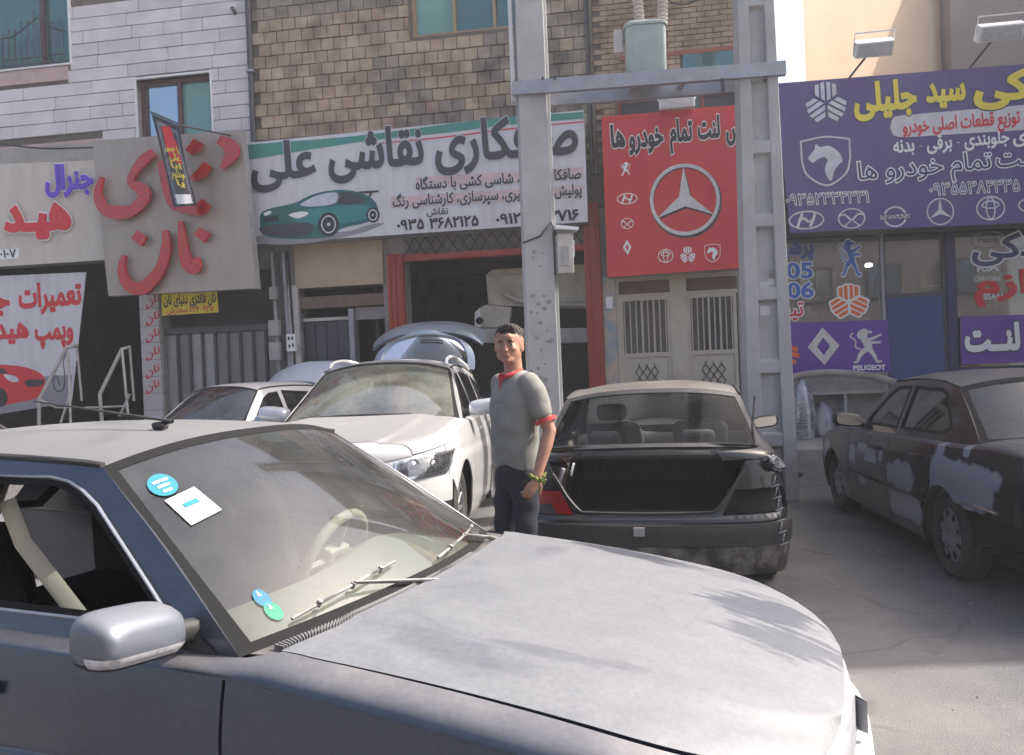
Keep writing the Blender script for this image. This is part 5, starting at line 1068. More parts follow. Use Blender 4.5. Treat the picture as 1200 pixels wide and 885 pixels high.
        if 'crease' in D:
            zc = D['crease']; Mb().tube([B.B(x, zc, sd, .000) for x in np.linspace(xf - .1, xa + ra + .06, 3)] if False else [B.B(x, zc, sd, .002) for x in np.linspace(dx[0] + .03, dx[2] + .02, 24)], .014, 6, flat=.5).build('side_moulding', opts.get('moulding', mp), r, 60)
        for dxx in (dx[0], dx[1]):
            if far: continue
            hx = dxx - .78 if dxx == dx[0] else dx[2] + .28; h_ = B.B(hx, B.zs(hx) - .10, sd, .012); rbox('door_handle', h_, (.15, .02, .035), .008, opts.get('handle', m_blk), r)
        # sill, wheel house
        Mb().add([B.B(x, sill + .02, sd, -.02) for x in np.linspace(xa - ra, xb + ra, 6)] + [B.B(x, sill - .04, sd, -.09) for x in np.linspace(xa - ra, xb + ra, 6)], [(i, i + 1, i + 7, i + 6) for i in range(5)]).build('sill', m_blk, r)
        for cx in (xa, xb):
            b = Mb(); yy = B.ye(cx); n = 14; V = []
            for k in range(n + 1):
                a = math.pi * k / n; V += [(cx + (ra + .0) * math.cos(a), sd * (yy + .02 - .035), rz_ + (ra) * math.sin(a)), (cx + ra * math.cos(a), sd * (yy - .34), rz_ + ra * math.sin(a))]
            b.add(V, [(2 * k, 2 * k + 1, 2 * k + 3, 2 * k + 2) for k in range(n)]).build('wheel_house', m_under, r)
            wheel(r, cx, sd * (B.B(cx, rz_, 1)[1] - .012 - .012), rz_, opts.get('wheel', 'cap'))
        # mirror
        if opts.get('mirror', True) and not (opts.get('no_mirror') == sd):
            mx_ = D['mx']; b0 = B.G(mx_, B.zg(mx_) + .04, sd); ms = D.get('ms', 1.); c = Vector((mx_ + .02, b0[1] + sd * .17 * ms, b0[2] + .05 * ms))
            prof = [(-.045, .72), (-.03, .95), (.0, 1), (.035, .93), (.062, .78), (.078, .52), (.086, .22)]; N = 40; V = []
            for dx_, sc_ in prof:
                for k in range(N):
                    a = 2 * math.pi * (k + .5) / N; ca, sa = math.cos(a), math.sin(a); yy_ = math.copysign(abs(ca) ** .5, ca) * .125 * ms * (sc_ * .35 + .65); zz_ = math.copysign(abs(sa) ** .55, sa) * .066 * ms * (sc_ * .9 + .1)
                    V.append((c.x + dx_ * ms, c.y + sd * (yy_ + dx_ * .12) * 1., c.z + zz_ + (yy_ * .12)))
            groups_ = {'mirror': [], 'lower_shell': [], 'indicator': []}
            for i in range(len(prof) - 1):
                for k in range(N):
                    sa = math.sin(2 * math.pi * (k + 1) / N); zr_ = -abs(sa) ** .55 * (prof[i][1] + prof[i + 1][1]) / 2 if sa < 0 else 1; g_ = 'mirror' if not opts.get('repeater') or zr_ > -.52 else 'lower_shell'; groups_[g_].append((i * N + k, i * N + (k + 1) % N, (i + 1) * N + (k + 1) % N, (i + 1) * N + k))
            groups_['mirror'].append(tuple((len(prof) - 1) * N + k for k in range(N)))
            mo = Mb().add(V, groups_['mirror']).build('mirror', opts.get('mirror_mat', m_blk), r, 50)
            if opts.get('repeater'):
                mi_ = M('clear_indicator', (.45, .46, .49), .12, .3, c2=(.75, .75, .78), scale=70)
                Mb().add(V, groups_['lower_shell']).build('lower_shell', m_blk, mo, 50); 
                scs = [q[1] for q in prof[2:]][::-1]; dxs = [q[0] for q in prof[2:]][::-1]; RV = []; nt = 14
                for j in range(nt * 2 - 1):
                    for zf in (.34, .46, .58, .70):
                        t = j / (nt - 1) if j < nt else (2 * nt - 2 - j) / (nt - 1); t = math.sin(t * math.pi / 2); sc_ = .97 - (.97 - zf) * t; dd = float(np.interp(sc_, scs, dxs)) + .003; sa = min(1, (zf / sc_)) ** (1 / .55); ca = math.sqrt(max(0, 1 - sa * sa))
                        yy_ = (1 if j < nt else -1) * ca ** .5 * .127 * ms * (sc_ * .35 + .65); RV.append((c.x + dd * ms, c.y + sd * (yy_ + dd * .12), c.z - zf * .066 * ms * 1.0 + yy_ * .12))
                Mb().add(RV, [(4 * j + i, 4 * j + i + 1, 4 * j + i + 5, 4 * j + i + 4) for j in range(2 * nt - 2) for i in range(3)]).build('indicator', mi_, mo, 50)
            Mb().add([(q[0] + .004, q[1], q[2]) for q in V[:N]], [tuple(range(N))]).build('mirror_glass', m_chrome, mo)
            Mb().tube([(mx_ + .03, b0[1] - sd * .01, b0[2] + .0), (mx_ + .03, b0[1] + sd * .04, b0[2] + .012), (c.x + .02, c.y - sd * .08, c.z - .03)], [.045, .04, .035], 10, flat=.7).build('mirror_arm', m_blk, mo, 60)
            Mb().add([B.G(*q, sd, .006) for q in ((mx_ + .14, B.zg(mx_ + .14) + .004), (mx_ - .06, B.zg(mx_ - .06) + .004), (mx_ - .06, B.zg(mx_) + .11), )], [(0, 1, 2)]).build('mirror_base', m_blk, mo)
    # bonnet
    uh, cx_ = D['uh'], D['cx']; hf = D['hf']
    fe = [(hf - .05 * (abs(u) / uh) ** 3, u) for u in np.linspace(-uh + opts.get('gap', 0), uh - opts.get('gap', 0), 13)]; be = [(cx_ - D.get('hb', .09) * (abs(u) / uh) ** 2.2 + .0, u) for u in np.linspace(uh, -uh, 13)]
    if opts.get('bonnet', True): patch('bonnet', [fe + be], B.T, (res, .06), opts.get('hood', mp), r, .012, (res * .8, .05), out=(0, 0, 1))
    if opts.get('nose_panel', True): patch('nose_panel', [[(hf - .045, -1), (D['xn'] - .012, -1), (D['xn'] - .012, 1), (hf - .045, 1)]], lambda x, u: B.T(x, u, -.006 if not opts.get('low_nose') else -.03), (.03, .06), opts.get('nose_mat', mp), r, .01, (.02, .05), out=(0, 0, 1))
    # under-bonnet darkness, cowl grille
    co = [(q[0] - .012, q[1]) for q in be[::-1]]
    def cowl(a, t, off=0.):
        i = np.interp(a, [-1, 1], [0, len(co) - 1]); k = int(min(i, len(co) - 2)); f_ = i - k; x = co[k][0] * (1 - f_) + co[k + 1][0] * f_; u = co[k][1] * (1 - f_) + co[k + 1][1] * f_
        p, q = Vector(B.T(x, u)), Vector(B.W(a * .97, .0)); p.z -= .012; return p.lerp(q, t) + Vector((0, 0, off))
    V = [cowl(a, t) for a in np.linspace(-1, 1, 25) for t in (0, .5, 1)]; Mb().add(V, [(3 * i + j, 3 * i + j + 1, 3 * i + 4 + j, 3 * i + 3 + j) for i in range(24) for j in (0, 1)]).build('cowl', m_blk if not opts.get('cowl') else opts['cowl'], r, 60)
    if opts.get('detail'):
        g_ = Mb()
        for a in np.linspace(-.95, .25, 74):
            p, q = cowl(a, .05, .002), cowl(a, .52, .004); d = (cowl(a + .006, .05, .002) - p); g_.hexa([p, p + d, q + d, q], [v + Vector((0, 0, .010)) for v in (p, p + d, q + d, q)])
        tag(g_.build('cowl_ribs', opts['ribs'], r), kind='stuff')
    # roof
    ro = [(-.995, -.0), (0, 1)] and [(a, u) for a, u in [(0, -1), (0, 1), (1, 1), (1, -1)]]
    rp_ = patch('roof', [ro], B.roof, (.06, .06), opts.get('roof', mp), r, .015, (.05, .06), out=(0, 0, 1))
    # windscreen
    wo = [(-1, 0), (1, 0), (1, 1), (-1, 1)]; wi = [(-.945, .04), (.945, .04), (.95, .955), (-.95, .955)]
    patch('windscreen_seal', [wo, wi[::-1]], B.W, (.06, .1), m_seal, r, .015, (.08, .1), out=(1, 0, 1)); patch('windscreen', [[(a * 1.0, b) for a, b in [(-.955, .03), (.955, .03), (.96, .965), (-.96, .965)]]], lambda a, b: B.W(a, b, -.002), (.08, .1), mats['glass'], r, 0, (.08, .1), out=(1, 0, 1))
    if not opts.get('hatch'):
        patch('rear_window_seal', [[(-1, 0), (1, 0), (1, 1), (-1, 1)], [(-.93, .06), (-.93, .93), (.93, .93), (.93, .06)]], B.R, (.08, .1), m_seal if not opts.get('rframe') else opts['rframe'], r, .015, (.08, .1), out=(-1, 0, 1)); patch('rear_window', [[(-.94, .05), (.94, .05), (.94, .94), (-.94, .94)]], lambda a, b: B.R(a, b, -.004), (.08, .1), mats.get('rglass', mats['glass']), r, 0, (.08, .1), out=(-1, 0, 1))
        if opts.get('lid', True):
            ud, dk = D['ud'], D['dkx']; patch('boot_lid', [[(dk, u) for u in np.linspace(-ud, ud, 9)] + [(D['xt'] + .10, u) for u in np.linspace(ud, -ud, 9)]], B.T, (res, .06), mp, r, .012, (res, .06), out=(0, 0, 1))
    # interior
    if not opts.get('bare'):
        sm_, dm_ = mats.get('seat', m_cloth), mats.get('dash', m_cloth); zb_ = B.zg(B.xa0); k = (zb_ - .93)
        yi = B.ye(B.xa0) * .9
        dsh = Mb(); V = []
        pr_ = [(B.xa0 + D['bb'] * .7, zb_ - .07), (B.xa0 - .10, zb_ - .01), (B.xa0 - .28, zb_ + .005), (B.xa0 - .36, zb_ - .03), (B.xa0 - .40, zb_ - .14), (B.xa0 - .30, zb_ - .34), (B.xa0, zb_ - .36)]
        for j, y in enumerate(np.linspace(-yi, yi, 13)):
            for x, z in pr_: V.append((x - (.03 * (abs(y) / yi) ** 2), y, z + (.045 * math.exp(-((y - .36) / .2) ** 2) if x < B.xa0 - .15 else 0)))
        m_ = len(pr_); dsh.add(V, [(j * m_ + i, j * m_ + (i + 1) % m_, (j + 1) * m_ + (i + 1) % m_, (j + 1) * m_ + i) for j in range(12) for i in range(m_)]).build('dashboard', dm_, r, 50)
        sc_ = Vector((B.xa0 - .48, .36, zb_ - .04)); mm = T4(sc_, ry=-1.15); n = 28
        swh = Mb().tube([mm @ Vector((.185 * math.cos(a), .185 * math.sin(a), 0)) for a in np.linspace(0, 2 * math.pi, n)], .021, 10, False).build('steering_wheel', mats.get('wheelm', m_cloth), r, 60)
        Mb().box(-.05, .05, -.07, .07, -.02, .03, mm).build('horn_pad', mats.get('wheelm', m_cloth), swh, bevel=.012)
        for a in (0, math.pi, -math.pi / 2): Mb().tube([mm @ Vector((.05 * math.cos(a + 1.57), .05 * math.sin(a + 1.57), 0)), mm @ Vector((.18 * math.cos(a + 1.57), .18 * math.sin(a + 1.57), 0))], .012, 6).build('spoke', mats.get('wheelm', m_cloth), swh)
        Mb().tube([mm @ Vector((0, 0, -.02)), mm @ Vector((0, 0, -.3))], .03, 8).build('column', m_cloth, swh)
        for y in (.36, -.36): seat(r, D['sx'] + (D.get('sdrv', 0) if y > 0 else 0), y, sm_)
        seat(r, D['sx'] - .85, 0, sm_, bench=True)
        Mb().box(D['sx'] - 1.5, B.xa0 - .05, -.70, .70, .24, .28).build('floor_pan', m_under, r)
        for sd in (1, -1):
            V = [B.B(x, z, sd, -.055) for x in np.linspace(dx[0] - .02 if opts.get('door_off') != sd else dx[1] - .03, dx[2] - .25, 10) for z in (.26, B.zs(x) + .015)]; Mb().add(V, [(2 * i, 2 * i + 1, 2 * i + 3, 2 * i + 2) for i in range(9)]).build('door_trim', mats.get('trim', m_olive), r, 60)
            Mb().tube([B.G(dx[1] + .02, z, sd, -.03) for z in np.linspace(B.zg(dx[1]), B.zr(dx[1]) - .01, 6)], .035, 8, flat=.4).build('inner_post', mats.get('trim', m_olive), r, 60)
        p = Vector(B.W(0, .93)) + Vector((-.09, 0, -.07)); rbox('rear_view_mirror', p, (.03, .22, .065), .02, m_blk, r, (0, .2, 0)); Mb().tube([p, p + Vector((.06, 0, .07))], .01, 6).build('mirror_stem', m_blk, r)
        V = [Vector(B.roof(a, u, -.03)) for a in np.linspace(.02, .98, 8) for u in np.linspace(-.96, .96, 9)]; Mb().add(V, [(i * 9 + j, i * 9 + j + 1, i * 9 + 10 + j, i * 9 + 9 + j) for i in range(7) for j in range(8)]).build('headlining', mats.get('liner', m_olive), r, 60)
    Mb().box(xb - .55, xa + .45, -.58, .58, .17, .24).build('floor', m_under, r)
    return r, B
# -------------------------------------------------- the long low saloon seen three times
WIN1 = lambda f: f
SAL = dict(W=.845, xn=.80, xt=-3.60, cf=.55, cr=.36, n=2.8, bow=.055, wb=2.67, ra=.345, rw=.30,
    side=[(.14, .07), (.22, .035), (.36, .012), (.52, .0), (.64, .0), (.655, .006), (.72, .008), (.80, .018), (.86, .030), (.92, .048), (1.0, .07)],
    front=[(.14, .12), (.22, .06), (.34, .02), (.45, .0), (.53, .0), (.56, .035), (.66, .05), (.74, .07), (1, .1)],
    rear=[(.14, .12), (.24, .05), (.36, .01), (.50, .0), (.56, .012), (.60, .045), (.75, .05), (.9, .07), (1.05, .09)],
    zs=[(.85, .575), (.78, .60), (.62, .66), (.35, .735), (0, .795), (-.4, .845), (-.62, .865), (-1.6, .885), (-2.9, .915), (-3.35, .93), (-3.62, .925)],
    hc=[(.85, .045), (.7, .085), (.3, .085), (-.4, .075), (-.75, .045), (-1.5, .04), (-2.8, .045), (-3.1, .075), (-3.45, .075), (-3.62, .06)],
    ridge=.010, p=6, A0=-.60, A1=(-1.20, 1.325), C0=-3.06, C1=(-2.45, 1.305), tb=.36, tc=.12, bf=.07, bb=.17, br=.07, rb=.14, rc=.065, cb=.03,
    rail=[(-1.15, 1.32), (-1.3, 1.335), (-1.7, 1.352), (-2.1, 1.348), (-2.4, 1.315), (-2.5, 1.295)],
    doors=(-.60, -1.66, -2.50), fx=.50, bt=.545, uh=.66, cx=-.42, hf=.735, rx=-3.30, ud=.62, dkx=-3.10, mx=-.86, sx=-1.52)
_r = curve(SAL['rail'])
SAL['wins'] = [[(-.80, .945), (-1.62, .955), (-1.60, 1.30)] + [(-1.38, 1.297), (-1.30, 1.285), (-1.24, 1.262), (-1.17, 1.225), (-1.02, 1.115), (-.90, 1.025)],
    [(-1.69, .957), (-2.46, .975), (-2.60, 1.03), (-2.50, 1.11), (-2.36, 1.235), (-2.28, 1.275), (-2.18, 1.296), (-1.68, 1.303)]]
m_glassn = glass('car_glass', (.70, .77, .76), .055, (.40, .39, .36), .8, 2.0, .02, .03); m_glasst = glass('tinted_glass', (.38, .42, .42), .06, (.4, .4, .38), 1., 2., .02, .05); m_glassd = glass('dark_tint', (.12, .12, .14), .05, (.3, .3, .3), 1., 2., .03, .05)
# -------------------------------------------------- the near car
pn_ = paint('blue_grey_paint', (.055, .066, .095), (.30, .28, .26), .55, .28, .6, up=(.65, .98)); 
def hoodpaint(name):
    m = paint(name, (.055, .066, .095), (.172, .178, .188), .88, .30, .55, up=(.2, .7), dthr=(.55, .8), drough=.55)
    return m
m_hood = hoodpaint('dusty_bonnet_paint')
# finger-wiped patches in the dust of the bonnet
def wiped(m, spots):
    n, l = m.node_tree.nodes, m.node_tree.links; b = n['Principled BSDF']; src = b.inputs['Base Color'].links[0].from_socket; base = [x for x in n if x.type == 'RGB'][0]
    mixn = src.node; fac = mixn.inputs[0].links[0].from_socket; tc = [x for x in n if x.type == 'TEX_COORD'][0]; acc = None
    nz = n.new('ShaderNodeTexNoise'); nz.inputs['Scale'].default_value = 14; nz.inputs['Detail'].default_value = 6; mpn = n.new('ShaderNodeMapping'); mpn.inputs['Scale'].default_value = (.5, 3, 1); mpn.inputs['Rotation'].default_value = (0, 0, .5); l.new(tc.outputs['Object'], mpn.inputs[0]); l.new(mpn.outputs[0], nz.inputs[0])
    for (x, y, rx, ry, a, st) in spots:
        mp = n.new('ShaderNodeMapping'); mp.vector_type = 'TEXTURE'; mp.inputs['Location'].default_value = (x, y, 0); mp.inputs['Rotation'].default_value = (0, 0, a); mp.inputs['Scale'].default_value = (rx, ry, 1000); l.new(tc.outputs['Object'], mp.inputs[0])
        ln = n.new('ShaderNodeVectorMath'); ln.operation = 'LENGTH'; l.new(mp.outputs[0], ln.inputs[0]); ad = n.new('ShaderNodeMath'); ad.operation = 'MULTIPLY_ADD'; l.new(nz.outputs[0], ad.inputs[0]); ad.inputs[1].default_value = 2.2; l.new(ln.outputs['Value'], ad.inputs[2])
        mr = n.new('ShaderNodeMapRange'); mr.inputs[1].default_value = 1.75; mr.inputs[2].default_value = 2.05; mr.inputs[3].default_value = st; mr.inputs[4].default_value = 0; l.new(ad.outputs[0], mr.inputs[0]); o = mr.outputs[0]
        if acc: mx = n.new('ShaderNodeMath'); mx.operation = 'MAXIMUM'; l.new(acc, mx.inputs[0]); l.new(o, mx.inputs[1]); acc = mx.outputs[0]
        else: acc = o
    iv = n.new('ShaderNodeMath'); iv.operation = 'SUBTRACT'; iv.inputs[0].default_value = 1; l.new(acc, iv.inputs[1]); mu = n.new('ShaderNodeMath'); mu.operation = 'MULTIPLY'; l.new(fac, mu.inputs[0]); l.new(iv.outputs[0], mu.inputs[1])
    for lk in list(l):
        if lk.from_socket == fac and lk.to_node != mu: t = lk.to_socket; l.remove(lk); l.new(mu.outputs[0], t)
wiped(m_hood, [(.02, .62, .26, .09, -.2, .6), (.52, .28, .20, .15, .5, .5), (.60, .08, .20, .14, .4, .4), (.10, -.47, .22, .04, .15, .2)])
def mottle(m):
    n, l = m.node_tree.nodes, m.node_tree.links; b = n['Principled BSDF']; src = b.inputs['Base Color'].links[0].from_socket; tc = [x for x in n if x.type == 'TEX_COORD'][0]
    for sc, lo, hi, a, c in ((9, .35, .7, .94, 1.05), (60, .3, .75, .90, 1.10), (260, .62, .72, 1., 1.35)):
        z = n.new('ShaderNodeTexNoise'); z.inputs['Scale'].default_value = sc; z.inputs['Detail'].default_value = 7; l.new(tc.outputs['Object'], z.inputs[0]); r = n.new('ShaderNodeMapRange'); r.inputs[1].default_value = lo; r.inputs[2].default_value = hi; r.inputs[3].default_value = a; r.inputs[4].default_value = c; l.new(z.outputs[0], r.inputs[0])
        v = n.new('ShaderNodeVectorMath'); v.operation = 'SCALE'; l.new(src, v.inputs[0]); l.new(r.outputs[0], v.inputs['Scale']); src = v.outputs[0]
    l.new(src, b.inputs['Base Color'])
mottle(m_hood); mottle(pn_)
D = dict(SAL); D['chrome'] = M('window_bright_trim', (.40, .42, .46), .3, .6, var=.05); D['ms'] = 1.02; D['mx'] = -.80; D['crease'] = .63; D['sx'] = -1.85; D['sdrv'] = .42
NEAR_POSE = (.16, 2.40, -.37)
near, NB = car('parked_car', 'dusty blue-grey saloon in the foreground with stickers and wipers on its windscreen', NEAR_POSE, D,
    dict(paint=pn_, glass=glass('dusty_windscreen', (.66, .73, .72), .10, (.36, .36, .35), .9, 2.6, .02, .04), sglass=glass('side_glass', (.92, .95, .94), .03, (.4, .4, .38), .5, 2., .02, .0), seat=m_cloth, dash=M('dash_vinyl', (.22, .205, .16), .75, var=.1, scale=8), wheelm=m_beige_tr, trim=m_olive, liner=m_olive, bumper=pn_),
    dict(hood=m_hood, roof=paint('dusty_roof_paint', (.055, .066, .095), (.150, .150, .150), .9, .3, .5, up=(.3, .8), dthr=(.5, .85)), open_window=-1, no_mirror=1, repeater=True, mirror_mat=paint('mirror_paint', (.13, .145, .175), (.19, .19, .195), .5, .42, .35, coat=.2), detail=True, gap=.022, low_nose=True, nose_mat=m_steel, ribs=M('cowl_plastic', (.16, .16, .165), .7), cowl=M('cowl_dust', (.05, .05, .052), .8, c2=(.13, .12, .11), scale=9), res=.045))
def nose(B, r, mb, lamp=True, grille=True, bt=.545):
    q1 = B.qx(.36); top = .545
    patch('front_bumper', [[(-q1, .20), (q1, .20), (q1, top), (-q1, top)]], B.FQ, .06, mb, r, .012, out=(1, 0, 0))
    V = [B.FQ(q, top, -d) for q in np.linspace(-q1, q1, 40) for d in (0, .07)]; Mb().add(V, [(2 * i, 2 * i + 1, 2 * i + 3, 2 * i + 2) for i in range(39)]).build('bumper_top', mb, r, 60)
    zt_ = lambda q: B.zs(B.B(B.smax - abs(q), .6)[0]) - .004; qf = B.qx(SAL['fx'])
    for s in (-1, 1):
        a, b = s * (qf - .01), s * .32; P = [(a, .565), (b, .565), (b, zt_(b) - .012)] + [(q, zt_(q) - .004) for q in np.linspace(b, a, 8)]
        patch('headlight', [P], lambda q, z: B.FQ(q, z, -.03), .05, m_refl, r, out=(1, 0, 0)); patch('headlight_lens', [P], lambda q, z: B.FQ(q, z, .0), .05, m_lens, r, out=(1, 0, 0))
    patch('grille', [[(-.31, .565), (.31, .565), (.31, .625), (-.31, .625)]], lambda q, z: B.FQ(q, z, -.02), .05, m_blk, r, out=(1, 0, 0))
    for k in range(4): Mb().tube([B.FQ(q, .575 + k * .014, -.01) for q in np.linspace(-.3, .3, 8)], .004, 5).build('grille_bar', m_chrome, r)
m_bump = M('primed_bumper', (.50, .50, .50), .5, c2=(.36, .36, .37), scale=4, det=8, thr=(.45, .6))
nose(NB, near, m_bump)
# clutter in the gap between bonnet and bumper
for k, (x, y, rz__) in enumerate(((.70, -.30, .4), (.72, -.12, 1.2))): rbox('bracket', (x, y, .548), (.08, .03, .012), .005, m_steel, near, (0, .2, rz__))
# wipers
def wiper(a, b, piv, parent, B):
    w = Mb().tube([B.W(a[0] + (b[0] - a[0]) * t, a[1] + (b[1] - a[1]) * t, .012 + .010 * math.sin(t * 3.14)) for t in np.linspace(0, 1, 12)], .005, 6).build('wiper_blade', m_wip, parent, 60)
    Mb().tube([B.W(a[0] + (b[0] - a[0]) * t, a[1] + (b[1] - a[1]) * t, .020) for t in np.linspace(.18, .82, 6)], .006, 6, flat=.6).build('wiper_bridge', m_wip, w, 60)
    for t in (.2, .5, .8): Mb().tube([B.W(a[0] + (b[0] - a[0]) * t, a[1] + (b[1] - a[1]) * t, .01), B.W(a[0] + (b[0] - a[0]) * t, a[1] + (b[1] - a[1]) * t, .028)], .008, 6).build('wiper_clip', m_wip, w)
    m = ((a[0] + b[0]) / 2, (a[1] + b[1]) / 2); pv = Vector(B.W(piv[0], piv[1], .02))
    Mb().tube([pv, pv.lerp(Vector(B.W(*m, .035)), .4) + Vector((0, 0, .006)), Vector(B.W(*m, .028))], [.013, .009, .006], 7, flat=.6).build('wiper_arm', m_wip, w, 60); Mb().lathe([(.001, .02), (.02, .018), (.024, 0), (.024, -.03)], 12, T4(pv)).build('wiper_pivot', m_blk, w, 50)
m_wip = M('worn_wiper_metal', (.12, .12, .125), .6, .2, c2=(.30, .29, .28), scale=16)
wiper((-.80, .055), (-.24, .11), (.10, -.12), near, NB); wiper((.02, .05), (.74, .09), (.86, -.10), near, NB)
# stickers on the glass
def gsticker(name, u, t, ru, rt, mat, off, poly=None, lab=None):
    P = poly or circ(0, 0, 1, 1, 24); o = patch(name, [[(u + x * ru, t + y * rt) for x, y in P]], lambda a, b: NB.W(a, b, off), .2, mat, near, 0, .2, out=(1, 0, 1))
    if lab: o['label'] = lab
    return o
i_cyan = M('sticker_cyan', (.03, .20, .26), .4); i_lblue = M('sticker_blue', (.02, .14, .24), .4); i_mint = M('sticker_green', (.02, .22, .12), .4); i_pale = M('sticker_pale', (.62, .70, .68), .5)
gsticker('round_sticker', -.835, .80, .062, .062, i_cyan, .003, lab='round cyan sticker'); gsticker('square_sticker', -.785, .655, .078, .085, i_pale, .003, [(-.9, -1), (1.0, -.8), (.75, .95), (-1.15, .8)], lab='pale square sticker')
gsticker('sticker_print', -.79, .665, .035, .03, i_cyan, .005, [(-1, -.4), (1, -.3), (.8, .5), (-1.1, .4)])
gsticker('round_sticker', -.825, .178, .026, .040, i_lblue, .003, lab='small blue round sticker'); gsticker('round_sticker', -.822, .115, .027, .040, i_mint, .003, lab='small green round sticker')
for k in range(3): gsticker('sticker_print', -.835, .82 - k * .028, .036 - k * .008, .006, i_white, .005, [(-1, -1), (1, -1), (1, 1), (-1, 1)])
for u, t in ((-.825, .178), (-.822, .115)): gsticker('sticker_print', u - .003, t + .02, .006, .011, i_white, .005, [(-1, -1), (1, -1), (0, 1)])
# seat belt and boot of the near window
Mb().tube([NB.G(-1.60, 1.22, -1, -.055), NB.G(-1.52, 1.10, -1, -.09), NB.G(-1.30, .90, -1, -.16)], .024, 8, flat=.18).build('seat_belt', m_beige_tr, near, 60)
Mb().tube(sm([(-1.62, .62, 1.18), (-1.56, .64, 1.05), (-1.50, .62, .92), (-1.42, .58, .75)], 4), .024, 8, flat=.2).build('seat_belt', M('belt_cloth', (.55, .52, .42), .8), near, 60); rbox('belt_guide', (-1.60, .60, 1.10), (.06, .02, .03), .008, m_beige_tr, near, (0, .5, 0))
Mb().tube([NB.roof(.18, -.35, .012), NB.roof(.12, -.35, .03), Vector(NB.roof(.55, -.42, .10))], [.012, .006, .003], 6).build('aerial', m_blk, near, 60)
rbox('aerial_foot', NB.roof(.16, -.35, .012), (.05, .03, .02), .008, m_blk, near)
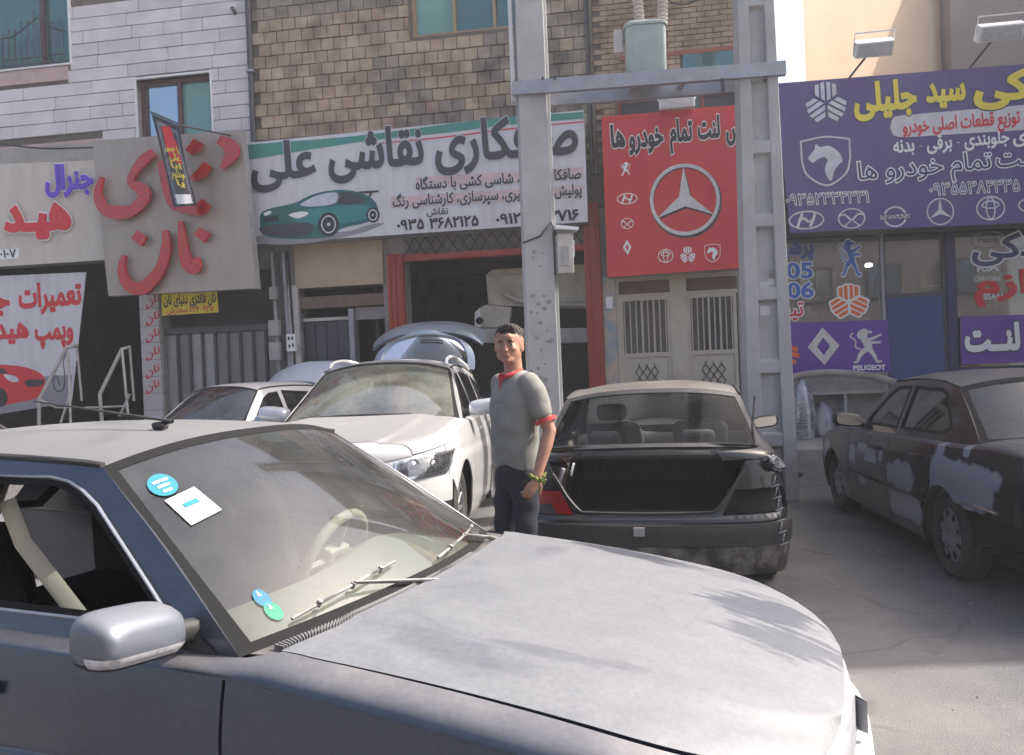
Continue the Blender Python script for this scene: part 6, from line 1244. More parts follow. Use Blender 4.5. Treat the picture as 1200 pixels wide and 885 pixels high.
# -------------------------------------------------- dark saloon with its boot stripped open
pk = paint('black_green_paint', (.016, .018, .020), (.17, .16, .145), .6, .22, .3, up=(.6, .98))
D = dict(SAL); D['ms'] = .9; D['W'] = .93; g_clr = glass('clean_glass', (.95, .98, .97), .012, (.4, .4, .36), .5, 2.0, .02, .0, 1.22)
bk, BB = car('parked_car', 'dark saloon seen from behind with its boot lid off and one tail lamp missing', (1.61, 8.67, 1.349), D,
    dict(paint=pk, glass=g_clr, rglass=g_clr, seat=m_cloth, dash=m_cloth, liner=m_olive),
    dict(lid=False, mirror_mat=m_blk, qtr=pk, roof=paint('dusty_dark_roof', (.02, .02, .022), (.15, .138, .125), .85, .3, .2, up=(.3, .8)), rframe=m_blk))
ud = SAL['ud']
def rear_end(B, r, mat, missing=None, open_boot=True, bmat=None):
    q1 = abs(float(np.interp(B.D['rx'], B.X, B.S)) - B.smin); nb = .46
    zt_ = lambda q: B.zs(B.RQ(q, .8)[0])
    def band(z0, z1, nm, m, off=0., qq=q1): return patch(nm, [[(-qq, z0), (qq, z0), (qq, z1), (-qq, z1)]], lambda q, z: B.RQ(q, z, off), .06, m, r, .012, out=(-1, 0, 0))
    band(.40, .535, 'rear_bumper', bmat or mat, .03); band(.20, .395, 'bumper_skirt', M('dirty_skirt', (.05, .048, .045), .8, c2=(.30, .28, .26), scale=4, det=10, thr=(.42, .66)) if 'dirty_skirt' not in bpy.data.materials else bpy.data.materials['dirty_skirt'], .02)
    V = [B.RQ(q, .535, d) for q in np.linspace(-q1, q1, 40) for d in (.03, -.05)]; Mb().add(V, [(2 * i, 2 * i + 1, 2 * i + 3, 2 * i + 2) for i in range(39)]).build('bumper_top', m_blk, r, 60)
    if open_boot:
        # tail panel with the boot mouth cut into it
        for s in (-1, 1):
            lamp = [(s * .48, .585), (s * (q1 - .01), .585), (s * (q1 - .01), .745), (s * .57, .745)]
            P = [(0, .545), (s * q1, .545)] + [(s * q_, zt_(q_) - .006) for q_ in np.linspace(q1, .66, 6)] + [(s * .58, .80), (s * .51, .70), (s * .44, .62), (s * .40, .605), (0, .60)]
            patch('tail_panel', [P if s > 0 else P[::-1], lamp[::-1]], lambda q, z: B.RQ(q, z, 0), .05, mat, r, .012, out=(-1, 0, 0))
            if missing == s:
                patch('lamp_hole', [lamp], lambda q, z: B.RQ(q, z, -.06), .06, m_under, r, out=(-1, 0, 0))
            else:
                L2 = [(s * .487, .592), (s * (q1 - .015), .592), (s * (q1 - .015), .74), (s * .575, .74)]
                patch('tail_lamp', [L2], lambda q, z: B.RQ(q, z, .004), .05, m_redl, r, .01, out=(-1, 0, 0)); patch('reversing_lamp', [[(s * .60, .595), (s * (q1 - .02), .595), (s * (q1 - .02), .655), (s * .64, .655)]], lambda q, z: B.RQ(q, z, .010), .05, M('smoked_lens', (.06, .055, .06), .3), r, out=(-1, 0, 0))
                for k in range(5): Mb().tube([B.RQ(s * q_, .61 + k * .03, .006) for q_ in np.linspace(.58, q1 - .03, 6)], .003, 4).build('lamp_rib', m_redl, r)
        Mb().tube(sm([B.RQ(q_, z_, .012) for q_, z_ in ((-.65, .88), (-.585, .80), (-.515, .70), (-.44, .622), (-.38, .607), (0, .602), (.38, .607), (.44, .622), (.515, .70), (.585, .80), (.65, .88))], 4), .009, 6).build('boot_seal', m_blk, r, 60)
        # gutters and boxes of the boot
        xs_ = np.linspace(-3.46, -3.10, 6)
        for s in (-1, 1): Mb().add([B.T(x, s * ud) for x in xs_] + [tuple(Vector(B.T(x, s * ud)) - Vector((0, s * .05, .10))) for x in xs_], [(i, i + 1, i + 7, i + 6) for i in range(5)]).build('boot_gutter', mat, r, 50)
        V = [(-2.75, -.60, .34), (-3.52, -.60, .40), (-3.52, .60, .40), (-2.75, .60, .34), (-2.75, -.60, .90), (-3.50, -.56, .62), (-3.50, .56, .62), (-2.75, .60, .90)]
        Mb().add(V, [(0, 1, 2, 3), (0, 3, 7, 4), (0, 4, 5, 1), (3, 2, 6, 7), (1, 5, 6, 2)]).build('boot_lining', m_under, r)
        Mb().box(-3.12, -2.72, -.62, .62, .905, .925).build('parcel_shelf', m_cloth, r)
        Mb().tube([B.T(-3.12, u) for u in np.linspace(-.66, .66, 12)], .012, 6).build('scuttle_edge', mat, r, 50)
        for s in (-1, 1):
            p = Vector(B.T(-3.14, s * .60)); Mb().tube([p, p + Vector((.04, -s * .01, .12)), p + Vector((.10, s * .02, .33))], .009, 6).build('hinge_rod', m_blk, r, 60)
        rbox('bracket', (-3.20, .52, .84), (.06, .02, .10), .01, m_chrome, r, (.2, .3, 0)); rbox('bracket', (-3.22, .60, .80), (.05, .03, .12), .01, m_steel, r, (.3, .1, 0))
        p = B.RQ(0, .505, .02); Mb().box(-.02, .0, -.04, .03, -.02, .035, T4((p[0], .05, .49))).build('plate_lamp', m_conc, r)
    else:
        P = [(-q1, .545), (q1, .545)] + [(q, zt_(q) - .005) for q in np.linspace(q1, -q1, 16)]; patch('tail_panel', [P], lambda q, z: B.RQ(q, z, 0), .06, mat, r, .012, out=(-1, 0, 0))
        for s in (-1, 1): L2 = [(s * .48, .592), (s * (q1 - .015), .592), (s * (q1 - .015), .76), (s * .54, .76)]; patch('tail_lamp', [L2], lambda q, z: B.RQ(q, z, .008), .05, m_redl, r, .01, out=(-1, 0, 0))
rear_end(BB, bk, pk, missing=-1, bmat=m_blk)
# crushed silver skin on the right rear corner, chain hanging from it
M('crumpled_bare_metal', (.36, .37, .40), .35, .7, c2=(.05, .055, .07), scale=14, bump=.6, bscale=16, thr=(.42, .6)); bmx = bmesh.new(); bmesh.ops.create_icosphere(bmx, subdivisions=4, radius=1)
for v in bmx.verts:
    c = v.co; k = 1 + .16 * math.sin(c.x * 9 + c.y * 5) * math.sin(c.z * 8 + c.x * 3) + .10 * math.sin(c.y * 19 + c.z * 13) + .05 * math.sin(c.x * 31 - c.z * 23); c *= k; v.co = Vector((c.x * .11, c.y * .07, c.z * .05))
me = bpy.data.meshes.new('mesh'); bmx.to_mesh(me); bmx.free(); me.shade_flat(); o = link('crumpled_panel', me, bpy.data.materials['crumpled_bare_metal'], bk); o.location = (-3.36, -.80, .89); o['label'] = 'crumpled bare silver wing corner'; o.rotation_euler = (.3, .1, 0)
for k in range(13):
    a = T4((-3.50 + .01 * math.sin(k), -.80 - .004 * k, .80 - k * .036), rx=(1.2 if k % 2 else .2)); Mb().tube([a @ Vector((.008 * math.cos(t), 0, .024 * math.sin(t))) for t in np.linspace(0, 6.283, 9)], .0035, 5, False).build('chain_link', m_steel, bk)
# -------------------------------------------------- dark saloon patched with grey filler
pg_ = paint('primer_patched_paint', (.018, .019, .024), (.10, .10, .105), .5, .24, .3, patches=((.33, .35, .41), [(-1.95, .62, .30, .11), (-2.0, .40, .36, .12), (-1.0, .74, .14, .05), (-1.25, .70, .16, .07), (-.72, .66, .10, .09), (-1.0, .46, .12, .05), (-1.5, .72, .05, .05), (.2, .62, .13, .10)]), up=(.5, .95))
pg2 = paint('primer_patched_wing', (.018, .019, .024), (.10, .10, .105), .45, .24, .3, patches=((.33, .35, .41), [(-2.95, .70, .52, .15), (-2.45, .60, .20, .14), (-2.62, .86, .06, .12), (-2.75, 1.12, .05, .07), (-3.0, .93, .05, .06), (-2.4, .73, .25, .07)]), up=(.5, .95))
D = dict(SAL); D['xt'] = -3.98; D['rx'] = -3.76; D['ms'] = .95; D['chrome'] = None; D['crease'] = .50
gc, GB = car('parked_car', 'dark saloon at the right, its side covered in pale grey filler patches', (4.038, 8.158, 1.462), D,
    dict(paint=pg_, glass=m_glassd, rglass=glass('blue_rear_glass', (.45, .55, .62), .10, (.35, .42, .5), .42, 2, .05, .0), seat=m_cloth, dash=m_cloth), dict(qtr=pg2, mirror_mat=m_blk, moulding=m_blk, wheel='cap', roof=paint('brown_dust_roof', (.02, .02, .024), (.10, .098, .10), .5, .3, .2, up=(.3, .8))))
nose(GB, gc, m_blk); rear_end(GB, gc, pg_, open_boot=False, bmat=m_blk)
Mb().tube([GB.B(x, .585, 1, .002) for x in np.linspace(-3.0, -3.45, 8)], .01, 6).build('bright_strip', m_chrome, gc, 60)
# -------------------------------------------------- white off-roader facing the camera
SUV = dict(W=.94, xn=.93, xt=-3.72, cf=.80, cr=.62, n=2.5, bow=.05, wb=2.70, ra=.42, rw=.36,
    side=[(.2, .08), (.3, .03), (.48, .01), (.6, .0), (.80, .0), (.84, .012), (.92, .02), (1.0, .04), (1.1, .07), (1.2, .1)],
    front=[(.2, .16), (.3, .06), (.42, .01), (.55, .0), (.70, .01), (.85, .05), (.95, .10), (1.1, .16)],
    rear=[(.2, .14), (.35, .03), (.5, .0), (.8, .0), (1.0, .03), (1.2, .1)],
    zs=[(.95, .80), (.8, .86), (.55, .92), (.2, .985), (-.3, 1.04), (-.62, 1.06), (-1.6, 1.085), (-2.9, 1.14), (-3.75, 1.19)],
    hc=[(.95, .05), (.75, .11), (.3, .13), (-.35, .10), (-.75, .055), (-1.5, .04), (-3.0, .04), (-3.75, .04)],
    ridge=.018, p=6, A0=-.50, A1=(-1.28, 1.575), C0=-3.60, C1=(-3.22, 1.545), tb=.30, tc=.14, bf=.09, bb=.24, br=.05, rb=.10, rc=.085, cb=.03,
    rail=[(-1.2, 1.57), (-1.4, 1.60), (-1.9, 1.63), (-2.6, 1.61), (-3.2, 1.55), (-3.4, 1.52)], doors=(-.55, -1.62, -2.52), fx=.50, bt=.66, uh=.68, cx=-.30, hf=.78, hb=.14, rx=-3.35, ud=.62, dkx=-3.1, mx=-.86, sx=-1.5, ms=1.15,
    wins=[[(-.78, 1.135), (-1.58, 1.155), (-1.56, 1.545), (-1.36, 1.53), (-1.22, 1.475), (-.98, 1.29)], [(-1.68, 1.157), (-2.46, 1.18), (-2.50, 1.545), (-1.66, 1.56)], [(-2.58, 1.20), (-3.2, 1.26), (-3.22, 1.40), (-3.02, 1.49), (-2.60, 1.54)]], rail_mat=m_blk)
pw = paint('white_pearl_paint', (.56, .56, .56), (.42, .39, .35), .75, .22, .0, up=(.6, .97)); pwr = paint('dusty_white_roof', (.4, .4, .39), (.22, .205, .19), .85, .3, .0, up=(.4, .85))
pwh = paint('dusty_white_bonnet', (.50, .50, .50), (.20, .198, .195), .92, .25, .0, up=(.5, .9), dthr=(.55, .9))
SUVP = (-1.36, 6.95, -1.64, .02, math.radians(-1.6))
m_glassl = glass('pale_windscreen', (.62, .72, .66), .20, (.50, .52, .44), 1., 2.2, .02, .10)
sv, SB = car('parked_suv', 'white off-road wagon facing the camera with its tailgate raised and roof rails', SUVP, SUV, dict(paint=pw, glass=m_glassl, sglass=m_glassd, seat=m_beige_tr, dash=m_cloth, liner=m_beige_tr, wheelm=m_cloth),
    dict(hatch=True, hood=pwh, roof=pwr, mirror_mat=paint('mirror_silver', (.45, .47, .52), (.4, .4, .4), .3, .2, .2), wheel=10, handle=pw, mirror=True))
sv.scale = (1, 1.02, 1.025); q1 = SB.qx(.46); zt_ = lambda q: SB.zs(SB.B(SB.smax - abs(q), .8)[0]) - .004
patch('front_bumper', [[(-q1, .24), (q1, .24), (q1, .50), (-q1, .50)]], SB.FQ, .06, m_blk, sv, .012, out=(1, 0, 0))
m_bw = m_white
for s in (-1, 1): patch('front_bumper', [[(s * q1, .505), (s * .34, .505), (s * .34, .62), (s * .50, .70), (s * q1, .70)]], SB.FQ, .06, pw, sv, .012, out=(1, 0, 0))
patch('front_panel', [[(-q1, .69), (q1, .69)] + [(q, zt_(q)) for q in np.linspace(q1, -q1, 24)]], lambda q, z: SB.FQ(q, z, -.006), .06, pw, sv, .01, out=(1, 0, 0))
for s in (-1, 1):
    P = [(s * (q1 + .12), .90), (s * (q1 - .06), .735), (s * .62, .70), (s * .50, .735), (s * .52, zt_(.52) - .02), (s * .80, zt_(.8) - .01), (s * (q1), zt_(q1) - .05)]
    patch('headlight', [P], lambda q, z: SB.FQ(q, z, .002), .05, M('smoked_reflector', (.12, .125, .14), .3, .5, c2=(.5, .5, .55), scale=22, thr=(.5, .62)) if 'smoked_reflector' not in bpy.data.materials else bpy.data.materials['smoked_reflector'], sv, out=(1, 0, 0))
    patch('headlight_rim', [P, ringpoly(P, .018)[::-1]], lambda q, z: SB.FQ(q, z, .003), .05, m_chrome, sv, .01, out=(1, 0, 0)); patch('headlight_lens', [P], lambda q, z: SB.FQ(q, z, .016), .05, m_lens, sv, out=(1, 0, 0))
    for qq, rr2 in ((.66, .052), (.85, .045)):
        p = Vector(SB.FQ(s * qq, .80, .003)); n_ = (Vector(SB.FQ(s * qq, .80, .1)) - p).normalized(); mm = Matrix.Translation(p) @ n_.to_track_quat('Z', 'Y').to_matrix().to_4x4(); Mb().lathe([(rr2, .0), (rr2, .012), (rr2 * .8, .012), (rr2 * .78, .0)], 20, mm).build('lamp_ring', m_chrome, sv, 40); Mb().lathe([(.001, .012), (rr2 * .5, .009), (rr2 * .75, .0)], 16, mm).build('lamp_bulb', m_refl, sv, 60)
    p = Vector(SB.FQ(s * .70, .40, .012)); n_ = (Vector(SB.FQ(s * .70, .40, .1)) - p).normalized(); mm = Matrix.Translation(p) @ n_.to_track_quat('Z', 'Y').to_matrix().to_4x4(); Mb().lathe([(.06, 0), (.06, .01), (.05, .012), (.001, .004)], 20, mm).build('fog_lamp', m_refl, sv, 40)
G_ = [(-.46, .70), (-.30, .50), (.30, .50), (.46, .70), (.49, .80), (.30, .86), (-.30, .86), (-.49, .80)]
patch('grille', [G_], lambda q, z: SB.FQ(q, z, .0), .05, m_blk, sv, out=(1, 0, 0)); patch('grille_surround', [ringpoly(G_, -.012), G_[::-1]], lambda q, z: SB.FQ(q, z, .004), .05, m_chrome, sv, .01, out=(1, 0, 0))
for k in range(4): z = .58 + k * .07; w = .40 if k else .33; Mb().tube([SB.FQ(q, z, -.01) for q in np.linspace(-w, w, 12)], .013, 6, flat=.6).build('grille_bar', m_chrome, sv, 60)
E_ = e_hyundai(); flat('badge', E_, lambda x, y: SB.FQ(x * .085, .80 + y * .085, .03), m_chrome, sv, 'wind')
for s in (-1, 1):    # roof rails
    P = [SB.roof(a, s * .93, h_) for a, h_ in ((.02, .015), (.08, .065), (.3, .075), (.6, .07), (.88, .06), (.95, .01))]; Mb().tube(sm(P, 5), .019, 8, flat=.9).build('roof_rail', m_white, sv, 60)
# raised tailgate
hg = Vector(SB.roof(1, 0, 0)); tgm = T4((hg.x, 0, hg.z)) @ Matrix.Rotation(math.radians(102), 4, 'Y') @ T4((-hg.x, 0, -hg.z))
tg_o = [(-1, 0), (1, 0), (1, .98), (-1, .98)]
def TG(u, t): return tuple(tgm @ Vector(SB.R(u, t)))
tb_ = paint('tailgate_paint', (.20, .25, .32), (.4, .4, .4), .2, .25, .3)
patch('tailgate', [tg_o, [(-.86, .10), (-.86, .86), (.86, .86), (.86, .10)]], TG, (.06, .1), tb_, sv, .03, (.08, .1)); patch('tailgate_window', [[(-.88, .08), (.88, .08), (.88, .88), (-.88, .88)]], TG, (.06, .1), m_glassd, sv, 0, (.08, .1))
def TL(q, z): return tuple(tgm @ Vector(SB.RQ(q, z)))
patch('tailgate_skin', [[(-.72, .62), (.72, .62), (.80, 1.12), (-.80, 1.12)]], TL, .06, tb_, sv, .03)
Mb().tube([tgm @ Vector(SB.R(u, .25, .03)) for u in (-.1, .2, .45)], .01, 6).build('rear_wiper', m_blk, sv)
for s in (-1, 1): Mb().tube([SB.G(-3.35, 1.35, s, -.04), tgm @ Vector(SB.R(s * .9, .4, -.02))], .012, 6).build('gas_strut', m_blk, sv)
q2 = abs(float(np.interp(-3.35, SB.X, SB.S)) - SB.smin); patch('rear_bumper', [[(-q2, .3), (q2, .3), (q2, .66), (-q2, .66)]], SB.RQ, .08, m_blk, sv, .012, out=(-1, 0, 0))
Mb().tube([SB.W(u, .035, .015) for u in np.linspace(-.75, .5, 8)], .009, 6).build('wiper_blade', m_blk, sv)
# -------------------------------------------------- small white hatchback behind, tailgate up
HAT = dict(SAL); HAT.update(W=.80, xn=.72, xt=-2.95, wb=2.30, rw=.28, ra=.32, C0=-2.72, C1=(-2.42, 1.36), rx=-2.62, doors=(-.58, -1.52, -2.22), A1=(-1.12, 1.36), hf=.66, fx=.44,
    rail=[(-1.05, 1.35), (-1.3, 1.385), (-1.8, 1.395), (-2.3, 1.375), (-2.5, 1.34)], zs=[(.8, .64), (.6, .70), (.35, .76), (0, .82), (-.4, .87), (-.62, .89), (-1.6, .91), (-3.1, .95)], hc=[(.8, .04), (.6, .08), (.3, .085), (-.4, .075), (-.75, .045), (-3.1, .04)], bt=.545, sx=-1.4, mx=-.82, ms=.95,
    wins=[[(-.80, .955), (-1.47, .965), (-1.46, 1.33), (-1.28, 1.32), (-1.14, 1.26), (-.95, 1.1)], [(-1.54, .968), (-2.14, .985), (-2.30, 1.05), (-2.22, 1.30), (-1.54, 1.345)]])
ph_ = paint('plain_white_paint', (.66, .66, .66), (.5, .48, .45), .25, .25, .0, up=(.6, .97))
HP = (-4.1, 9.35, -1.96, .08)
hw_, HB = car('parked_car', 'small white hatchback behind the off-road wagon, its tailgate up', HP, HAT, dict(paint=ph_, glass=m_glasst, sglass=m_glassd, seat=m_cloth, dash=m_cloth), dict(hatch=True, far=True, wheel='cap', mirror_mat=tb_))
q1 = HB.qx(.30); patch('front_bumper', [[(-q1, .2), (q1, .2), (q1, .545), (-q1, .545)]], HB.FQ, .08, m_bw, hw_, .01, out=(1, 0, 0)); patch('grille', [[(-.4, .55), (.4, .55), (.4, .66), (-.4, .66)]], lambda q, z: HB.FQ(q, z, -.01), .08, m_blk, hw_, out=(1, 0, 0))
for s in (-1, 1): patch('headlight', [[(s * .42, .55), (s * .85, .55), (s * .85, .67), (s * .42, .66)]], lambda q, z: HB.FQ(q, z, .0), .06, m_refl, hw_, out=(1, 0, 0))
hg = Vector(HB.roof(1, 0, 0)); tm2 = T4((hg.x, 0, hg.z)) @ Matrix.Rotation(math.radians(78), 4, 'Y') @ T4((-hg.x, 0, -hg.z)); m_pale = paint('pale_tailgate_paint', (.50, .54, .64), (.5, .5, .5), .3, .25, .0)
patch('tailgate', [[(-1, -.75), (1, -.75), (1, .98), (-1, .98)]], lambda u, t: tuple(tm2 @ (Vector(HB.R(u, max(t, 0))) + (Vector((-.10, 0, -.42)) * max(0, -t)))), (.06, .1), m_pale, hw_, .04, (.08, .1))
Mb().tube([HB.G(-2.5, 1.2, -1, -.05), tm2 @ Vector(HB.R(-.9, .1))], .012, 6).build('gas_strut', m_blk, hw_)
# -------------------------------------------------- white car at the left edge, seen through the near car
ph3 = paint('old_white_paint', (.70, .69, .66), (.5, .46, .42), .4, .25, .0, up=(.6, .97))
HT2 = dict(HAT); HT2.update(A0=-1.05, A1=(-1.62, 1.375), cx=-.86, doors=(-1.0, -1.75, -2.25), mx=-1.3, sx=-1.9, wins=[[(-1.35, .96), (-1.70, .965), (-1.70, 1.33), (-1.62, 1.31)], [(-1.8, .968), (-2.14, .985), (-2.30, 1.05), (-2.22, 1.30), (-1.8, 1.345)]])
wc, WB = car('parked_car', 'white hatchback with ten-spoke alloy wheels behind the near car, seen through its window', (-3.48, 7.52, .18, 0), HT2, dict(paint=ph3, glass=m_glasst, sglass=m_glassd, seat=m_cloth, dash=m_cloth), dict(hatch=True, far=True, wheel=10))
q1 = WB.qx(.30); patch('front_bumper', [[(-q1, .2), (q1, .2), (q1, .64), (-q1, .64)]], WB.FQ, .08, ph3, wc, .01, out=(1, 0, 0)); rbox('side_repeater', WB.B(-.40, .74, -1, .006), (.06, .015, .03), .006, m_amb, wc)
# -------------------------------------------------- derelict pickup cab inside the garage
tr = empty('dismantled_van', 'dusty white van body standing dismantled inside the dark garage mouth', 'van'); tpl = FAC.shift(-.7)
def tq(px, py, d=0.): return tpl.at(px, py, -d)
m_tw = M('dusty_cab_paint', (.62, .58, .49), .7, c2=(.42, .38, .31), scale=5, det=10)
def slab(nm, P, d, m, off=0.): 
    a = [tq(x, y, off) for x, y in P]; b = Mb(); n = len(a); b.add(a + [p - tpl.n * d for p in a], [tuple(range(n)), tuple(range(2 * n - 1, n - 1, -1))] + [(i, (i + 1) % n, (i + 1) % n + n, i + n) for i in range(n)]); return b.build(nm, m, tr, bevel=.02)
slab('cargo_box', [(569, 322), (575, 317), (640, 312), (690, 312), (690, 362), (572, 358)], 1.6, m_tw); slab('roof_lip', [(568, 324), (576, 316), (690, 309), (690, 316), (580, 323)], .2, m_tw, -.05)
slab('cab_front', [(560, 362), (569, 357), (600, 360), (596, 384), (560, 384)], 1.2, m_tw, -.02); slab('cab_corner', [(556, 366), (562, 361), (566, 382), (556, 386)], .4, m_white, -.04)
slab('cab_window', [(601, 361), (690, 357), (690, 384), (597, 384)], .5, m_under, .1); slab('cab_shelf', [(556, 385), (690, 384), (690, 402), (557, 402)], 1.2, m_whited, -.03); slab('lower_body', [(560, 403), (690, 403), (690, 455), (562, 460)], 1.0, m_under, .1)
Mb().tube([tq(588, 343, -.08), tq(606, 352, -.1), tq(640, 357, -.08), tq(690, 357, -.08)], .035, 8).build('bent_frame', m_tw, tr, 60); Mb().lathe([(.001, .02), (.05, .01), (.06, 0)], 14, Matrix.Translation(tq(562, 376, -.07)) @ Matrix.Rotation(1.57, 4, 'X')).build('lamp_hole', m_under, tr)
for s in (575, 660): Mb().tube([tq(s, 455, .15), tq(s, 455, .4)], .33, 20).build('wheel', m_tyre, tr, 40)
# -------------------------------------------------- the man
def remesh(name, parts, mat, parent, vox=.010, smooth=4, extra=None):
    """parts: list of (points, radii[, flatten matrix]) rounded chains fused into one skin"""
    b = Mb()
    for q in parts:
        pts, rs = q[0], q[1]; fl = q[2] if len(q) > 2 else 1.0
        P = [Vector(p) for p in pts]; n = 16; d0 = (P[0] - P[1]).normalized(); d1 = (P[-1] - P[-2]).normalized(); ext = []; er = []
        for a in (90, 60, 30): ext.append(P[0] + d0 * rs[0] * math.sin(math.radians(a)) * .95); er.append(max(.001, rs[0] * math.cos(math.radians(a))))
        e2 = []; r2 = []
        for a in (30, 60, 90): e2.append(P[-1] + d1 * rs[-1] * math.sin(math.radians(a)) * .95); r2.append(max(.001, rs[-1] * math.cos(math.radians(a))))
        b.tube(ext + P + e2, er + list(rs) + r2, n, True, fl)
    if extra: extra(b)
    me = mesh(b.v, b.f); o = link(name, me, mat, None); m = o.modifiers.new('r', 'REMESH'); m.mode = 'VOXEL'; m.voxel_size = vox; s = o.modifiers.new('s', 'SMOOTH'); s.factor = .5; s.iterations = smooth
    dg = bpy.context.evaluated_depsgraph_get(); dg.update(); m2 = bpy.data.meshes.new_from_object(o.evaluated_get(dg)); m2.name = 'mesh'; o.modifiers.clear(); o.data = m2; m2.shade_smooth()
    if not m2.materials: m2.materials.append(mat)
    o.parent = parent
    return o
def ell(b, c, r, M_=None, n=16):
    mm = Matrix.Translation(c) @ (M_ or Matrix()) @ Matrix.Diagonal((*r, 1)); b.lathe([(max(.0005, math.sin(math.pi * k / n)), -math.cos(math.pi * k / n)) for k in range(n + 1)], 20, mm)
MX, MY = .015, 5.0
man = empty('person', 'man in grey polo shirt with red collar and dark trousers, beside the white wagon', 'person', (MX, MY, 0), math.radians(-100) + math.radians(90) * 0)
# local frame: x forward (towards camera and a little left), y to his left (picture right), z up ; height 1.84
man.rotation_euler = (0, 0, math.radians(-146)); man.scale = (1.02, 1.02, 1.035)
m_skin = M('skin', (.40, .22, .145), .62, c2=(.33, .17, .11), scale=9, det=5); m_shirt = M('grey_knit', (.235, .235, .215), .95, c2=(.185, .185, .17), scale=5, bump=.06, bscale=90); m_rc = M('red_rib', (.50, .045, .045), .85, var=.1); m_trs = M('navy_trousers', (.014, .016, .026), .85, var=.25, scale=7); m_hair = M('black_hair', (.012, .010, .009), .7, c2=(.035, .028, .024), scale=60, bump=.8, bscale=120)
k = 1.84
hx, hz = .03, 1.645                                 # head centre
HM = Matrix.Rotation(math.radians(44), 4, 'Z')
def head_extra(b):
    c = Vector((hx, 0, hz)); t = lambda x, y, z: c + HM @ Vector((x, y, z))
    ell(b, t(-.010, 0, .030), (.096, .074, .094)); ell(b, t(.022, 0, -.020), (.070, .062, .085)); ell(b, t(.045, 0, -.075), (.040, .040, .033)); ell(b, t(.070, 0, -.086), (.017, .022, .016))
    for s in (-1, 1):
        ell(b, t(.012, s * .042, -.050), (.040, .020, .036)); ell(b, t(.062, s * .034, -.016), (.024, .022, .018)); ell(b, t(-.008, s * .078, -.008), (.020, .008, .030), Matrix.Rotation(s * .25, 4, 'Z')); ell(b, t(.078, s * .030, .024), (.014, .024, .007))
    ell(b, t(.090, 0, .008), (.013, .010, .018)); ell(b, t(.100, 0, -.014), (.015, .010, .018)); ell(b, t(.104, 0, -.028), (.013, .017, .010)); ell(b, t(.082, 0, -.052), (.013, .026, .008)); ell(b, t(.080, 0, -.062), (.013, .022, .008)); ell(b, t(.060, 0, .05), (.035, .052, .03))
ls, rs = Vector((.0, .178, 1.425)), Vector((.0, -.178, 1.425))
lel, lwr = Vector((-.055, .262, 1.145)), Vector((.045, .262, .900)); rel, rwr = Vector((-.13, -.215, 1.16)), Vector((-.12, -.08, .97))
def hand(parts, wr, dirv, side, spread=.35):
    d = dirv.normalized(); up = Vector((1, 0, 0)); lat = d.cross(Vector((0, side, 0))).normalized(); n = lat.cross(d).normalized(); pc = wr + d * .055
    parts.append(([wr, wr + d * .045, wr + d * .085], [.028, .036, .033], .62))
    for i, (o_, L) in enumerate(((-.030, .072), (-.010, .080), (.010, .075), (.030, .058))):
        r0 = wr + d * .082 + lat * o_; cu = n * (-side) ; p1 = r0 + d * L * .42 + cu * .006; p2 = p1 + (d * .8 + cu * .55) * L * .32; p3 = p2 + (d * .45 + cu * .9) * L * .27; parts.append(([r0 - d * .02, r0, p1, p2, p3], [.0095, .0095, .0088, .0078, .0068]))
    b0 = wr + d * .03 - lat * .03; parts.append(([b0, b0 + (d * .6 - lat * .8) * .035, b0 + (d * .95 - lat * .6) * .065], [.012, .0105, .0085]))
bp = [([(-.005, 0, 1.43), (.005, 0, 1.50), (.012, 0, 1.60)], [.068, .056, .055]), ([tuple(ls), tuple(ls.lerp(lel, .5)), tuple(lel), tuple(lel.lerp(lwr, .35)), tuple(lwr)], [.040, .046, .040, .040, .027]), ([tuple(rs), tuple(rs.lerp(rel, .5)), tuple(rel), tuple(rel.lerp(rwr, .35)), tuple(rwr)], [.040, .046, .040, .040, .027])]
hand(bp, lwr, (lwr - lel) + Vector((.02, -.06, 0)), 1); hand(bp, rwr, Vector((.15, .25, -.9)), -1)
body = remesh('body', bp, m_skin, man, .0062, 3, head_extra)
tor = [([(-.01, 0, .92), (0, 0, 1.02), (.012, 0, 1.15), (.012, 0, 1.28), (0, 0, 1.38), (-.005, 0, 1.45)], [.140, .142, .150, .162, .160, .10])]
def torso(b):
    prof = [(.93, .158, .122, .0), (.95, .158, .122, .0), (1.0, .160, .122, .005), (1.08, .162, .122, .012), (1.16, .170, .124, .014), (1.25, .176, .126, .012), (1.33, .180, .122, .006), (1.40, .172, .106, .0), (1.445, .150, .09, -.006), (1.485, .095, .070, -.008), (1.50, .07, .062, -.005)]
    n = 28; V = []
    for z, w, d, ox in prof:
        for i in range(n): a = 2 * math.pi * i / n; V.append((ox + d * math.copysign(abs(math.cos(a)) ** .85, math.cos(a)), w * math.copysign(abs(math.sin(a)) ** .85, math.sin(a)), z))
    b.add(V, [(i * n + j, i * n + (j + 1) % n, (i + 1) * n + (j + 1) % n, (i + 1) * n + j) for i in range(len(prof) - 1) for j in range(n)] + [tuple(range(n - 1, -1, -1)), tuple((len(prof) - 1) * n + j for j in range(n))])
def sleeve(s, e, f=.58): c = s.lerp(e, f); return ([tuple(s + Vector((0, -math.copysign(.03, s.y), .0))), tuple(s.lerp(c, .35)), tuple(s.lerp(c, .75)), tuple(c)], [.068, .069, .066, .064])
shirt = remesh('polo_shirt', [sleeve(ls, lel, .60), sleeve(rs, rel, .60)], m_shirt, man, .0085, 5, torso)
import random as _r
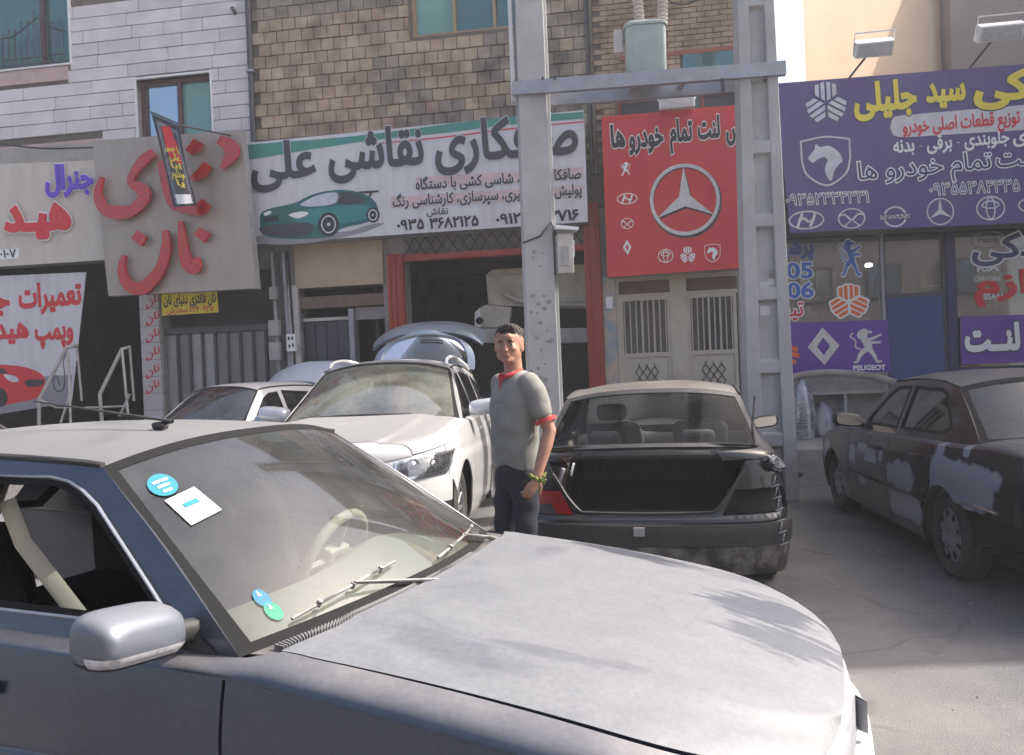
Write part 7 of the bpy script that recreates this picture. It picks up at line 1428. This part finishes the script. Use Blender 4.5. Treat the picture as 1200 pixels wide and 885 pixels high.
for v in shirt.data.vertices:    # folds of the knit
    z = v.co.z; w_ = 1 if z < 1.32 else .35; v.co.x += w_ * (.0045 * math.sin(z * 26 + v.co.y * 18 + 2 * math.sin(z * 11)) + .0015 * math.sin(z * 61 - v.co.y * 30)); v.co.y += w_ * .004 * math.sin(z * 24 + v.co.x * 26 + 1.5 * math.sin(z * 17)); v.co.z += (.018 * math.sin(v.co.y * 22 + 1) if z < .97 else 0)
for s_, e_ in ((ls, lel), (rs, rel)):
    c = s_.lerp(e_, .60); d = (e_ - s_).normalized(); c = c + d * .048; Mb().tube([c - d * .006, c + d * .016], [.0648, .0648], 20, False).build('sleeve_cuff', m_rc, man, 60)
Mb().tube([(.028 + .062 * math.cos(a), .066 * math.sin(a), 1.487 - .020 * math.cos(a)) for a in np.linspace(.35, 2 * math.pi - .35, 24)], .011, 8, flat=1.5).build('collar', m_rc, man, 60)
Mb().tube([(.082, .030, 1.480), (.098, .016, 1.455), (.104, .006, 1.43)], [.010, .008, .003], 8).build('collar_flap', m_rc, man, 60); Mb().tube([(.082, -.030, 1.480), (.098, -.014, 1.455), (.108, -.002, 1.39)], [.009, .007, .003], 8).build('collar_flap', m_rc, man, 60)
def hips(b): ell(b, (0, 0, .90), (.120, .152, .13))
tr_ = remesh('trousers', [([(.0, .075, .88), (.012, .082, .70), (.025, .085, .50), (.0, .09, .30), (-.01, .095, .09)], [.096, .082, .066, .060, .060]), ([(.0, -.080, .88), (.03, -.092, .70), (.045, -.10, .50), (.02, -.105, .30), (.0, -.11, .09)], [.096, .082, .066, .060, .060])], m_trs, man, .010, 4, hips)
for v in tr_.data.vertices: v.co.x += .007 * math.sin(v.co.z * 31 + v.co.y * 16 + 2 * math.sin(v.co.z * 9)); v.co.y += .004 * math.sin(v.co.z * 44 + v.co.x * 20)
for s in (1, -1): o = rbox('shoe', (.045, s * .12, .045), (.27, .095, .09), .035, m_blk, man)
# hair cap
def hairx(b):
    c = Vector((hx, 0, hz)); t = lambda x, y, z: c + HM @ Vector((x, y, z)); ell(b, t(-.028, 0, .060), (.093, .080, .078)); ell(b, t(-.045, 0, .015), (.078, .0775, .075)); ell(b, t(.030, 0, .098), (.060, .055, .036)); ell(b, t(.055, .012, .112), (.035, .042, .022))
    for s in (-1, 1): ell(b, t(-.012, s * .066, .030), (.020, .014, .040))
hair = remesh('hair', [], m_hair, man, .007, 1, hairx)
for v in hair.data.vertices: n_ = v.normal; v.co += n_ * (.004 * math.sin(v.co.x * 260 + v.co.y * 90) * math.sin(v.co.y * 310 + v.co.z * 120))
c = Vector((hx, 0, hz)); t = lambda x, y, z: c + HM @ Vector((x, y, z)); m_eye = M('eye_white', (.55, .52, .48), .25, var=.02); m_iris = M('iris', (.02, .012, .008), .2); m_lip = M('lip', (.34, .14, .11), .5, var=.08)
for s in (-1, 1):
    b = Mb(); ell(b, t(.0755, s * .0315, .006), (.013, .015, .0075)); ey = b.build('eye', m_eye, man, 80); b = Mb(); ell(b, t(.0865, s * .0315, .006), (.004, .0062, .0062)); b.build('iris', m_iris, ey, 80)
    Mb().tube([t(.092, s * .014, .026), t(.094, s * .032, .031), t(.080, s * .052, .024)], [.004, .0052, .003], 6).build('eyebrow', m_hair, man, 60)
Mb().tube([t(.084, -.022, -.057), t(.0945, 0, -.054), t(.084, .022, -.057)], [.003, .0062, .003], 7).build('lips', m_lip, man, 60); Mb().tube([t(.082, -.018, -.063), t(.0925, 0, -.0645), t(.082, .018, -.063)], [.003, .0058, .003], 7).build('lips', m_lip, man, 60)
# green leafy cloth in the hand
gb = Mb()
for i in range(9): a = i * .7; p = lwr + Vector((.035 * math.cos(a), .03 * math.sin(a), -.005 - .012 * (i % 4))); gb.tube([p, p + Vector((.02 * math.cos(a), .02 * math.sin(a), .02))], [.016, .006], 6)
gr_ = gb.build('wrist_rag', M('olive_rag', (.16, .18, .04), .8, var=.4, scale=30), man, 50)
# ------------------------------------------------------------------ grit and litter on the street
b = Mb(); rg = random.Random(3)
for k in range(300):
    x, y = rg.uniform(1.2, 6.5), rg.uniform(3.2, 9.2); r_ = rg.choice((.004, .006, .008, .010)) * rg.uniform(.7, 1.3); z = gz(x, y)
    V = [(x + r_ * math.cos(a) * rg.uniform(.7, 1.2), y + r_ * math.sin(a) * rg.uniform(.7, 1.2), z) for a in (0, 1.57, 3.14, 4.71)] + [(x + r_ * .2, y, z + r_ * .9)]
    b.add(V, [(0, 1, 4), (1, 2, 4), (2, 3, 4), (3, 0, 4)])
tag(b.build('gravel', M('street_grit', (.24, .23, .21), .9, var=.4, scale=30)), kind='stuff')
# ------------------------------------------------------------------ thin haze volume, added as a pale veil that lifts the darks
hz_ = bpy.data.materials.new('veil_haze'); hz_.use_nodes = True; _hn = hz_.node_tree.nodes; _hn.remove(_hn['Principled BSDF']); _hv = _hn.new('ShaderNodeVolumePrincipled'); _hv.inputs['Color'].default_value = (.93, .93, .96, 1); _hv.inputs['Density'].default_value = .0033; _hv.inputs['Anisotropy'].default_value = .3
hz_.node_tree.links.new(_hv.outputs[0], _hn['Material Output'].inputs['Volume'])
tag(Mb().box(-420, 420, -420, 420, -1.2, 14).build('haze', hz_), kind='stuff')
# ------------------------------------------------------------------ put every thing's origin at its base
bpy.context.view_layer.update()
for r in [o for o in SC.objects if o.parent is None and o.type == 'EMPTY' and o.location.length < 1e-6 and o.children]:
    pts = [c.matrix_world @ Vector(b) for c in r.children_recursive if c.type == 'MESH' for b in c.bound_box]
    if not pts: continue
    base = Vector(((min(p.x for p in pts) + max(p.x for p in pts)) / 2, (min(p.y for p in pts) + max(p.y for p in pts)) / 2, min(p.z for p in pts)))
    r.location = base
    for c in r.children: c.location = c.location - base
